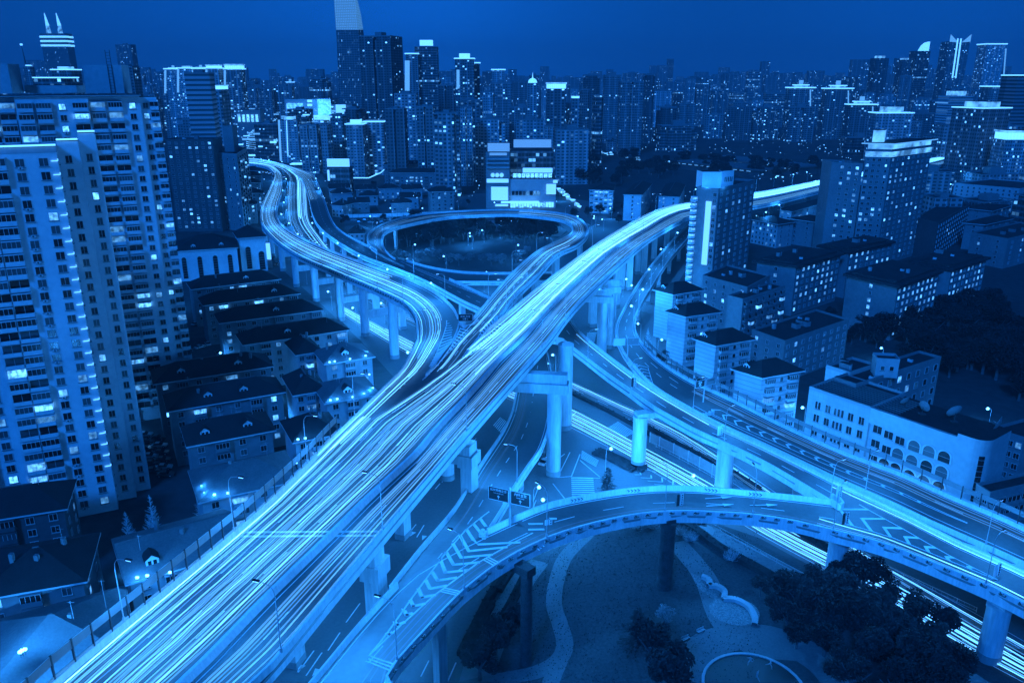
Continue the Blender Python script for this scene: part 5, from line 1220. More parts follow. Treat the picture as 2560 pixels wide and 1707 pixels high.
def dish(x, y, z, r, rz, el, lab):
    p = at(x, y, z); t = thing('satellite_dish', p, 0, lab, 'satellite dish'); b = MB(); n_ = 16; rings = 4
    pts = [[Vector((r * k / rings * math.cos(2 * math.pi * i / n_), r * k / rings * math.sin(2 * math.pi * i / n_), .35 * r * (k / rings) ** 2)) for i in range(n_)] for k in range(rings + 1)]
    for k in range(rings):
        for i in range(n_):
            j = (i + 1) % n_
            b.face([pts[k][i], pts[k + 1][i], pts[k + 1][j], pts[k][j]] if k else [pts[1][i], pts[1][j], pts[0][0]], 'metal'); q = Vector((0, 0, -.05)); b.face([pts[k][j] + q, pts[k + 1][j] + q, pts[k + 1][i] + q, pts[k][i] + q], 'wall_mid')
    b.tube((0, 0, 0), (0, 0, r * .8), .04, .04, 'metal', 5); o = b.obj('dish', t); o.rotation_euler = (R(el), 0, R(rz)); o.location = (0, 0, r + .5)
    b = MB(); b.tube((0, 0, 0), (0, 0, r + .4), .12, .1, 'dark_metal', 6); b.box((0, 0, .15), (1.6, 1.2, .3), 'dark_metal'); b.obj('stand', t)
for (x, y, r, rz, el, lab) in ((2262, 1020, 1.3, 200, 60, 'small satellite dish, first from the left on the arched-window roof'), (2305, 1035, 1.5, 120, 75, 'satellite dish seen edge-on, second on the arched-window roof'), (2385, 1055, 2.0, 190, 62, 'large round satellite dish facing the camera on the arched-window roof'), (2495, 1085, 2.0, 230, 70, 'large satellite dish at the far corner of the arched-window roof')): dish(x, y, 18, r, rz, el, lab)
building('office_wing', 'dark office wing with square windows behind the arched-window building', 'office building', quadpx((2085, 948), (2140, 966), (2352, 897), 18.5), 18.5, 'wall_mid', 'flat', fl=3.8, right=even(9, 'window', 1.8, 2.0, 0), lit=.06, clut=2)
blk('low tiled stair block with a gable on the arched-window roof line', (2065, 918), (2125, 936), (2190, 915), 19, 'tiled', nf=0, nr=0, clut=3, name='office_wing', cat='office building')
p_ = at(2205, 905, 22); building('roof_cabin', 'small pale rooftop cabin with two windows on the dark office wing', 'cabin', [(p_.x - 3, p_.y - 3), (p_.x + 3, p_.y - 4), (p_.x + 4, p_.y + 1), (p_.x - 2, p_.y + 2)], 23.5, 'wall_pale', 'flat', front=[(.3, 'window', 1.1, 1.3, 0), (.7, 'window', 1.1, 1.3, 0)], base=18.5, fl=3.5, lit=0)

# ---- three blocks and small houses around the ring
for lab, Ap, Bp, Cp, z, nf, nr, lit in (('white eight-storey block with three roof dormers behind the ring road', (1474, 474), (1533, 476), (1536, 462), 18, 5, 2, .45), ('pale gable end block with stepped roof, middle of three behind the highway', (1560, 486), (1604, 487), (1628, 460), 19, 1, 5, .2),
                                ('pale gable end block with lit stepped roof next to the small billboard', (1647, 490), (1697, 492), (1712, 462), 15, 2, 5, .2)):
    building('apartment_block', lab, 'apartment block', quadpx(Ap, Bp, Cp, z), z, 'wall_white', 'hip', 3.2, .8, 2.9, even(nf, 'bay' if nf > 3 else 'window', 2.2 if nf > 3 else 1.2, 2.4 if nf > 3 else 1.4, 2), even(nr, 'window', 1.4, 1.4, 1), lit)
sm = [((829, 512), (855, 514), 9), ((874, 508), (923, 506), 8), ((829, 484), (880, 482), 11), ((825, 472), (874, 470), 10), ((978, 508), (1027, 507), 9), ((1000, 494), (1046, 494), 9), ((899, 490), (944, 489), 8), ((890, 474), (937, 473), 8), ((950, 472), (1000, 470), 9), ((1010, 474), (1055, 472), 9), ((1075, 480), (1135, 478), 17), ((874, 584), (910, 583), 6), ((1090, 512), (1120, 512), 5)]
SMP = ['left front corner of the cluster', 'front, beside the car park', 'left, second row', 'far left, below the billboard', 'front centre', 'centre, second row', 'centre, between two pale houses', 'third row, left of centre', 'back row, left of centre', 'back row, right of centre', 'right end, the tallest of them', 'garden hut inside the road bend', 'low pavilion at the ring side']
for i, (Ap, Bp, z) in enumerate(sm):
    house('small house between curving ramp and ring, eaves at the %s' % SMP[i], Ap, Bp, z, 12, 3.5, 'wall_pale' if i % 3 != 1 else 'wall_mid', .12, roof='gable' if i % 2 else 'hip', kind='win')
# houses left of the curving ramp top
for i, (x0, x1, y) in enumerate(((596, 654, 428), (590, 652, 441), (590, 650, 458), (598, 656, 484), (590, 640, 512))):
    house('dark hip-roofed house in the strip left of the curving ramp, %s from the top' % ORD[i], (x0, y), (x1, y - 2), 14, 12, 3.5, 'wall_mid', .4, dorm=(.4,), kind='win')
# mansion rows centre
house('long apartment row with balconies below the dark tower blocks', (974, 432), (1144, 432), 18, 14, 3.2, 'wall_mid', .25, nwin=14)
house('second long roof with small dormers behind the balcony row', (960, 412), (1150, 410), 18, 14, 3.2, 'wall_mid', .1, dorm=(.1, .25, .4, .55, .7, .85))
# ---- mall with screens
Ym = 640
def slabpx(b, xl, xr, yt, yb, Y, dep, m, top='roof_flat'):
    a, c = at(xl, yt, 0, Y=Y), at(xr, yt, 0, Y=Y); zb = 0 if yb is None else at(xl, yb, 0, Y=Y).z
    b.prism([(a.x, a.y), (c.x, c.y), (c.x, c.y + dep), (a.x, a.y + dep)], max(zb, 0), a.z, m, top)
def scr(parent, xl, xr, yt, yb, Y, m='screen', name='screen'):
    a, c, d = at(xl, yt, 0, Y=Y), at(xr, yt, 0, Y=Y), at(xl, yb, 0, Y=Y); b = MB(); w_ = c.x - a.x; h_ = a.z - d.z
    b.box(((a.x + c.x) / 2, Y - .25, (a.z + d.z) / 2), (w_, .5, h_), m)
    for z in (a.z + .15, d.z - .15): b.box(((a.x + c.x) / 2, Y - .2, z), (w_ + .6, .6, .3), 'dark_metal')
    return b.obj(name, parent)
t = thing('shopping_mall', (0, 0, 0), 0, 'round-fronted mall tower with a big blank glowing screen and billboard crown', 'mall')
b = MB(); slabpx(b, 1214, 1274, 380, None, Ym, 30, 'wall_mid'); b.obj('wall', t)
for x0, x1, y0, y1, m in ((1219, 1274, 358, 379, 'screen_mid'), (1224, 1267, 382, 389, 'screen_mid'), (1217, 1271, 447, 457, 'screen'), (1228, 1270, 467, 501, 'screen'), (1238, 1270, 510, 516, 'screen')): scr(t, x0, x1, y0, y1, Ym - .3, m)
b = MB()
for y in (398, 408, 419): q = at(1245, y, 0, Y=Ym - 1.2); a = at(1217, y, 0, Y=Ym - 1.2); b.box((q.x, q.y, q.z), (abs(q.x - a.x) * 2, 2.4, 1.0), 'wall_pale')
b.obj('floor_band', t)
b = MB()
for x in (1232, 1243, 1254): q = at(x, 438, 0, Y=Ym - .4); b.tube((q.x, q.y, q.z), (q.x, q.y - .8, q.z), 1.6, 1.6, 'screen', 14)
b.obj('round_light', t)
t = thing('shopping_mall', (0, 0, 0), 0, 'wide lit mall with rooftop billboard and glowing signs behind the ring road', 'mall')
b = MB(); slabpx(b, 1276, 1384, 378, None, Ym + 20, 30, 'f_office'); slabpx(b, 1275, 1390, 448, None, Ym + 2, 17.9, 'wall_pale'); b.obj('wall', t)
for x0, x1, y0, y1, m, Y in ((1284, 1378, 349, 369, 'screen_mid', Ym + 19), (1307, 1381, 420, 432, 'screen', Ym + 1.5), (1366, 1390, 460, 486, 'screen', Ym + 1.2), (1383, 1394, 450, 458, 'screen', Ym + 1.2)): scr(t, x0, x1, y0, y1, Y, m)
b = MB()
for i in range(9):
    if rng.random() < .95: q = at(1287 + i * 11, 439, 0, Y=Ym + 1.2); b.box((q.x, q.y, q.z), (2.9, .4, 3.2), 'lit3')
for i in range(16): q = at(1279 + i * 6.8, 520, 0, Y=Ym + .9); b.box((q.x, q.y, 3), (1.7, .4, rng.uniform(2, 5)), rng.choice(('lit3', 'lit2', 'strip')))
for i in range(8): q = at(1283 + i * 9, 483, 0, Y=Ym + 1.2); b.box((q.x, q.y, q.z), (2.2, .3, 3.2), rng.choice(('glass', 'lit1', 'glass_soft')))
b.obj('window', t)['kind'] = 'stuff'
b = MB(); q = at(1300, 512, 0, Y=Ym - 3); b.box((q.x, q.y, 5.6), (30, 8, .5), 'strip'); b.obj('canopy', t)

# ---- apartment towers with shader-lit facades (mid distance and skyline)
def tower(name, label, cat, xl, xr, yt, Y, m, dep=18, rz=0.0, crown=None, xb=None, yw=None, extra=(), group=None, rim=True):
    """front wall spans photo columns xl..xr at distance Y, roof at row yt"""
    t = thing(name, (0, 0, 0), 0, label, cat)
    if group: t['group'] = group
    a, c = at(xl, yt, 0, Y=Y), at(xr, yt, 0, Y=Y)
    cx, w_, z = (a.x + c.x) / 2, (c.x - a.x), a.z
    w_ = w_ / (abs(math.cos(rz)) + abs(math.sin(rz)) * dep / max(w_, 1) * .6) if rz else w_
    def rect(ww, dd, ox=0, oy=0):
        return [(cx + (x * ww / 2 + ox) * math.cos(rz) - (y * dd / 2 + oy) * math.sin(rz), Y + dep / 2 + (x * ww / 2 + ox) * math.sin(rz) + (y * dd / 2 + oy) * math.cos(rz)) for x, y in ((-1, -1), (1, -1), (1, 1), (-1, 1))]
    b = MB(); P = rect(w_, dep)
    bm = rng.random()
    if bm < .45 or crown: b.prism(P, 0, z, m, 'roof_flat')
    elif bm < .75:
        b.prism(rect(w_ * .62, dep), 0, z, m, 'roof_flat'); b.prism(rect(w_ * .999, dep * .7, 0, dep * .1), 0, z - w_ * .12, m, 'roof_flat')
    else:
        b.prism(rect(w_ * .44, dep, -w_ * .28), 0, z, m, 'roof_flat'); b.prism(rect(w_ * .44, dep, w_ * .28), 0, z - .02, m, 'roof_flat'); b.prism(rect(w_ * .4, dep * .75, 0, .5), 0, z - w_ * .08, m, 'roof_flat')
    b.obj('wall', t)
    b = MB()
    if crown is None:
        b.box((cx, Y + dep / 2, z + w_ * .07), (w_ * rng.uniform(.2, .4), dep * .4, w_ * .14), 'wall_mid', rz); parapet_rim(b, P, z, max(.8, Y * .0012), .5, 'wall_mid'); b.obj('roof', t)
    else:
        kinds = crown if isinstance(crown, (list, tuple)) else (crown,)
        e = max(.4, Y * .0010)
        for cr in kinds:
            if cr == 'strip': b.prism(offset_poly(P, e), z, z + e * 1.3, 'strip', 'strip_soft')
            if cr == 'box': b.prism(rect(w_ * .55, dep * .6), z + e, z + w_ * .28, 'strip', 'roof_flat')
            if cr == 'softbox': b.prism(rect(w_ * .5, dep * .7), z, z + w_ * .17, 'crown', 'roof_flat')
            if cr == 'pagoda':
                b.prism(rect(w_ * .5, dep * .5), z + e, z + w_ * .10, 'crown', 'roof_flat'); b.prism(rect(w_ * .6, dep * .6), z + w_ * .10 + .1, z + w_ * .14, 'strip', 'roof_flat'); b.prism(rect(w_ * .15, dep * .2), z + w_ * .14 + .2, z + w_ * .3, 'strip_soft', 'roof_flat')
            if cr == 'cols':
                for i in range(9): q = rect(w_ * .07, dep * .9, -w_ / 2 + w_ * (i + .5) / 9); b.prism(q, z, z + w_ * .22, 'strip', 'strip')
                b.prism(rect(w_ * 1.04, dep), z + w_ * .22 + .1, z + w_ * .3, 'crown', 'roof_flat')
            if cr == 'dome':
                n_ = 12
                for k in range(4):
                    r0, r1 = w_ * .42 * math.cos(k * .35), w_ * .42 * math.cos((k + 1) * .35); b.tube((cx, Y + dep / 2, z + w_ * .42 * math.sin(k * .35)), (cx, Y + dep / 2, z + w_ * .42 * math.sin((k + 1) * .35)), r0, r1, 'strip', n_, False)
                b.tube((cx, Y + dep / 2, z + w_ * .4), (cx, Y + dep / 2, z + w_ * .9), w_ * .05, .1, 'strip', 6)
            if cr == 'blade':
                h_ = w_ * .6; y0 = Y + dep * .3
                pts = [(-.1, 0), (.5, 0), (.5, 1), (.28, .9), (.08, .6)]
                b.face([(cx + p * w_, y0, z + q * h_) for p, q in pts], 'strip'); b.face([(cx + p * w_, y0 + dep * .4, z + q * h_) for p, q in reversed(pts)], 'strip')
                for i in range(5): p, q = pts[i], pts[(i + 1) % 5]; b.face([(cx + q[0] * w_, y0, z + q[1] * h_), (cx + p[0] * w_, y0, z + p[1] * h_), (cx + p[0] * w_, y0 + dep * .4, z + p[1] * h_), (cx + q[0] * w_, y0 + dep * .4, z + q[1] * h_)], 'strip')
            if cr == 'vee':
                for s_ in (-1, 1):
                    b.face([(cx + s_ * w_ * .08, Y - .3, z - w_ * .05), (cx + s_ * w_ * .5, Y - .3, z - w_ * .02), (cx + s_ * w_ * .5, Y - .3, z + w_ * .32)][::s_], 'strip_soft')
            if cr == 'bands':
                for k in range(3): b.prism(offset_poly(P, e * .6), z - w_ * .16 * (k + 1), z - w_ * .16 * (k + 1) + w_ * .07, 'strip', 'strip')
            if cr == 'spires':
                for s_ in (-.18, .28):
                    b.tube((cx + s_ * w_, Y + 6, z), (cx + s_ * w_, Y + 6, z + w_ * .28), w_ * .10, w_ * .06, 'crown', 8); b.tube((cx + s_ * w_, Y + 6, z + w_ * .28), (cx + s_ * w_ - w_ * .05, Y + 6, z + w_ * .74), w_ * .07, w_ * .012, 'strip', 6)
        b.obj('lit_crown', t)
    for ex in extra:      # lit vertical lines: (x px, y0, y1, width m, mat)
        p, q = at(ex[0], ex[1], 0, Y=Y - .6), at(ex[5] if len(ex) > 5 else ex[0], ex[2], 0, Y=Y - .6); b = MB(); w2 = ex[3]
        b.face([(q.x - w2 / 2, q.y, q.z), (q.x + w2 / 2, q.y, q.z), (p.x + w2 / 2, p.y, p.z), (p.x - w2 / 2, p.y, p.z)], ex[4])
        b.face([(p.x - w2 / 2, p.y + .3, p.z), (p.x + w2 / 2, p.y + .3, p.z), (q.x + w2 / 2, q.y + .3, q.z), (q.x - w2 / 2, q.y + .3, q.z)], ex[4]); b.obj('light_line', t)
    return t
T_ = tower
AT, AC = 'apartment_tower', 'apartment tower'
# skyline landmarks
T_('twin_spire_tower', 'dark tower on the left skyline carrying two glowing needle spires', 'skyscraper', 99, 163, 84, 2600, 'f_gloss', 40, 0, ('spires', 'bands'))
T_('office_tower', 'lone dark tower on the left skyline without a crown', 'office tower', 288, 327, 114, 2300, 'f_dark', 30)
T_('mast_tower', 'slender building with a lit box and a radio mast at the left edge', 'tower', 58, 76, 168, 1500, 'f_dark', 12, 0, 'box')
t = thing('radio_mast', (0, 0, 0), 0, 'thin radio mast rising from the slender building at the left edge', 'mast'); b = MB(); p, q = at(64, 158, 0, Y=1480), at(53, 112, 0, Y=1480); b.tube(p, q, 1.2, .3, 'dark_metal', 6); b.obj('mast', t); b = MB(); b.box(q, (3, 3, 3), 'dot'); b.obj('beacon', t)
T_('office_block', 'wide office with rows of lit floors and uplit crown above the pale slab', 'office', 84, 160, 196, 620, 'f_office', 20, 0, 'strip')
T_('office_block', 'dark block with a brightly lit stepped roof behind the lit office at left', 'office', 128, 178, 176, 900, 'f_dark', 20, 0, ('strip', 'softbox'))
T_('hotel_tower', 'pale curved-looking tower with strong horizontal bands at left', 'hotel', 448, 516, 184, 640, 'f_band', 26, R(12))
T_('office_tower', 'dark tower with glowing vertical fins at its top beside the banded tower', 'office tower', 518, 552, 224, 700, 'f_dark', 20, 0, 'cols')
for i, (x0, x1, yt, cr) in enumerate(((411, 442, 174, 'pagoda'), (443, 480, 172, 'softbox'), (480, 512, 173, 'pagoda'), (514, 545, 172, 'cols'), (560, 602, 174, 'cols'))):
    T_(AT, 'lit-crowned block in the long skyline row left of centre, %s from its left' % ORD[i], AC, x0, x1, yt, 1250, 'f_busy', 20, 0, (cr, 'strip'), extra=((x0 + 2, yt + 2, yt + 60, 3, 'strip_soft'),))
T_(AT, 'unlit rectangular block seen above the roof hut of the pale slab', AC, 290, 330, 168, 900, 'f_dark', 18)
# supertall
t = thing('glass_skyscraper', (0, 0, 0), 0, 'very tall glass skyscraper whose top is cut off by the frame', 'skyscraper')
Ys = 1500
def bandpts(y, xl, xm, xr): return at(xl, y, 0, Y=Ys + 12), at(xm, y, 0, Y=Ys), at(xr, y, 0, Y=Ys + 40)
rows = [(-60, 832, 884, 884.5), (-25, 834, 886, 889), (0, 835, 887, 893.5), (35, 837, 891, 902), (75, 840, 895, 908), (110, 842, 898, 912), (180, 845, 902, 916), (270, 848, 905, 920), (420, 851, 906, 922)]
b1_, b2_ = MB(), MB()
for i in range(len(rows) - 1):
    (y0, *x0), (y1, *x1) = rows[i], rows[i + 1]; p, q = bandpts(y0, *x0), bandpts(y1, *x1); bb = b1_ if y1 <= 76 else b2_
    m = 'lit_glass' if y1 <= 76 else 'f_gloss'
    for k in range(2):
        w_ = (p[k + 1] - p[k]).length; bb.face([q[k], q[k + 1], p[k + 1], p[k]], m, [(0 + 60 * k, q[k].z), (w_ + 60 * k, q[k + 1].z), (w_ + 60 * k, p[k + 1].z), (60 * k, p[k].z)])
    back0, back1 = Vector(((p[0].x + p[2].x) / 2, Ys + 70, p[0].z)), Vector(((q[0].x + q[2].x) / 2, Ys + 70, q[0].z))
    bb.face([q[2], back1, back0, p[2]], m); bb.face([back1, q[0], p[0], back0], m)
def litglass():  # floodlight on the glazing painted as an emission grid
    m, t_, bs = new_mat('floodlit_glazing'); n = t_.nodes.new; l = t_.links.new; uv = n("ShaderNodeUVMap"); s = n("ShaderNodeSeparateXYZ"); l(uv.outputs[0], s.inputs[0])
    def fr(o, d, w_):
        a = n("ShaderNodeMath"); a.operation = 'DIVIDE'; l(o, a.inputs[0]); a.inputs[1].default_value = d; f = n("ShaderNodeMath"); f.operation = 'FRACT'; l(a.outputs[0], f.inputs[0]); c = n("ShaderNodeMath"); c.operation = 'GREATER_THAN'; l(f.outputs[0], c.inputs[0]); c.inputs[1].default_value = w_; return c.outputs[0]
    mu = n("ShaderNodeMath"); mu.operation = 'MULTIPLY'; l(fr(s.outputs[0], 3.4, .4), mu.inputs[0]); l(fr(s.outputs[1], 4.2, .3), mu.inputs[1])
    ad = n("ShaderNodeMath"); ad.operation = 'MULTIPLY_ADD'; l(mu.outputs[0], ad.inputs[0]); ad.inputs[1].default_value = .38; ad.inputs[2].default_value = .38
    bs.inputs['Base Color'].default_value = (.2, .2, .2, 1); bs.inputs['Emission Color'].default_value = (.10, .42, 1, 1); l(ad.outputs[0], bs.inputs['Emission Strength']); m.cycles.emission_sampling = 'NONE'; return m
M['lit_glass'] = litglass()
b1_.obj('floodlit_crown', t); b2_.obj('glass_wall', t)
T_('office_tower', 'broad dark tower with diamond-patterned walls beside the skyscraper', 'office tower', 899, 992, 92, 1050, 'f_dark', 40, R(-14))
T_('office_tower', 'tower with a glowing box crown right of the dark patterned tower', 'office tower', 1036, 1092, 117, 1250, 'f_office', 26, 0, 'box')
T_('office_tower', 'lower tower with a lit roof line and bright bars down its left edge', 'office tower', 1014, 1044, 136, 1240, 'f_dark', 20, 0, 'strip', extra=((1018, 152, 235, 7, 'strip_soft'),))
T_(AT, 'tower with a small glowing crown and lit left edge, right of centre skyline', AC, 1137, 1184, 148, 1150, 'f_flat', 22, 0, ('strip', 'box'), extra=((1145, 175, 222, 4, 'strip_soft'),))
T_(AT, 'tower with a lit roof line leaning on the small-crowned tower', AC, 1185, 1198, 159, 1170, 'f_dark', 18, 0, 'strip')
T_(AT, 'block with a white T-shaped light on its roof, centre skyline', AC, 1230, 1262, 176, 1500, 'f_flat', 18, 0, 'strip')
T_('domed_tower', 'tower with a glowing dome and finial on the skyline', 'tower', 1318, 1346, 208, 1050, 'f_flat', 22, 0, 'dome')
T_(AT, 'tower with a glowing colonnade crown near the domed tower', AC, 1367, 1416, 222, 950, 'f_flat', 20, 0, 'cols')
T_(AT, 'small tower with a glowing colonnade crown below the skyline', AC, 1430, 1449, 246, 900, 'f_flat', 14, 0, 'cols')
for i, x in enumerate((1462, 1514)): T_(AT, '%s of two dark twin blocks with square roof turrets' % ('left', 'right')[i], AC, x - 2, x + 40, 190, 1300, 'f_dark', 20); 
T_('hazy_tower', 'faint lone tower rising above the right part of the skyline', 'skyscraper', 1671, 1685, 150, 4200, 'f_far', 40)
for i, (x0, x1, yt, Y) in enumerate(((1975, 2038, 221, 1400), (2067, 2133, 223, 1380), (2127, 2194, 263, 1250), )):
    T_(AT, 'tower with lit pagoda roof and bright cornice, %s of the right-hand trio from the left' % ORD[i], AC, x0, x1, yt, Y, 'f_dark', 20, 0, ('strip', 'pagoda'), extra=((x1 - 12, yt + 4, yt + 50, 2, 'strip_soft'),))
T_(AT, 'apartment tower with two bright roof lines in front of the crowned tower', AC, 2192, 2284, 284, 1000, 'f_flat', 22, 0, ('strip', 'softbox'))
T_('office_tower', 'distant tower with a bright corner box, first of the right-hand skyscrapers', 'office tower', 2190, 2223, 146, 1900, 'f_dark', 30, 0, 'softbox')
T_('office_tower', 'distant tower with a slanted bright roof, second of the right-hand skyscrapers', 'office tower', 2256, 2280, 150, 1900, 'f_dark', 26, 0, 'softbox')
T_('office_tower', 'distant tower with a glowing sail-shaped crown', 'office tower', 2290, 2327, 128, 1900, 'f_office', 30, 0, 'blade')
T_('office_tower', 'distant tower with a notched top and twin glowing lines down its middle', 'office tower', 2374, 2426, 104, 1800, 'f_dark', 36, 0, 'vee', extra=((2395, 97, 196, 3, 'strip', 2381), (2403, 97, 196, 3, 'strip', 2389)))
T_('office_tower', 'distant tower sprinkled with dotted lights and a bright top band', 'office tower', 2468, 2516, 112, 1800, 'f_busy', 36, 0, 'strip', extra=((2515, 122, 196, 3, 'strip_soft', 2509),))
T_(AT, 'striped tower with a floodlit crown left of the tall dark tower at right', AC, 2368, 2436, 240, 1100, 'f_band', 24, R(8), ('softbox',))
T_(AT, 'tall dark tower with lit crown near the right edge', AC, 2428, 2532, 272, 760, 'f_dark', 34, R(20), ('strip', 'softbox'))
T_('office_tower', 'tower with many bright horizontal lines cut by the right edge', 'office tower', 2546, 2600, 190, 900, 'f_band', 30, 0, 'strip')
T_(AT, 'block with heaped floodlit roof pavilions at the right edge', AC, 2515, 2590, 350, 720, 'f_flat', 20, 0, ('cols',))
T_(AT, 'tall plain tower behind the floodlit pavilions at the right edge', AC, 2476, 2545, 218, 1150, 'f_flat', 24, 0, 'strip')
# mid-distance towers
T_(AT, 'pale apartment tower right of the mall, unlit concrete frame', AC, 1385, 1472, 326, 790, 'f_near', 22, R(8))
T_(AT, 'pale apartment tower left behind the mall with a square roof room', AC, 1186, 1262, 300, 820, 'f_near', 22, 0)
T_(AT, 'pale apartment tower right behind the mall billboard', AC, 1290, 1360, 302, 840, 'f_near', 22, 0)
T_(AT, 'white stair tower block standing between mall and framed tower', AC, 1362, 1384, 318, 795, 'f_near', 18, 0)
T_(AT, 'apartment tower with a glowing rooftop box and lit ground terrace', AC, 864, 906, 312, 850, 'f_near', 24, 0, ('strip', 'box'))
T_(AT, 'busy apartment tower with lit bays joined right of the glowing rooftop box', AC, 908, 958, 306, 870, 'f_busy', 20, 0, ('strip',))
T_(AT, 'pale apartment slab beside the tower edged with a string of lights', AC, 748, 790, 314, 880, 'f_near', 18, 0)
T_(AT, 'pale apartment slab, right half of the pair near the string of lights', AC, 796, 822, 313, 884, 'f_near', 18, 0)
T_(AT, 'dark apartment tower with a round-topped roof room behind the bright mall screens', AC, 822, 864, 290, 930, 'f_dark', 22, 0)
T_(AT, 'dark apartment tower carrying a string of lights down its left edge', AC, 696, 742, 300, 1000, 'f_flat', 20, 0, 'softbox', extra=((697, 300, 403, 2.4, 'strip_soft', 702), (716, 302, 392, .9, 'strip', 720)))
for i, (x0, x1, yt, Y, m) in enumerate(((985, 1040, 236, 900, 'f_flat'), (962, 1010, 274, 760, 'f_dark'), (1040, 1082, 268, 760, 'f_flat'), (1082, 1146, 285, 700, 'f_busy'), (1150, 1205, 252, 860, 'f_dark'), (1150, 1180, 270, 780, 'f_flat'), (1095, 1135, 215, 1200, 'f_dark'), (1060, 1100, 205, 1300, 'f_dark'), (1225, 1280, 208, 1100, 'f_flat'), (1200, 1240, 232, 1000, 'f_flat'),
                                       (1450, 1475, 226, 1000, 'f_dark'), (1485, 1510, 240, 980, 'f_office'), (1552, 1610, 206, 1100, 'f_dark'), (1612, 1640, 188, 1300, 'f_dark'), (1700, 1740, 262, 1300, 'f_dark'))):
    T_(AT, 'dim apartment tower in the dense centre cluster, %s rightwards from the dark patterned tower' % ORD[i], AC, x0, x1, yt, Y, m, 20)
T_('office_block', 'long dark institutional block with vertical piers in the right centre', 'office', 1650, 1748, 316, 1160, 'f_office', 26, R(6))
T_('office_block', 'low wide hall with pale eaves left of the long dark institutional block', 'hall', 1520, 1600, 345, 1150, 'f_dark', 26)
# bright mall behind
t = thing('shopping_mall', (0, 0, 0), 0, 'floodlit mall wall with three giant glowing posters left of the skyscraper', 'mall')
b = MB(); slabpx(b, 712, 800, 248, None, 1220, 40, 'wall_pale'); slabpx(b, 800.3, 880, 262, None, 1222, 37.9, 'wall_mid'); b.obj('wall', t)
def poster(seed):
    m, t_, bs = new_mat('glowing_poster'); n = t_.nodes.new; l = t_.links.new; g = n("ShaderNodeNewGeometry"); v = n("ShaderNodeTexVoronoi"); v.inputs['Scale'].default_value = .33 + seed * .02; l(g.outputs['Position'], v.inputs[0])
    r = n("ShaderNodeMapRange"); l(v.outputs['Distance'], r.inputs[0]); r.inputs[1].default_value = .1; r.inputs[2].default_value = .8; r.inputs[3].default_value = 2.2; r.inputs[4].default_value = .5
    bs.inputs['Emission Color'].default_value = (.1, .42, 1, 1); l(r.outputs[0], bs.inputs['Emission Strength']); m.cycles.emission_sampling = 'NONE'; return m
M['poster'] = poster(1)
scr(t, 716, 757, 258, 282, 1218, 'poster'); scr(t, 793, 826, 248, 300, 1217, 'poster'); scr(t, 839, 864, 262, 288, 1219, 'screen'); scr(t, 768, 780, 250, 256, 1218, 'strip'); scr(t, 768, 780, 260, 266, 1218, 'strip'); scr(t, 775, 830, 288, 300, 1200, 'screen'); light((at(790, 280, 0, Y=1190)), 60000, parent=t, size=4)
t = thing('lit_hall', (0, 0, 0), 0, 'glowing glass hall with tall lit bays above the dotted dome', 'hall'); b = MB(); slabpx(b, 588, 650, 275, None, 1210, 20, 'wall_mid'); b.obj('wall', t)
b = MB()
for i in range(5): a = at(594 + i * 11, 287, 0, Y=1209); c = at(602 + i * 11, 305, 0, Y=1209); b.box(((a.x + c.x) / 2, 1209, (a.z + c.z) / 2), (c.x - a.x, .5, a.z - c.z), 'lit3')
b.obj('glazing', t)
# dotted dome
t = thing('dotted_dome', (0, 0, 0), 0, 'low round dome covered with a net of tiny lamps', 'dome'); cdm = at(652, 372, 0, Y=1150); b = MB(); rx, rz_ = 29, 22
def domep(a, e, k=1.0): 
    zz_ = {0: 0}; return Vector((cdm.x + 8 + rx * 1.15 * math.cos(a) * (math.cos(e) ** .55) * k, 1172 + rx * math.sin(a) * (math.cos(e) ** .55) * k, 3 + rz_ * 1.3 * math.sin(e) * k))
for i in range(24):
    for j in range(8):
        a0, a1, e0_, e1_ = 2 * math.pi * i / 24, 2 * math.pi * (i + 1) / 24, math.pi / 2 * j / 8, math.pi / 2 * (j + 1) / 8 - (1e-3 if j == 7 else 0); b.face([domep(a0, e0_), domep(a1, e0_), domep(a1, e1_), domep(a0, e1_)], 'wall_dark')
b.tube((cdm.x + 8, 1172, 0), (cdm.x + 8, 1172, 3), 33, 33, 'wall_dark', 24); b.obj('shell', t); b = MB()
for j in range(15):
    e = math.pi / 2 * (j + .5) / 16
    for i in range(int(54)):
        a = math.pi + math.pi * (i + (j % 2) * .5) / 54; p = domep(a, e, 1.01); b.box(p, (.5, .5, .5), 'dot')
o = b.obj('dome_lamp', t); o['kind'] = 'stuff'; b = MB(); slabpx(b, 605, 694, 346, 351, 1135, .6, 'strip_soft'); b.obj('sign_band', t)
# billboard building
t = thing('billboard_building', (0, 0, 0), 0, 'low office topped by a big pale billboard, beside the ramp', 'office building'); b = MB(); slabpx(b, 817, 873, 420, None, 720, 16, 'f_office'); b.obj('wall', t); scr(t, 817, 873, 397, 417, 719, 'screen'); scr(t, 818, 823, 425, 452, 719, 'screen')
t = thing('petrol_station', (0, 0, 0), 0, 'brightly lit canopy beside the top of the curving ramp', 'canopy'); b = MB(); q = at(757, 412, 5, ); b.box((q.x, q.y, 6), (26, 12, 1.2), 'strip'); b.obj('canopy', t); b = MB()
for dx in (-10, 0, 10): b.tube((q.x + dx, q.y, 0), (q.x + dx, q.y, 5.4), .3, .3, 'metal', 6)
b.obj('column', t)
t = thing('terrace_light', (0, 0, 0), 0, 'continuous glowing parapet line along the terrace below the lit apartment towers', 'light strip'); b = MB(); pts = [at(876, 445, 6), at(922, 445, 6), at(938, 438, 6), at(952, 432, 6), at(963, 422, 6)]
for p, q in zip(pts, pts[1:]): b.tube(p, q, .5, .5, 'strip', 6)
b.obj('glowing_parapet', t)

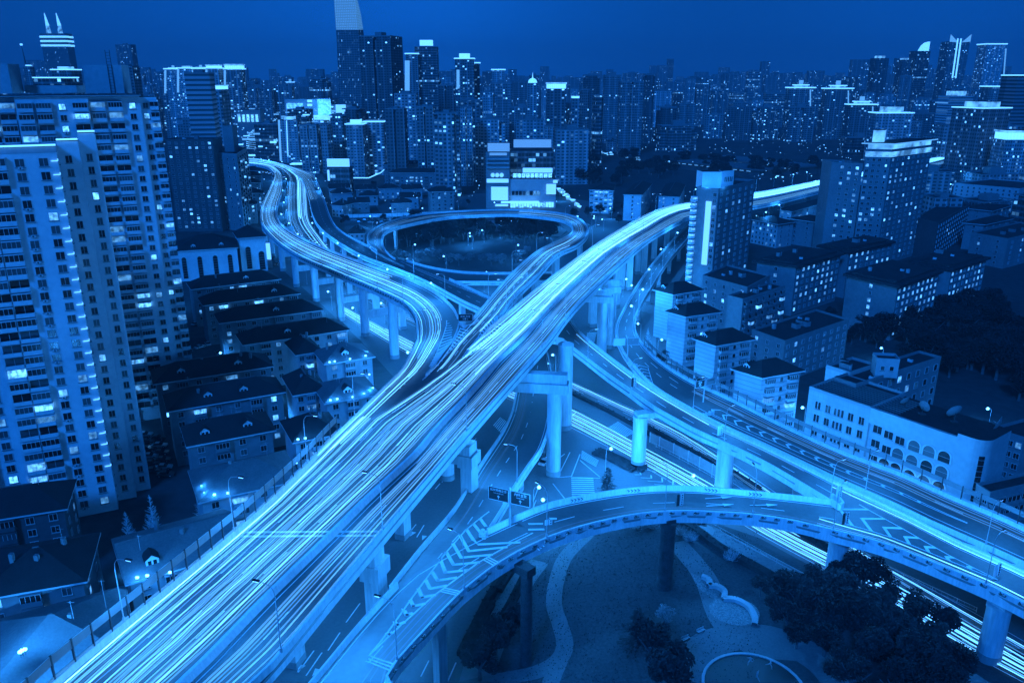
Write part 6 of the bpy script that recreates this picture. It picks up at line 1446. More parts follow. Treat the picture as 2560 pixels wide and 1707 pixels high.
# ---- random city fabric, several rows deep
def clear(x0, x1, Y):
    if Y < 1200 and 1440 < x1 and x0 < 2070: return False
    if Y < 1000 and x1 > 540 and x0 < 970: return False
    if Y < 740 and x0 < 1480: return False
    return True
mats = ['f_flat', 'f_dark', 'f_busy', 'f_dark', 'f_flat', 'f_dark', 'f_office']
names_row = {}
rows_ = [(560, 16, 26, 500, 2600, .5), (700, 14, 30, -60, 2620, .55), (850, 18, 60, -60, 2620, .6), (1050, 22, 75, -60, 2620, .7), (1350, 40, 92, -60, 2620, .82), (1750, 45, 100, -60, 2620, .9), (2300, 50, 112, -60, 2620, .95)]
rown = {560: 'nearest low', 700: 'low', 850: 'lower middle', 1050: 'middle', 1350: 'upper middle', 1750: 'far', 2300: 'farthest'}
for Y, h0_, h1_, xa, xb, dens in rows_:
    x = xa; idx = 0
    while x < xb:
        wm = rng.uniform(20, 46); wpx = wm * F / (Y * .95 + 40); gap = rng.uniform(.1, .9) * wpx * (1.2 - dens)
        x0, x1 = x, x + wpx
        if rng.random() < dens and clear(x0, x1, Y) and not (x1 < 412 and Y < 1000) and not (Y < 900 and x0 > 2060 and x1 < 2345):
            hh_ = rng.uniform(h0_, h1_) if rng.random() < .75 else rng.uniform(h0_, h0_ + (h1_ - h0_) * .4)
            if x0 > 1440 and Y < 1400: hh_ = min(hh_, 52)
            if 640 < x0 < 790: hh_ = min(hh_, 60 if Y < 1200 else 95)
            yt = pj((0, Y, hh_))[1]
            cr = None
            if rng.random() < .08 and hh_ > 50: cr = rng.choice(('strip', 'pagoda', 'softbox'))
            low = hh_ < 28
            T_('low_block' if low else AT, ('low %s block' if low else '%s apartment tower') % ({'f_flat': 'grey', 'f_dark': 'dark', 'f_busy': 'speckled', 'f_office': 'banded'}[mm_ := rng.choice(mats)]) + (' with lit roof' if cr else '') + ', %s from left, %s row of distant city' % (ORD[idx], rown[Y]),
               'building' if low else AC, x0, x1, yt, Y + rng.uniform(-60, 60), mm_, rng.uniform(16, 26), R(rng.choice((0, 0, 10, -14, 20))), cr, group='buildings of the distant city'); idx += 1
        x = x1 + gap
# beyond the three hundred nearest: the hazy mass on the horizon
b = MB()
for Y in (3000, 3900, 5200, 7000):
    x = -80
    while x < 2640:
        wm = rng.uniform(25, 60); a = at(x, 300, 0, Y=Y); h_ = rng.uniform(50, 125) if rng.random() < .8 else rng.uniform(110, 165); yy = Y + rng.uniform(-200, 200)
        b.prism([(a.x, yy), (a.x + wm, yy), (a.x + wm, yy + 25), (a.x, yy + 25)], 0, h_, 'f_far', 'roof_flat', uvo=a.x * .37); x += (wm * rng.uniform(1.0, 1.7)) * F / Y
tag(b.obj('distant_building'), kind='stuff')
b = MB()
for i in range(2300):
    Y = rng.uniform(520, 2600); a = at(rng.uniform(400, 2560), 300, 0, Y=Y); z = rng.uniform(4, 14); s_ = Y * .0007 * rng.uniform(.6, 1.5)
    px_ = pj((a.x, Y, z))
    if (1440 < px_[0] < 1760 and 380 < px_[1] < 470) and rng.random() < .9: continue
    b.box((a.x, Y, z), (s_, s_, s_), rng.choice(('dot', 'dot_soft', 'dot_soft')))
tag(b.obj('distant_street_light'), kind='stuff')
for pts, n_ in ((((1640, 400), (1960, 440)), 40), (((1480, 375), (1600, 400)), 25), (((1395, 470), (1450, 520)), 40), (((1580, 395), (1760, 420)), 26)):
    b = MB()
    for i in range(n_):
        t_ = rng.random(); x, y = pts[0][0] + (pts[1][0] - pts[0][0]) * t_, pts[0][1] + (pts[1][1] - pts[0][1]) * t_ + rng.uniform(-5, 5); p = at(x, y, 2); b.box(p, (rng.uniform(1, 5), 1.0, 1.0), rng.choice(('dot', 'dot_soft', 'strip_soft')))
    tag(b.obj('distant_street_light'), kind='stuff')
b = MB()
for i in range(420):
    x, y = rng.uniform(545, 960), rng.uniform(262, 400); Y = rng.uniform(1010, 1300); p = at(x, y, 0, Y=Y)
    if p.z < 2 or p.z > 60: continue
    if rng.random() < .25: b.box(p, (rng.uniform(3, 9), 1, rng.uniform(1, 2.5)), rng.choice(('strip', 'strip_soft')))
    else: b.box(p, (1.2, 1.2, 1.2), rng.choice(('dot', 'dot_soft')))
tag(b.obj('distant_shop_sign'), kind='stuff')
# station roofs in the dark park
for i, (p0_, p1_) in enumerate((((1690, 402), (1900, 425)), ((1760, 392), (1990, 418)))):
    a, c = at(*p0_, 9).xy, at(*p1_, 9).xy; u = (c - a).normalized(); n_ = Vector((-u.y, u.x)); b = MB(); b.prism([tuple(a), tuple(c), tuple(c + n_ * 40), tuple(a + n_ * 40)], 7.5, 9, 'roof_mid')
    b2 = MB(); k = int((c - a).length / 9)
    for j in range(k): q = a + u * (j * 9 + 4); b.box((q.x + n_.x * 20, q.y + n_.y * 20, 9.3), (1.2, 38, .6), 'wall_mid', math.atan2(u.y, u.x)); b2.box((q.x - n_.x * .6, q.y - n_.y * .6, 6.5), (5, .6, .6), 'strip_soft', math.atan2(u.y, u.x))
    t = thing('station_shed', (0, 0, 0), 0, '%s long ribbed shed roof with lights along its eave beyond the sign tower' % ('nearer', 'farther')[i], 'shed'); b.obj('roof', t); b2.obj('eave_light', t)
    b3 = MB(); b3.prism([tuple(a + u * 2 + n_ * 2), tuple(c - u * 2 + n_ * 2), tuple(c - u * 2 + n_ * 38), tuple(a + u * 2 + n_ * 38)], 0, 7.4, 'wall_dark'); b3.obj('wall', t)
# ================================================================ PARK AND PLANTS
sheet('lawn', pxpoly([(1360, 1330), (1480, 1270), (1640, 1265), (1760, 1290), (1980, 1400), (2100, 1470), (2300, 1575), (2560, 1720), (2640, 1900), (1150, 1900), (1170, 1680), (1215, 1560), (1290, 1420)]), .05, 'grass')
sheet('lawn', pxpoly([(925, 600), (975, 570), (1060, 552), (1280, 545), (1400, 560), (1420, 580), (1380, 605), (1290, 680), (1100, 676), (990, 640)]), .05, 'grass')
def path_(pts, w_, m='path', z=.07, name='path'):
    P = spline([(at(x, y, 0),) for x, y in pts], 1.5); b = MB(); pr = None
    for i in range(len(P)):
        p = P[i][0]; q = P[min(i + 1, len(P) - 1)][0]; r_ = P[max(i - 1, 0)][0]; d = (q - r_); x = Vector((-d.y, d.x, 0)).normalized() * w_ / 2
        cur = (p - x + Vector((0, 0, z)), p + x + Vector((0, 0, z)))
        if pr: b.face([pr[0], cur[0], cur[1], pr[1]], m)
        pr = cur
    return tag(b.obj(name), kind='structure')
path_([(1470, 1335), (1415, 1390), (1392, 1450), (1385, 1510), (1400, 1560), (1412, 1610), (1395, 1650), (1340, 1680), (1240, 1700), (1150, 1720)], 3.2)
path_([(1400, 1800), (1375, 1720), (1400, 1650)], 3.0, z=.085)
path_([(1690, 1355), (1760, 1440), (1800, 1540), (1840, 1590), (1900, 1620), (2040, 1640), (2150, 1720)], 5.0)
path_([(1720, 1700), (1760, 1620), (1850, 1590), (1950, 1600), (2060, 1660), (2140, 1760)], 7.0, z=.09)
path_([(1690, 1290), (1900, 1395), (2100, 1500), (2300, 1620), (2500, 1750)], 5.0, 'pave', z=.075, name='pavement')
path_([(1170, 1800), (1210, 1640), (1290, 1470), (1340, 1400)], 6, 'pave', z=.055, name='pavement')
# round dark pond at the bottom edge
c = at(1885, 1720, 0); b = MB(); ps = [(c.x + 8.6 * math.cos(i * math.pi / 18), c.y + 8.6 * math.sin(i * math.pi / 18)) for i in range(36)]; b.face([(x, y, .12) for x, y in ps], 'water'); tag(b.obj('pond'), kind='structure')
b = MB()
for i in range(36): p, q = ps[i], ps[(i + 1) % 36]; b.box(((p[0] + q[0]) / 2, (p[1] + q[1]) / 2, .15), (1.55, .5, .3), 'stone', math.atan2(q[1] - p[1], q[0] - p[0]))
tag(b.obj('pond_kerb'), 'pale stone kerb ring round the dark pond at the bottom edge', 'kerb')
# pebble bed and scalloped bench walls
c = at(1835, 1528, 0); b = MB(); ps = [(c.x + 4.9 * math.cos(i * math.pi / 16), c.y + 4.4 * math.sin(i * math.pi / 16)) for i in range(32)]; b.face([(x, y, .16) for x, y in ps], 'pebble')
b.face([at(1725, 1430, .14), at(1745, 1470, .14), at(1790, 1500, .14), at(1800, 1480, .14), at(1770, 1450, .14)], 'pebble'); tag(b.obj('pebble_bed'), 'round bed of speckled pebbles inside the scalloped wall', 'pebble bed')
b = MB()
def arcwall(pts, lab):
    P = spline([(at(x, y, .9),) for x, y in pts], .5); b = MB()
    for (p,), (q,) in zip(P, P[1:]):
        x = Vector((-(q - p).y, (q - p).x, 0)).normalized() * .55; dn = Vector((0, 0, -.9)); A0, A1, B0, B1 = p - x, p + x, q - x, q + x
        b.face([A0, B0, B1, A1], 'stone'); b.face([A0 + dn, B0 + dn, B0, A0], 'stone'); b.face([B1 + dn, A1 + dn, A1, B1], 'stone')
    return tag(b.obj('curved_wall'), lab, 'wall')
arcwall([(1755, 1436), (1768, 1441), (1775, 1450), (1772, 1460)], 'smallest of three curved pale stone walls in the park'); arcwall([(1772, 1459), (1795, 1461), (1812, 1474), (1810, 1492)], 'middle one of three curved pale stone walls in the park'); arcwall([(1808, 1492), (1840, 1494), (1872, 1512), (1888, 1540), (1886, 1556)], 'largest of three curved pale stone walls, round the pebble bed')

def leafcloud(b, c, rx, ry, rz, n_, s, m, hollow=.45):
    for _ in range(n_):
        v = Vector((rng.gauss(0, 1), rng.gauss(0, 1), rng.gauss(0, 1))).normalized(); k = hollow + (1 - hollow) * rng.random() ** .5
        p = Vector((c[0] + v.x * rx * k, c[1] + v.y * ry * k, c[2] + v.z * rz * k)); a = Vector((rng.gauss(0, 1), rng.gauss(0, 1), rng.gauss(0, .6))).normalized(); d = a.orthogonal().normalized() if rng.random() < .5 else a.cross(Vector((0, 0, 1))).normalized()
        ss = s * rng.uniform(.6, 1.4); b.face([p - a * ss, p - d * ss * .5, p + a * ss, p + d * ss * .5], m)
def tree_mesh(kind, h, r, seed, n_=1500):
    global rng
    old = rng; rng = random.Random(seed); tr, cr = MB(), MB()
    if kind == 'round':
        tr.tube((0, 0, 0), (0, 0, h * .35), r * .09, r * .06, 'bark', 7)
        for i in range(7):
            a = i * .9 + rng.random(); e = Vector((math.cos(a) * r * .6, math.sin(a) * r * .6, h * rng.uniform(.5, .8))); tr.tube((0, 0, h * .3), e, r * .05, r * .015, 'bark', 5)
        nc = 15
        for i in range(nc):
            a = rng.uniform(0, 6.28); q = rng.random() ** .6 * r * .72; zc = h * rng.uniform(.42, .86); q *= (1 - abs(zc / h - .6) * .9)
            leafcloud(cr, (math.cos(a) * q, math.sin(a) * q, zc), r * rng.uniform(.28, .42), r * rng.uniform(.28, .42), h * rng.uniform(.10, .16), n_ // nc, r * .075, 'leaf')
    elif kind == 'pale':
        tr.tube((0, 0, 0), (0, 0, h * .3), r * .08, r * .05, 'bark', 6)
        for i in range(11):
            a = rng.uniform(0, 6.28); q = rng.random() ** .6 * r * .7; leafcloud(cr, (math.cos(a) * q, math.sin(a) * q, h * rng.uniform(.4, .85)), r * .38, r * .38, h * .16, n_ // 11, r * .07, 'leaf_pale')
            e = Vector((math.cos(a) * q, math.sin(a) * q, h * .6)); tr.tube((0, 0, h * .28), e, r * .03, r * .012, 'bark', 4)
    elif kind == 'conifer':
        tr.tube((0, 0, 0), (0, 0, h * .95), r * .08, .03, 'bark', 6)
        for k in range(13):
            z = h * (.12 + .82 * k / 13); rr = r * (1 - k / 13.5)
            for i in range(9):
                a = rng.uniform(0, 6.28); e = Vector((math.cos(a) * rr, math.sin(a) * rr, z - rr * .12)); s = Vector((0, 0, z + rr * .1))
                for j in range(14):
                    p = s.lerp(e, .15 + .85 * rng.random()); a2 = a + rng.uniform(-.7, .7); d = Vector((math.cos(a2), math.sin(a2), rng.uniform(-.3, .1))) * .55; x = Vector((-d.y, d.x, 0)) * .25; cr.face([p, p + d * .5 + x, p + d, p + d * .5 - x], 'leaf')
    elif kind == 'bare':
        tr.tube((0, 0, 0), (0, 0, h), r * .05, .03, 'bark_pale', 6)
        for k in range(150):
            z = h * rng.uniform(.08, .97); a = rng.uniform(0, 6.28); L_ = r * (1.05 - z / h) * rng.uniform(.7, 1.1); p = Vector((0, 0, z)); e = p + Vector((math.cos(a) * L_, math.sin(a) * L_, L_ * .75)); cr.tube(p, e, .05, .02, 'bark_pale', 3, False)
            for j in range(4):
                q = p.lerp(e, rng.uniform(.3, .95)); a2 = a + rng.choice((-.8, .8)); cr.tube(q, q + Vector((math.cos(a2), math.sin(a2), .9)) * L_ * .3, .03, .012, 'bark_pale', 3, False)
    rng = old; return mesh_of(tr, 'trunk'), mesh_of(cr, 'crown')
TM = {('round', i): tree_mesh('round', 10, 5, 50 + i, 2600) for i in range(4)}
TM.update({('pale', i): tree_mesh('pale', 7, 3.6, 70 + i, 1300) for i in range(2)})
TM.update({('conifer', 0): tree_mesh('conifer', 10, 3.4, 90), ('bare', 0): tree_mesh('bare', 12, 2.6, 95), ('bare', 1): tree_mesh('bare', 12, 2.4, 96)})
def tree(kind, var, p, s, label, cat='tree', group=None, name=None, sz=None):
    t = thing(name or {'round': 'broadleaf_tree', 'pale': 'pale_tree', 'conifer': 'conifer_tree', 'bare': 'bare_tree'}[kind], (p.x, p.y, 0), rng.uniform(0, 6), label, cat, group)
    t.scale = (s, s, sz or s); a, c = TM[(kind, var)]; inst(a, 'trunk', t, Matrix()); inst(c, 'crown', t, Matrix()); return t
sheet('plaza', pxpoly([(1085, 556), (1280, 549), (1385, 560), (1418, 575), (1400, 592), (1290, 580), (1100, 578)]), .08, 'pave')
# big dark trees at the bottom right: (x of foot, y of crown top, y foot)
k = 0
for x, y, s in sorted(((1960, 1520, 1.0), (2030, 1500, 1.05), (2090, 1530, 1.15), (2150, 1500, 1.25), (2215, 1540, 1.2), (2060, 1570, 1.1), (2140, 1590, 1.2), (2280, 1585, 1.2), (2230, 1620, 1.25), (2330, 1640, 1.1), (2170, 1660, 1.2), (2290, 1700, 1.3), (2390, 1700, 1.1), (2060, 1640, .9), (2100, 1475, .9), (2180, 1480, 1.0), (2000, 1545, 1.0), (1965, 1575, .95), (2110, 1555, 1.1), (2190, 1590, 1.2), (2250, 1650, 1.2), (2090, 1700, 1.1), (2340, 1600, 1.0), (1990, 1620, .8), (2060, 1600, 1.0), (2130, 1740, 1.2), (2240, 1790, 1.3), (2350, 1780, 1.2), (1935, 1555, .85), (2000, 1590, .9), (1900, 1490, .7))):
    tree('round', k % 4, at(x, y, 0), s * .76 * (1 + .12 * (k % 3 - 1)), 'dense dark tree in the clump at the bottom right, %s from its left' % ORD[k], group='dense dark trees at the bottom right'); k += 1
tree('round', 1, at(1625, 1665, 0), .95, 'dark spreading tree standing alone on the lawn, left of the bench'); tree('conifer', 0, at(1590, 1625, 0), 1.0, 'dark conifer leaning out of the lone tree on the lawn'); tree('round', 2, at(1665, 1725, 0), 1.0, 'dark tree at the bottom of the lawn beside the round pond'); tree('pale', 0, at(1660, 1560, 0), .6, 'thin small tree behind the lone dark tree on the lawn')
tree('conifer', 0, at(1518, 1238, 0), .85, 'dark conifer beside the zebra crossing behind the arched ramp'); tree('conifer', 0, at(1862, 1008, 0), 1.0, 'dark conifer against the nearest banded house')
tree('round', 3, at(1240, 1640, 0), .85, 'dark bushy tree under the near end of the arched ramp'); tree('round', 0, at(1200, 1700, 0), .8, 'dark bushy tree at the bottom, left of the winding path'); tree('round', 2, at(1275, 1580, 0), .65, 'dark bush clump beside the winding path under the arched ramp')
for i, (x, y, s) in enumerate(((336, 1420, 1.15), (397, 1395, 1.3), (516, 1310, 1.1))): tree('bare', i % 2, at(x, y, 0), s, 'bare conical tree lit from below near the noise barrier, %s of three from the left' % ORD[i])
for i, (x, y, s, kd) in enumerate(sorted(((1615, 960, .8, 'bare'), (1640, 985, .9, 'bare'), (1690, 995, .9, 'bare'), (1740, 1000, .8, 'round'), (1655, 930, .8, 'round'), (1940, 1005, .9, 'bare'), (1975, 1010, .8, 'bare'), (1618, 870, .7, 'bare')))): tree(kd, i % 2, at(x, y, 0), s, 'bare or dark tree between banded houses and noise barrier, %s from the left' % ORD[i], group='trees between banded houses and noise barrier')
# black wood at the right edge
k = 0
for x, y in sorted([(rng.uniform(2140, 2620), rng.uniform(770, 960)) for _ in range(75)] + [(rng.uniform(2370, 2620), rng.uniform(880, 1010)) for _ in range(16)]):
    if y < 770 + (2620 - x) * .25 - 60 or (x < 2200 and y > 860) or y > 900 + (x - 2140) * .26: continue
    tree('round', k % 4, at(x, y, 0), rng.uniform(.9, 1.4), 'black tree of the unlit wood at the right edge, %s from its left' % ORD[k], group='black trees of the unlit wood at the right edge'); k += 1
for i, (x, y) in enumerate(((2150, 850), (2128, 860), (2175, 845), (2190, 870))): tree('round', i, at(x, y, 0), .75, 'dark tree at the foot of the overhanging-roof block, %s of four' % ORD[i], group='dark trees at the foot of the dormitory block')
# garden inside the ring
k = 0
for x, y, s, kd in sorted([(rng.uniform(985, 1390), rng.uniform(572, 622), rng.uniform(.9, 1.5), 'round') for _ in range(100)] + [(990 + i * 27 + rng.uniform(-8, 8), 655 + i * 1.2 + rng.uniform(-9, 5), rng.uniform(.9, 1.3), 'pale') for i in range(11)] + [(1290 + i * 14, 655 - i * 9, .8, 'pale') for i in range(3)]):
    if kd == 'round' and 1130 < x < 1280 and y > 606: continue
    if kd == 'round' and (x - 1190) ** 2 / 205 ** 2 + (y - 598) ** 2 / 36 ** 2 > 1: continue
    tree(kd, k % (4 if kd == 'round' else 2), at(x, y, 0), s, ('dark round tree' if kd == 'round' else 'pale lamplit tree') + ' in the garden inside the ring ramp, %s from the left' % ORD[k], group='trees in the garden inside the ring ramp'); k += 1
# dark wood behind the mall, trees by the far roads
k = 0
for x, y in sorted((rng.uniform(1440, 2060), rng.uniform(375, 470)) for _ in range(95)):
    if y < 395 + (x - 1440) * .05 or (x > 1560 and y > 450) : continue
    tree('round', k % 4, at(x, y, 0), rng.uniform(1.2, 1.9), 'dark tree of the unlit park beyond the highway, %s from its left' % ORD[k], group='dark trees of the unlit park beyond the highway'); k += 1
k = 0
for x, y, s in sorted(((885, 530, .9), (860, 565, 1.1), (935, 470, .9), (960, 555, .8), (1010, 525, .8), (1170, 515, .7), (1435, 545, 1.0), (1470, 545, 1.1), (1500, 535, 1.0), (1530, 545, .9), (1545, 560, .9), (800, 560, .7), (1560, 530, .9), (1600, 520, .9), (720, 610, .6), (650, 640, .7), (560, 790, .5), (1960, 880, .8), (2075, 800, .8), (1800, 620, .9), (1840, 640, .9), (1900, 600, .9), (2000, 590, .8))):
    tree('round', k % 4, at(x, y, 0), s * .8, 'scattered street tree near ring ramp and houses, %s from the left' % ORD[k], group='scattered street trees'); k += 1
# hedges along the surface roads and under the near ramp
def hedge(pts, w_, h_, lab):
    P = spline([(at(x, y, 0),) for x, y in pts], 1.2); b = MB()
    for (p,), (q,) in zip(P, P[1:]):
        m_ = (p + q) / 2; b.box((m_.x, m_.y, h_ * .42), ((q - p).length + .02, w_ * .8, h_ * .84), 'hedge', math.atan2((q - p).y, (q - p).x))
        for _ in range(9):
            c_ = Vector((m_.x + rng.uniform(-.6, .6), m_.y + rng.uniform(-w_, w_) * .5, h_ * rng.uniform(.5, 1.0))); a = Vector((rng.uniform(-1, 1), rng.uniform(-1, 1), rng.uniform(-.5, 1))).normalized() * .35; d = a.orthogonal().normalized() * .2; b.face([c_ - a, c_ - d, c_ + a, c_ + d], 'hedge')
    return tag(b.obj('hedge'), lab, 'hedge')
hedge([(1150, 1640), (1185, 1570), (1220, 1500), (1235, 1475)], 1.6, 1.2, 'narrow dark hedge on the traffic island under the near ramp, left strip'); hedge([(1165, 1642), (1200, 1572), (1232, 1512)], 1.4, 1.2, 'narrow dark hedge on the traffic island under the near ramp, right strip'); hedge([(1245, 1480), (1262, 1450), (1280, 1425)], 2.4, 1.2, 'short dark hedge island under the near ramp')
hedge([(1200, 1670), (1230, 1600), (1280, 1510), (1320, 1430)], 2.0, 1.5, 'long hedge edging the lawn beside the road under the near ramp'); hedge([(1690, 1300), (1740, 1330), (1800, 1375), (1900, 1430), (1960, 1465)], 2.4, 1.5, 'long dark hedge along the lawn under the arched ramp'); hedge([(1430, 985), (1520, 1030), (1590, 1068), (1640, 1096)], 1.6, 1.0, 'hedge on the median of the surface highway, upper part'); hedge([(1620, 1070), (1700, 1115), (1800, 1165), (1900, 1225)], 1.6, 1.0, 'hedge on the median of the surface highway, lower part')
hedge([(1420, 800), (1440, 830), (1480, 868), (1540, 915)], 1.0, .8, 'hedge strip behind the parapet where the ramp comes out under the highway'); hedge([(1490, 1130), (1540, 1150), (1590, 1175), (1600, 1165)], 5.0, .9, 'low planted bed on the triangular island beside the round pier'); hedge([(1990, 1330), (2040, 1360), (2080, 1385)], 3.5, 1.0, 'dark planted verge left of the capped pier')
for i, (x, y) in enumerate(((1595, 1325), (1630, 1322), (1700, 1338), (1725, 1352), (1828, 1400))):
    p = at(x, y, 0); b = MB()
    for _ in range(260):
        a = rng.uniform(0, 6.28); e = Vector((math.cos(a) * rng.uniform(.3, 2.0), math.sin(a) * rng.uniform(.3, 1.6), rng.uniform(.5, 2.2))); b.tube(p, p + e, .02, .015, 'bark_pale', 3, False)
        c_ = p + e; b.face([c_, c_ + Vector((.16, 0, .1)), c_ + Vector((0, .1, .22))], 'leaf_pale')
    tag(b.obj('flowering_shrub'), 'pale blossoming shrub at the lawn edge under the arched ramp, %s from the left' % ORD[i], 'shrub')
# grass blades cover too small to count
b = MB(); reg = [at(1400, 1500, 0), at(1600, 1500, 0)]
for _ in range(9000):
    x, y = rng.uniform(1230, 1900), rng.uniform(1330, 1760); p = at(x, y, .05); s_ = rng.uniform(.05, .16); a = rng.uniform(0, 3.14); d = Vector((math.cos(a), math.sin(a), 0)) * s_
    b.face([p - d, p + d, p + Vector((d.y, -d.x, s_ * 1.6))], 'grass')
tag(b.obj('grass_tuft'), kind='stuff')

# ---- surface markings
b = MB()
def zebra(P, n_, w_):
    a, c, d, e = [at(x, y, .05) for x, y in P]       # a->c direction of stripes, a->e progression
    for i in range(n_):
        t = (i + .25) / n_; t2 = (i + .75) / n_; b.face([a.lerp(e, t), c.lerp(d, t), c.lerp(d, t2), a.lerp(e, t2)], 'paint')
zebra([(1428, 1193), (1483, 1193), (1488, 1243), (1430, 1243)], 10, .5); zebra([(1455, 1125), (1497, 1150), (1490, 1167), (1452, 1145)], 6, .5); zebra([(1545, 1053), (1588, 1080), (1560, 1095), (1520, 1068)], 8, .5)
zebra([(1250, 1042), (1232, 1062), (1252, 1082), (1270, 1055)], 6, .5); zebra([(1468, 832), (1492, 830), (1485, 860), (1464, 855)], 10, .3)
for p, q in (((1382, 1208), (1415, 1250)), ((1430, 1190), (1370, 1195)), ((1395, 1190), (1425, 1130)), ((1428, 1192), (1450, 1135)), ((1330, 1170), (1360, 1128)), ((1340, 1250), (1333, 1268)), ((1334, 1250), (1348, 1212)), ((1400, 1143), (1412, 1134)), ((1430, 1192), (1500, 1195)), ((1500, 1192), (1450, 1150)), ((1420, 1050), (1440, 1030)), ((1180, 1590), (1240, 1470)), ((1120, 1700), (1140, 1655)), ((1225, 1500), (1190, 1560)),
             ((1052, 1690), (1072, 1650)), ((1190, 1095), (1180, 1110)), ((1115, 1190), (1105, 1205)), ((1100, 1208), (1088, 1222)), ((900, 1507), (865, 1555)), ((850, 1580), (820, 1625)), ((1040, 1310), (1010, 1348)), ((1060, 1312), (1042, 1342)), ((785, 1625), (745, 1680)), ((805, 1630), (765, 1688)), ((1590, 1165), (1640, 1180))):
    a, c = at(*p, .045), at(*q, .045); x = Vector((-(c - a).y, (c - a).x, 0)).normalized() * .13; b.face([a - x, c - x, c + x, a + x], 'paint')
for (x, y, tx, ty) in ((1025, 1340, 1050, 1312), (1055, 1350, 1072, 1320), (742, 1680, 785, 1625), (780, 1690, 820, 1640)):
    a, c = at(x, y, .045), at(tx, ty, .045); f = (a - c).normalized(); xx = Vector((-f.y, f.x, 0)); b.face([a, a - f * 2 + xx * .6, a - f * 2 - xx * .6], 'paint')
R_ = ground_road([(1575, 1180, 1580, 1176), (1640, 1212, 1690, 1203), (1700, 1236, 1760, 1235)], .03); R_.chevrons(b, lambda d: (0, 1), 2, R_.total, 2.6, .45)
for rd in (L1, L2):
    for la in (0.0, .34, .67, 1.0): rd.line(b, la, 0, rd.total, .16, (5, 7) if 0 < la < 1 else None, up=-.015)
for la in (0.05, .35, .6, .95): Nq.line(b, la, 0, Nq.total, .16, None if la in (.05, .95) else (5, 7), up=-.01)
tag(b.obj('road_marking'), kind='structure')
sheet('traffic_island', pxpoly([(1490, 1128), (1530, 1115), (1600, 1160), (1615, 1175), (1590, 1182), (1540, 1160)]), .12, 'path'); sheet('traffic_island', pxpoly([(1350, 1195), (1388, 1180), (1396, 1192), (1385, 1203), (1350, 1208)]), .12, 'path')

# ---- railings of the surface highway
def railing(pts, lab, h_=1.1):
    P = spline([(at(x, y, 0),) for x, y in pts], 3.0); t = thing('road_railing', tuple(P[0][0]), 0, lab, 'railing'); b = MB(); o = P[0][0]
    for (p,), (q,) in zip(P, P[1:]):
        for z in (.35, h_): b.tube(p - o + Vector((0, 0, z)), q - o + Vector((0, 0, z)), .05, .05, 'metal', 4, False)
        for i in range(4): m_ = p.lerp(q, (i + .5) / 4) - o; b.tube(m_ + Vector((0, 0, .35)), m_ + Vector((0, 0, h_)), .02, .02, 'metal', 3, False)
    b.obj('rail', t); pm = MB(); pm.tube((0, 0, 0), (0, 0, h_ + .1), .07, .07, 'metal', 5); me = mesh_of(pm, 'post')
    for (p,) in P[:95]: inst(me, 'post', t, Matrix.Translation(p - o))
railing([(1640, 1118), (1720, 1160), (1800, 1205)], 'white railing on the surface highway between the round piers'); railing([(2100, 1360), (2220, 1425), (2330, 1478), (2440, 1530)], 'white railing on the surface highway right of the capped pier'); railing([(1780, 1318), (1900, 1385), (2010, 1445)], 'low railing along the dark service road under the arched ramp')
def fence_(pts, lab, h_=3.0, m='wall_mid'):
    P = spline([(at(x, y, 0),) for x, y in pts], 4.0); t = thing('roadside_wall', tuple(P[0][0]), 0, lab, 'wall'); b = MB(); o = P[0][0]
    wall_line(b, [p - o + Vector((0, 0, 1.5)) for (p,) in P], h_ - 1.5, .25, m); b.obj('panel', t); pm = MB(); pm.box((0, 0, h_ / 2), (.35, .45, h_ + .2), 'wall_pale'); me = mesh_of(pm, 'post')
    for (p,) in P[:95]: inst(me, 'post', t, Matrix.Translation(p - o))
fence_([(760, 655), (880, 722), (1000, 785), (1046, 805)], 'panelled wall between the two surface carriageways seen through the tall piers', 3.5); fence_([(1625, 1105), (1720, 1152), (1830, 1215)], 'retaining wall of the surface highway below the hedge', 3.0)
fence_([(860, 545), (980, 542), (1100, 538)], 'pale boundary wall in front of the small houses', 2.6, 'wall_white')

# ================================================================ LAMPS
# each lamp: foot pixel, height of its foot, arm direction pixel-wise, lit
lm = {}
def lamp_parts(h, arm, shaded):
    k = (h, arm, shaded)
    if k in lm: return lm[k]
    p = MB(); p.tube((0, 0, 0), (0, 0, h * .8), .09, .06, 'metal', 8); p.tube((0, 0, 0), (0, 0, .7), .2, .18, 'metal', 8)
    pts = [Vector((0, 0, h * .8)), Vector((.06 * arm, 0, h * .9)), Vector((.3 * arm, 0, h * .97)), Vector((arm, 0, h))]
    for a, c in zip(pts, pts[1:]): p.tube(a, c, .05, .045, 'metal', 6)
    hd = MB(); hd.box((arm + .35, 0, h + .03), (1.0, .34, .16), 'dark_metal' if shaded else 'metal'); gl_ = MB()
    if shaded: gl_.box((arm + .35, 0, h - .09), (.8, .26, .07), 'bulb')
    else:
        gl_.tube((arm + .35, 0, h - .5), (arm + .35, 0, h - .18), .25, .5, 'bulb', 10); gl_.tube((arm + .35, 0, h - .17), (arm + .35, 0, h + .2), .5, .25, 'bulb', 10)
    lm[k] = (mesh_of(p, 'pole'), mesh_of(hd, 'lamp_head'), mesh_of(gl_, 'lamp_glass')); return lm[k]
LN = 0
def street_lamp(p, h, ang, label, power, shaded=False, arm=1.8, lit=True, point=False):
    global LN
    t = thing('street_lamp', p, ang, label, 'street lamp'); a, c, d = lamp_parts(h, arm, shaded); inst(a, 'pole', t, Matrix()); hd = inst(c, 'lamp_head', t, Matrix()); inst(d, 'lamp_glass', hd, Matrix())
    if lit and power > 0:
        light((arm + .35, 0, h - .7), power, 'SPOT' if shaded and not point else 'POINT', (arm + .6, 0, 0), .35, 152, t, .9)
    LN += 1; return t
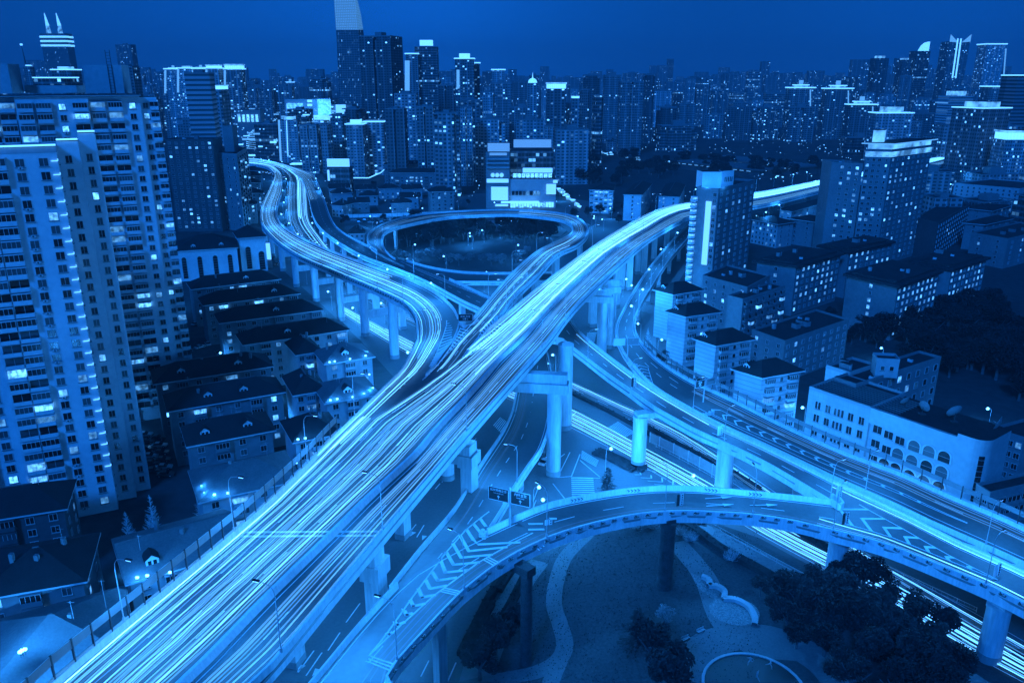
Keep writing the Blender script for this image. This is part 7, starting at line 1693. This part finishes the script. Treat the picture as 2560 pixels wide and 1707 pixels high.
def deck_lamps(road, side, dl, h, what, power, shaded=True, arm=2.2, inward=1, point=False):
    for i, d in enumerate(dl):
        p = road.pt(d, side, 1.0 if side in (0, 1) else .9); dr = road.dirn(d); c = road.pt(d, .5) - p; x = Vector((-dr.y, dr.x, 0)); x = x if x.dot(c) * inward > 0 else -x
        if side in (0, 1): p = p - x * .25 * inward
        street_lamp(p, h, math.atan2(x.y, x.x), what % ORD[i], power, shaded, arm, True, point)
PW = 4.2
deck_lamps(A, 1, [dpx(A, x, y, 30) for x, y in ((645, 1707), (932, 1363), (1164, 1088), (1324, 900), (1388, 822), (1473, 733), (1519, 688), (1554, 657), (1586, 632), (1640, 595))], 10, 'slender lamp on the right parapet of the widest highway, %s from the bottom', 3900 * PW)
deck_lamps(A, 0, [dpx(A, x, y, 30) for x, y in ((90, 1750), (390, 1508), (600, 1335), (762, 1180), (895, 1052), (1290, 770), (1390, 690), (1510, 605), (1620, 540), (1700, 515), (1960, 470), (2060, 452))], 10, 'slender lamp on the left edge of the widest highway, %s from the bottom', 3900 * PW)
deck_lamps(B, 0, [dpx(B, x, y, z) for x, y, z in ((1048, 850, 28), (1013, 752, 25), (950, 722, 23), (880, 695, 21), (816, 667, 20), (757, 641, 18), (708, 612, 17), (668, 575, 16), (655, 525, 15), (680, 460, 13))], 9, 'lamp on the outer parapet of the curving ramp, %s counting from the merge', 5200 * PW)
deck_lamps(Hr, 0, [dpx(Hr, x, y, z) for x, y, z in ((1223, 755, 27), (1282, 687, 24), (1343, 633, 21), (1420, 585, 18), (1400, 552, 16), (1280, 539, 15), (1140, 545, 15), (1008, 567, 15), (960, 600, 15))], 9, 'lamp on the loop ramp, %s counting from the merge', 5200 * PW)
deck_lamps(E_, 1, [dpx(E_, x, y, z) for x, y, z in ((1000, 1660, 21), (1157, 1487, 21), (1370, 1350, 20), (1697, 1285, 17), (1900, 1295, 13.6))], 10, 'lamp on the near parapet of the arched ramp, %s from the bottom left', 3400 * PW, point=True)
deck_lamps(GE, 0, [dpx(GE, x, y, 13) for x, y in ((2100, 1338), (2480, 1475))], 10, 'lamp with banner boards on the ramp at lower right, %s of two', 3200 * PW, point=True)
deck_lamps(FG, 0, [dpx(FG, x, y, z) for x, y, z in ((1462, 897, 18), (1583, 984, 17), (1797, 1107, 14), (2075, 1262, 13))], 9, 'lamp on the lower parapet of the ramp beside the crossing, %s from the top', 4200 * PW, point=True)
deck_lamps(J, 0, [dpx(J, x, y, z) for x, y, z in ((1715, 1018, 12.8), (2160, 1235, 13), (2440, 1365, 13))], 9, 'lamp between the chevron road and the ramp beside it, %s from the left', 2600 * PW)
deck_lamps(B, 1, [dpx(B, x, y, z) for x, y, z in ((1118, 765, 26), (1050, 718, 24), (960, 682, 22))], 9, 'added lamp on the inner parapet of the curving ramp, %s from the merge', 3600 * PW, point=True)  # extra lamps added to brighten the ramp near the merge
deck_lamps(Hr, 1, [dpx(Hr, x, y, z) for x, y, z in ((1262, 775, 29), (1310, 722, 26), (1375, 655, 20))], 9, 'added lamp on the outer parapet of the loop ramp, %s from the merge', 3600 * PW, point=True)  # likewise added for more light on the loop side
deck_lamps(D, 1, [dpx(D, x, y, z) for x, y, z in ((1304, 1194, 14),)], 9, 'lamp on the diving ramp beside the round pier, %s one', 2600 * PW, point=True)
def px_lamps(lst, what, z0, h, power, shaded=False):
    for i, (x, y) in enumerate(sorted(lst)):
        hp = at(x, y, z0 + h); street_lamp((hp.x, hp.y - .0, z0), h, R(rng.choice((0, 180, 200, -20))), what % ORD[i], power, shaded, arm=.9)
px_lamps([(1586, 763), (1599, 722), (1629, 672), (1659, 622), (1688, 581)], 'bright lamp on the winding road by the slim tower, %s from the left', 12, 10, 4200 * PW)
px_lamps([(786, 557), (813, 582), (850, 607), (903, 638), (975, 672), (1070, 707)], 'bright lamp along the ramp passing under the widest highway, %s from the left', 12, 5, 3000 * PW)
px_lamps([(740, 584), (718, 557), (708, 535), (706, 505), (710, 475), (712, 447), (690, 425)], 'bright lamp on the median of the sunken highway, %s from the left', 2, 9, 4000 * PW)
px_lamps([(650, 398), (662, 402), (675, 399), (702, 404), (722, 391), (738, 396), (755, 402), (781, 419), (786, 430), (793, 446), (800, 470)], 'starry lamp round the top bend of the curving highway, %s from the left', 4, 9, 1500 * PW)
px_lamps([(1032, 611), (1115, 640), (1210, 680), (963, 592), (1290, 612), (1350, 640)], 'tall lamp over the pale trees inside the ring ramp, %s from the left', 0, 10, 2600 * PW)
px_lamps([(1516, 1118), (1334, 1216), (1370, 1245), (1745, 1185), (1872, 1077), (1787, 922), (1603, 808), (1646, 848), (1559, 697), (1585, 712), (2173, 1198), (2297, 1125), (2015, 1016), (1717, 948), (1390, 885), (1380, 910), (827, 728), (764, 668), (889, 768), (960, 757), (1028, 880), (1108, 790), (900, 690)], 'ground-level lamp below or beside the interchange ramps, %s from the left', 0, 9, 5200 * PW)
px_lamps([(1240, 506), (1300, 480), (1010, 568), (1040, 556), (1110, 560), (1225, 566), (1250, 566), (1280, 566), (1330, 560), (1405, 545), (1440, 540), (1480, 545), (1490, 540), (1510, 548), (1530, 520), (1350, 470), (1400, 480), (1180, 590), (1210, 575), (1300, 560), (1360, 565), (1170, 582), (1060, 520), (980, 520), (930, 540), (870, 470), (1640, 545), (1615, 495), (1665, 497), (1590, 505)], 'small street lamp round the far side of the ring ramp, %s from the left', 0, 8, 1900 * PW)
px_lamps([(1735, 473), (1733, 505), (1936, 443), (1980, 436), (2020, 430), (2069, 421), (2055, 444), (2042, 452), (1953, 512), (1910, 530), (2067, 498), (2380, 430), (2405, 428), (2380, 460), (2345, 440)], 'bright lamp along the far part of the widest highway, %s from the left', 12, 8, 1300 * PW)
def added_under_lamps(road, parent, dl, lat, power, drop=2.0):  # fixtures added beneath the decks to brighten the ground
    bm_ = MB(); bm_.box((0, 0, 0), (1.6, .4, .18), 'metal'); bm_.box((0, 0, -.12), (1.4, .3, .07), 'bulb'); me = mesh_of(bm_, 'added_under_deck_lamp')
    for d in dl:
        p = road.pt(d, lat, -drop); o = inst(me, 'added_under_deck_lamp', parent, Matrix.Translation(p)); light((p.x, p.y, p.z - .5), power, 'SPOT', (p.x, p.y, 0), .5, 160, parent, .9)
added_under_lamps(A, tA, [dpx(A, x, y, 30) for x, y in ((500, 1690), (700, 1500), (860, 1330), (1000, 1190), (1130, 1060), (1250, 930), (1370, 810), (1480, 700), (1560, 625))], .95, 26000)
added_under_lamps(B, tB, [dpx(B, x, y, 24) for x, y in ((1045, 830), (980, 740), (880, 690), (790, 650), (700, 600))], .3, 14000)
added_under_lamps(E_, tE, [dpx(E_, x, y, 21) for x, y in ((1000, 1600), (1120, 1470))], .1, 9000)
added_under_lamps(FG, tF, [dpx(FG, x, y, 17) for x, y in ((1480, 900), (1545, 955), (1720, 1065), (1100, 720), (950, 660))], .3, 11000)
px_lamps([(2480, 1020), (2210, 868), (2486, 842), (300, 1040), (420, 740), (330, 1170), (698, 957), (735, 905), (700, 790), (560, 880), (760, 850), (590, 1000), (715, 1040)], 'isolated lamp in a dark yard away from the roads, %s from the left', 0, 6, 700 * PW)

# ================================================================ SIGNS
def text_mesh(s, size, m, parent, loc, rz):
    c = bpy.data.curves.new('lettering', 'FONT'); c.body = s; c.size = size; c.align_x = 'CENTER'; c.align_y = 'CENTER'; c.extrude = .01
    o = bpy.data.objects.new('lettering', c); col.objects.link(o); bpy.context.view_layer.update()
    me = bpy.data.meshes.new_from_object(o.evaluated_get(bpy.context.evaluated_depsgraph_get())); bpy.data.objects.remove(o)
    me.materials.clear(); me.materials.append(M[m]); q = bpy.data.objects.new('lettering', me); col.objects.link(q); q.parent = parent
    q.matrix_local = Matrix.Translation(loc) @ Matrix.Rotation(rz, 4, 'Z') @ Matrix.Rotation(R(90), 4, 'X'); return q
def gantry(p, boards, label, rz=0, h=6.5):
    """boards: (x offset, width, height, lines, face material, text material)"""
    t = thing('road_sign', p, rz, label, 'road sign'); b = MB(); b.tube((0, 0, 0), (0, 0, h + .4), .22, .18, 'metal', 8); b.obj('pole', t)
    for x, w_, hh, lines, fm, tm in boards:
        b = MB(); b.box((x, -.25, h - hh / 2), (w_, .12, hh), fm)
        for z in (h, h - hh): b.box((x, -.33, z), (w_, .04, .08), 'trim')
        for xx in (x - w_ / 2, x + w_ / 2): b.box((xx, -.33, h - hh / 2), (.08, .04, hh), 'trim')
        o = b.obj('sign_board', t)
        for s, sz, dz in lines: text_mesh(s, sz, tm, o, (x, -.33, h - dz), 0)
        if tm == 'trim': a_ = MB(); a_.box((x, -.33, h - hh + .55), (.12, .02, .5), 'trim'); a_.face([(x - .3, -.345, h - hh + .75), (x + .3, -.345, h - hh + .75), (x, -.345, h - hh + 1.1)], 'trim'); a_.obj('arrow', o)
    return t
gantry(tuple(at(1275, 1312, 20.9)), [(-2.2, 4.0, 2.6, [('延安西路立交', .56, .55), ('YAN AN RD (W)', .28, 1.15)], 'sign', 'trim'), (2.2, 3.8, 2.6, [('内环立交', .62, .6), ('INNER RING', .28, 1.2)], 'sign', 'trim')], 'dark twin-board direction sign on the nose where the front ramps part', R(-24), 7.4)
gantry(tuple(at(1568, 903, 12.3)), [(-3.0, 3.8, 2.4, [('', .5, .5)], 'trim', 'dark_metal'), (1.6, 3.8, 2.4, [('P', .9, .8)], 'wall_mid', 'metal')], 'pale twin-board sign at the start of the chevron road', R(8), 8.0)
gantry(tuple(at(1758, 1005, 12.8)), [(-2.0, 3.4, 2.0, [('高架', .7, .7), ('出口', .5, 1.5)], 'sign', 'trim'), (2.0, 3.6, 2.0, [('虹桥路', .7, .7)], 'wall_mid', 'dark_metal')], 'twin-board sign in front of the noise barrier on the chevron road', R(30), 7.0)
gantry(tuple(at(1630, 702, 0)), [(0, 5.0, 3.0, [('地面道路', .8, 1.0)], 'sign', 'trim')], 'dark sign on the surface road behind the winding ramp', 0, 8)
gantry(tuple(at(1164, 818, 28.6)), [(0, 4.2, 2.2, [('高架 匝道', .7, .8), ('限速 40', .5, 1.6)], 'sign', 'trim')], 'dark sign above the nose between curving ramp and loop ramp', 0, 4.2)
for i, (x, y) in enumerate(((2092, 1262), (2108, 1330), (2484, 1462), (1583, 982), (1797, 1105), (1697, 1283), (1370, 1350))):
    p = at(x, y, 13 if i < 3 or i == 4 else (17 if i != 5 else 15)); t = thing('lamp_banner', (p.x, p.y, p.z), R(20), 'pair of vertical banner boards halfway up a lamp pole, %s of seven' % ORD[i], 'banner'); b = MB(); b.box((-.45, -.1, 3.2), (.6, .08, 2.6), 'trim' if i % 2 == 0 else 'sign'); b.obj('banner', t); b = MB(); b.box((.45, -.1, 3.2), (.6, .08, 2.6), 'trim'); o = b.obj('banner', t)
    b = MB()
    for k_ in range(5): b.box((.45, -.16, 2.2 + k_ * .5), (.26, .03, .28), 'sign')
    b.obj('lettering', o); b = MB(); b.box((0, 0, 3.2), (.1, .1, 2.9), 'metal'); b.obj('bracket', t)

# ================================================================ VEHICLES
def car_meshes(paint, L_=4.5, W=1.8, Hh=1.45):
    body = MB(); z0, z1 = .35, .85
    prof = [(-L_ / 2, .45), (-L_ / 2 + .1, .78), (-L_ / 2 + .8, .92), (L_ / 2 - 1.0, .88), (L_ / 2 - .1, .72), (L_ / 2, .45), (L_ / 2 - .1, .3), (-L_ / 2 + .1, .3)]
    n = len(prof)
    for s_ in (-1, 1):
        pts = [(x, s_ * W / 2, z) for x, z in prof]; body.face(pts if s_ > 0 else list(reversed(pts)), paint)
    for i in range(n): j = (i + 1) % n; a, c = prof[i], prof[j]; body.face([(a[0], -W / 2, a[1]), (c[0], -W / 2, c[1]), (c[0], W / 2, c[1]), (a[0], W / 2, a[1])], paint)
    rf = MB(); lo = [(-L_ / 2 + .7, -W / 2 + .06), (L_ / 2 - 1.3, -W / 2 + .06), (L_ / 2 - 1.3, W / 2 - .06), (-L_ / 2 + .7, W / 2 - .06)]; hi = [(-L_ / 2 + 1.3, -W / 2 + .25), (L_ / 2 - 2.0, -W / 2 + .25), (L_ / 2 - 2.0, W / 2 - .25), (-L_ / 2 + 1.3, W / 2 - .25)]
    for i in range(4): j = (i + 1) % 4; rf.face([(*lo[i], .9), (*lo[j], .9), (*hi[j], Hh - .04), (*hi[i], Hh - .04)], 'glass')
    top = MB(); top.prism(hi, Hh - .05, Hh, paint)
    wh = MB(); wh.tube((0, -.11, 0), (0, .11, 0), .33, .33, 'rubber', 14); rim = MB(); rim.tube((0, -.125, 0), (0, .125, 0), .2, .2, 'metal', 10)
    hl = MB(); hl.box((L_ / 2 + .0, 0, .62), (.1, .42, .2), 'bulb'); tl = MB(); tl.box((-L_ / 2, 0, .68), (.1, .4, .16), 'tail')
    return [mesh_of(x, nm) for x, nm in ((body, 'body'), (rf, 'window'), (top, 'roof'), (wh, 'wheel'), (rim, 'rim'), (hl, 'headlight'), (tl, 'tail_light'))]
CM = {'dark': car_meshes('car_dark'), 'pale': car_meshes('car_pale')}
def carr(p, rz, tone, label, group=None, name='parked_car', lights=False):
    t = thing(name, p, rz, label, 'car', group); b_, w_, r_, wh, rim, hl, tl = CM[tone]; inst(b_, 'body', t, Matrix()); inst(w_, 'window', t, Matrix()); inst(r_, 'roof', t, Matrix())
    for x in (-1.35, 1.4):
        for y in (-.84, .84): o = inst(wh, 'wheel', t, Matrix.Translation((x, y, .33))); inst(rim, 'rim', o, Matrix())
    if lights:
        for y in (-.6, .6): inst(hl, 'headlight', t, Matrix.Translation((0, y, 0))); inst(tl, 'tail_light', t, Matrix.Translation((0, y, 0)))
    return t
carr(at(1362, 1158, .03), R(60), 'pale', 'pale car waiting beside the round pier under the highway', lights=True); carr(at(1352, 1142, .03), R(60), 'dark', 'dark car behind the pale one beside the round pier'); carr(at(692, 662, .03), R(100), 'dark', 'dark car under the curving ramp by the pavilion', lights=True); carr(at(1742, 1302, .03), R(-30), 'dark', 'dark car on the service road under the arched ramp')
for i, (x, y) in enumerate(((490, 812), (470, 880), (500, 870), (545, 885), (520, 862))): carr(at(x, y, .03), R((70, 60, 60, 120, 120)[i]), 'dark' if i % 2 else 'pale', 'parked car in the lane between pale slab and terrace houses, %s of five' % ORD[i], 'cars parked in the lane by the terrace houses')
for i in range(12): carr(at(362 + (i % 2) * 30 + i * 2, 1090 + i * 9, .03), R(8), 'dark' if i % 3 else 'pale', 'parked car in the dark yard beside the pale tower, %s in the line' % ORD[i], 'cars parked in the dark yard')
for i in range(9): carr(at(885 + i * 14, 552 + (i % 2) * 5, .03), R(rng.uniform(-10, 10)), 'pale' if i % 3 == 0 else 'dark', 'parked car in the small lit car park inside the road bend, %s in the line' % ORD[i], 'cars in the small lit car park')
# queue of traffic standing on the sunken highway
NL = Nq; q_i = 0
for lane, la in enumerate((.52, .66, .80, .93)):
    d = 20 + lane * 3; lk = 0
    while d < NL.total - 60 and q_i < 90:
        p = NL.pt(d, la, -.02); dr = NL.dirn(d); tw = lane < 4
        carr((p.x, p.y, .04), math.atan2(dr.y, dr.x), 'pale' if rng.random() < .5 else 'dark', 'queueing car with headlights on, %s lane of the jam, %s from its top' % (ORD[lane], ORD[lk]), 'cars queueing on the sunken highway', 'queueing_car', True); q_i += 1; lk += 1
        d += rng.uniform(6.5, 15)
b = MB()
for la in fill(Nq, .5, .95, 9, 0, Nq.total, 1.0, .0, .5, 1.1, (.7, 1.0), ms=('tr2', 'tr2', 'tr3')): Nq.trail(b, *la)
tag(b.obj('light_trail'), kind='stuff')
# water-filled crash barriers at road noses
def drums(lst, lab):
    dm = MB(); dm.tube((0, 0, 0), (0, 0, 1.0), .42, .36, 'trim', 12); dm.tube((0, 0, .3), (0, 0, .55), .43, .43, 'metal', 12); me = mesh_of(dm, 'crash_drum')
    for i, (x, y, z) in enumerate(lst):
        o = bpy.data.objects.new('crash_drum', me); col.objects.link(o); o.location = at(x, y, z); tagg(o, lab % ORD[i], 'crash drum', lab % 'each')
drums([(1203, 1340, 21.2), (1210, 1345, 21.2), (1207, 1335, 21.2), (1214, 1340, 21.2)], 'pale crash drum at the nose below the dark twin-board sign, %s')
drums([(1573, 912, 12.4), (1579, 914, 12.4), (1585, 916, 12.4), (1591, 918, 12.4)], 'pale crash drum below the pale twin-board sign, %s')
drums([(1758, 1042, 13), (1766, 1040, 13), (1774, 1037, 13), (1782, 1034, 13), (1756, 1048, 13), (1765, 1046, 13)], 'pale crash drum at the tip of the long chevrons, %s')

# ================================================================ BENCHES, STATUES
for i, (x, y) in enumerate(((1752, 1580), (1714, 1600))):
    p = at(x, y, 0); t = thing('park_bench', p, R(30), ('pale slatted bench beside the path near the pebble bed', 'pale slatted bench nearer the lone tree')[i], 'bench')
    b = MB(); [b.box((0, dy, .45), (1.8, .12, .06), 'stone') for dy in (-.2, 0, .2)]; b.obj('seat', t); b = MB(); [b.box((0, .3, .65 + k_ * .18), (1.8, .05, .12), 'stone') for k_ in range(2)]; b.obj('backrest', t)
    for x_ in (-.75, .75): b = MB(); b.box((x_, .02, .21), (.08, .5, .42), 'dark_metal'); b.obj('leg', t)
def figure(p, rz, joints, label):
    """one continuous skinned body of a bronze-like pond statue"""
    me = bpy.data.meshes.new('statue'); me.from_pydata([j[0] for j in joints], [(j[1], i) for i, j in enumerate(joints) if j[1] is not None], []); o = bpy.data.objects.new('statue', me); col.objects.link(o)
    o.modifiers.new('s', 'SKIN'); sv = me.skin_vertices[0].data
    for i, j in enumerate(joints): sv[i].radius = (j[2], j[2])
    sv[0].use_root = True; ss = o.modifiers.new('d', 'SUBSURF'); ss.levels = 1; ss.render_levels = 1
    bpy.context.view_layer.update(); m2 = bpy.data.meshes.new_from_object(o.evaluated_get(bpy.context.evaluated_depsgraph_get())); bpy.data.objects.remove(o)
    m2.name = 'statue'; m2.materials.append(M['stone']); q = bpy.data.objects.new('statue', m2); col.objects.link(q); q.location = p; q.rotation_euler = (0, 0, rz); tag(q, label, 'statue')
J0 = [((0, 0, .95), None, .14), ((0, 0, 1.2), 0, .15), ((0, .03, 1.42), 1, .15), ((0, .05, 1.56), 2, .06), ((0, .07, 1.72), 3, .11), ((.2, 0, 1.42), 2, .06), ((.45, .1, 1.3), 5, .045), ((.65, .2, 1.5), 6, .035), ((-.2, 0, 1.42), 2, .06), ((-.42, -.15, 1.2), 8, .045), ((-.6, -.1, 1.0), 9, .035),
      ((.1, 0, .85), 0, .1), ((.3, .3, .5), 11, .07), ((.3, .25, .08), 12, .045), ((.3, .42, .04), 13, .04), ((-.1, 0, .85), 0, .1), ((-.2, -.35, .5), 15, .07), ((-.3, -.7, .25), 16, .045), ((-.3, -.8, .15), 17, .04)]
pp = at(1875, 1660, .12); figure(pp, R(150), J0, 'pale figure in mid-stride on the dark round pond'); pp = at(1892, 1697, .12); figure(pp, R(40), J0, 'pale figure with raised arms at the bottom edge of the dark pond'); pp = at(1925, 1668, .12); figure(pp, R(250), J0, 'small pale figure at the right rim of the dark pond')

# ================================================================ AIR
m = bpy.data.materials.new('haze'); m.use_nodes = True; t_ = m.node_tree; t_.nodes.clear(); o_ = t_.nodes.new('ShaderNodeOutputMaterial'); v_ = t_.nodes.new('ShaderNodeVolumePrincipled')
v_.inputs['Color'].default_value = (.8, .85, .9, 1); v_.inputs['Density'].default_value = HAZE; v_.inputs['Anisotropy'].default_value = 0.0; t_.links.new(v_.outputs[0], o_.inputs['Volume']); M['haze'] = m
if HAZE > 0:
    b = MB(); b.prism([(-6000, -300), (6000, -300), (6000, 9500), (-6000, 9500)], -1.0, 420.0, 'haze'); tag(b.obj('haze'), kind='stuff')
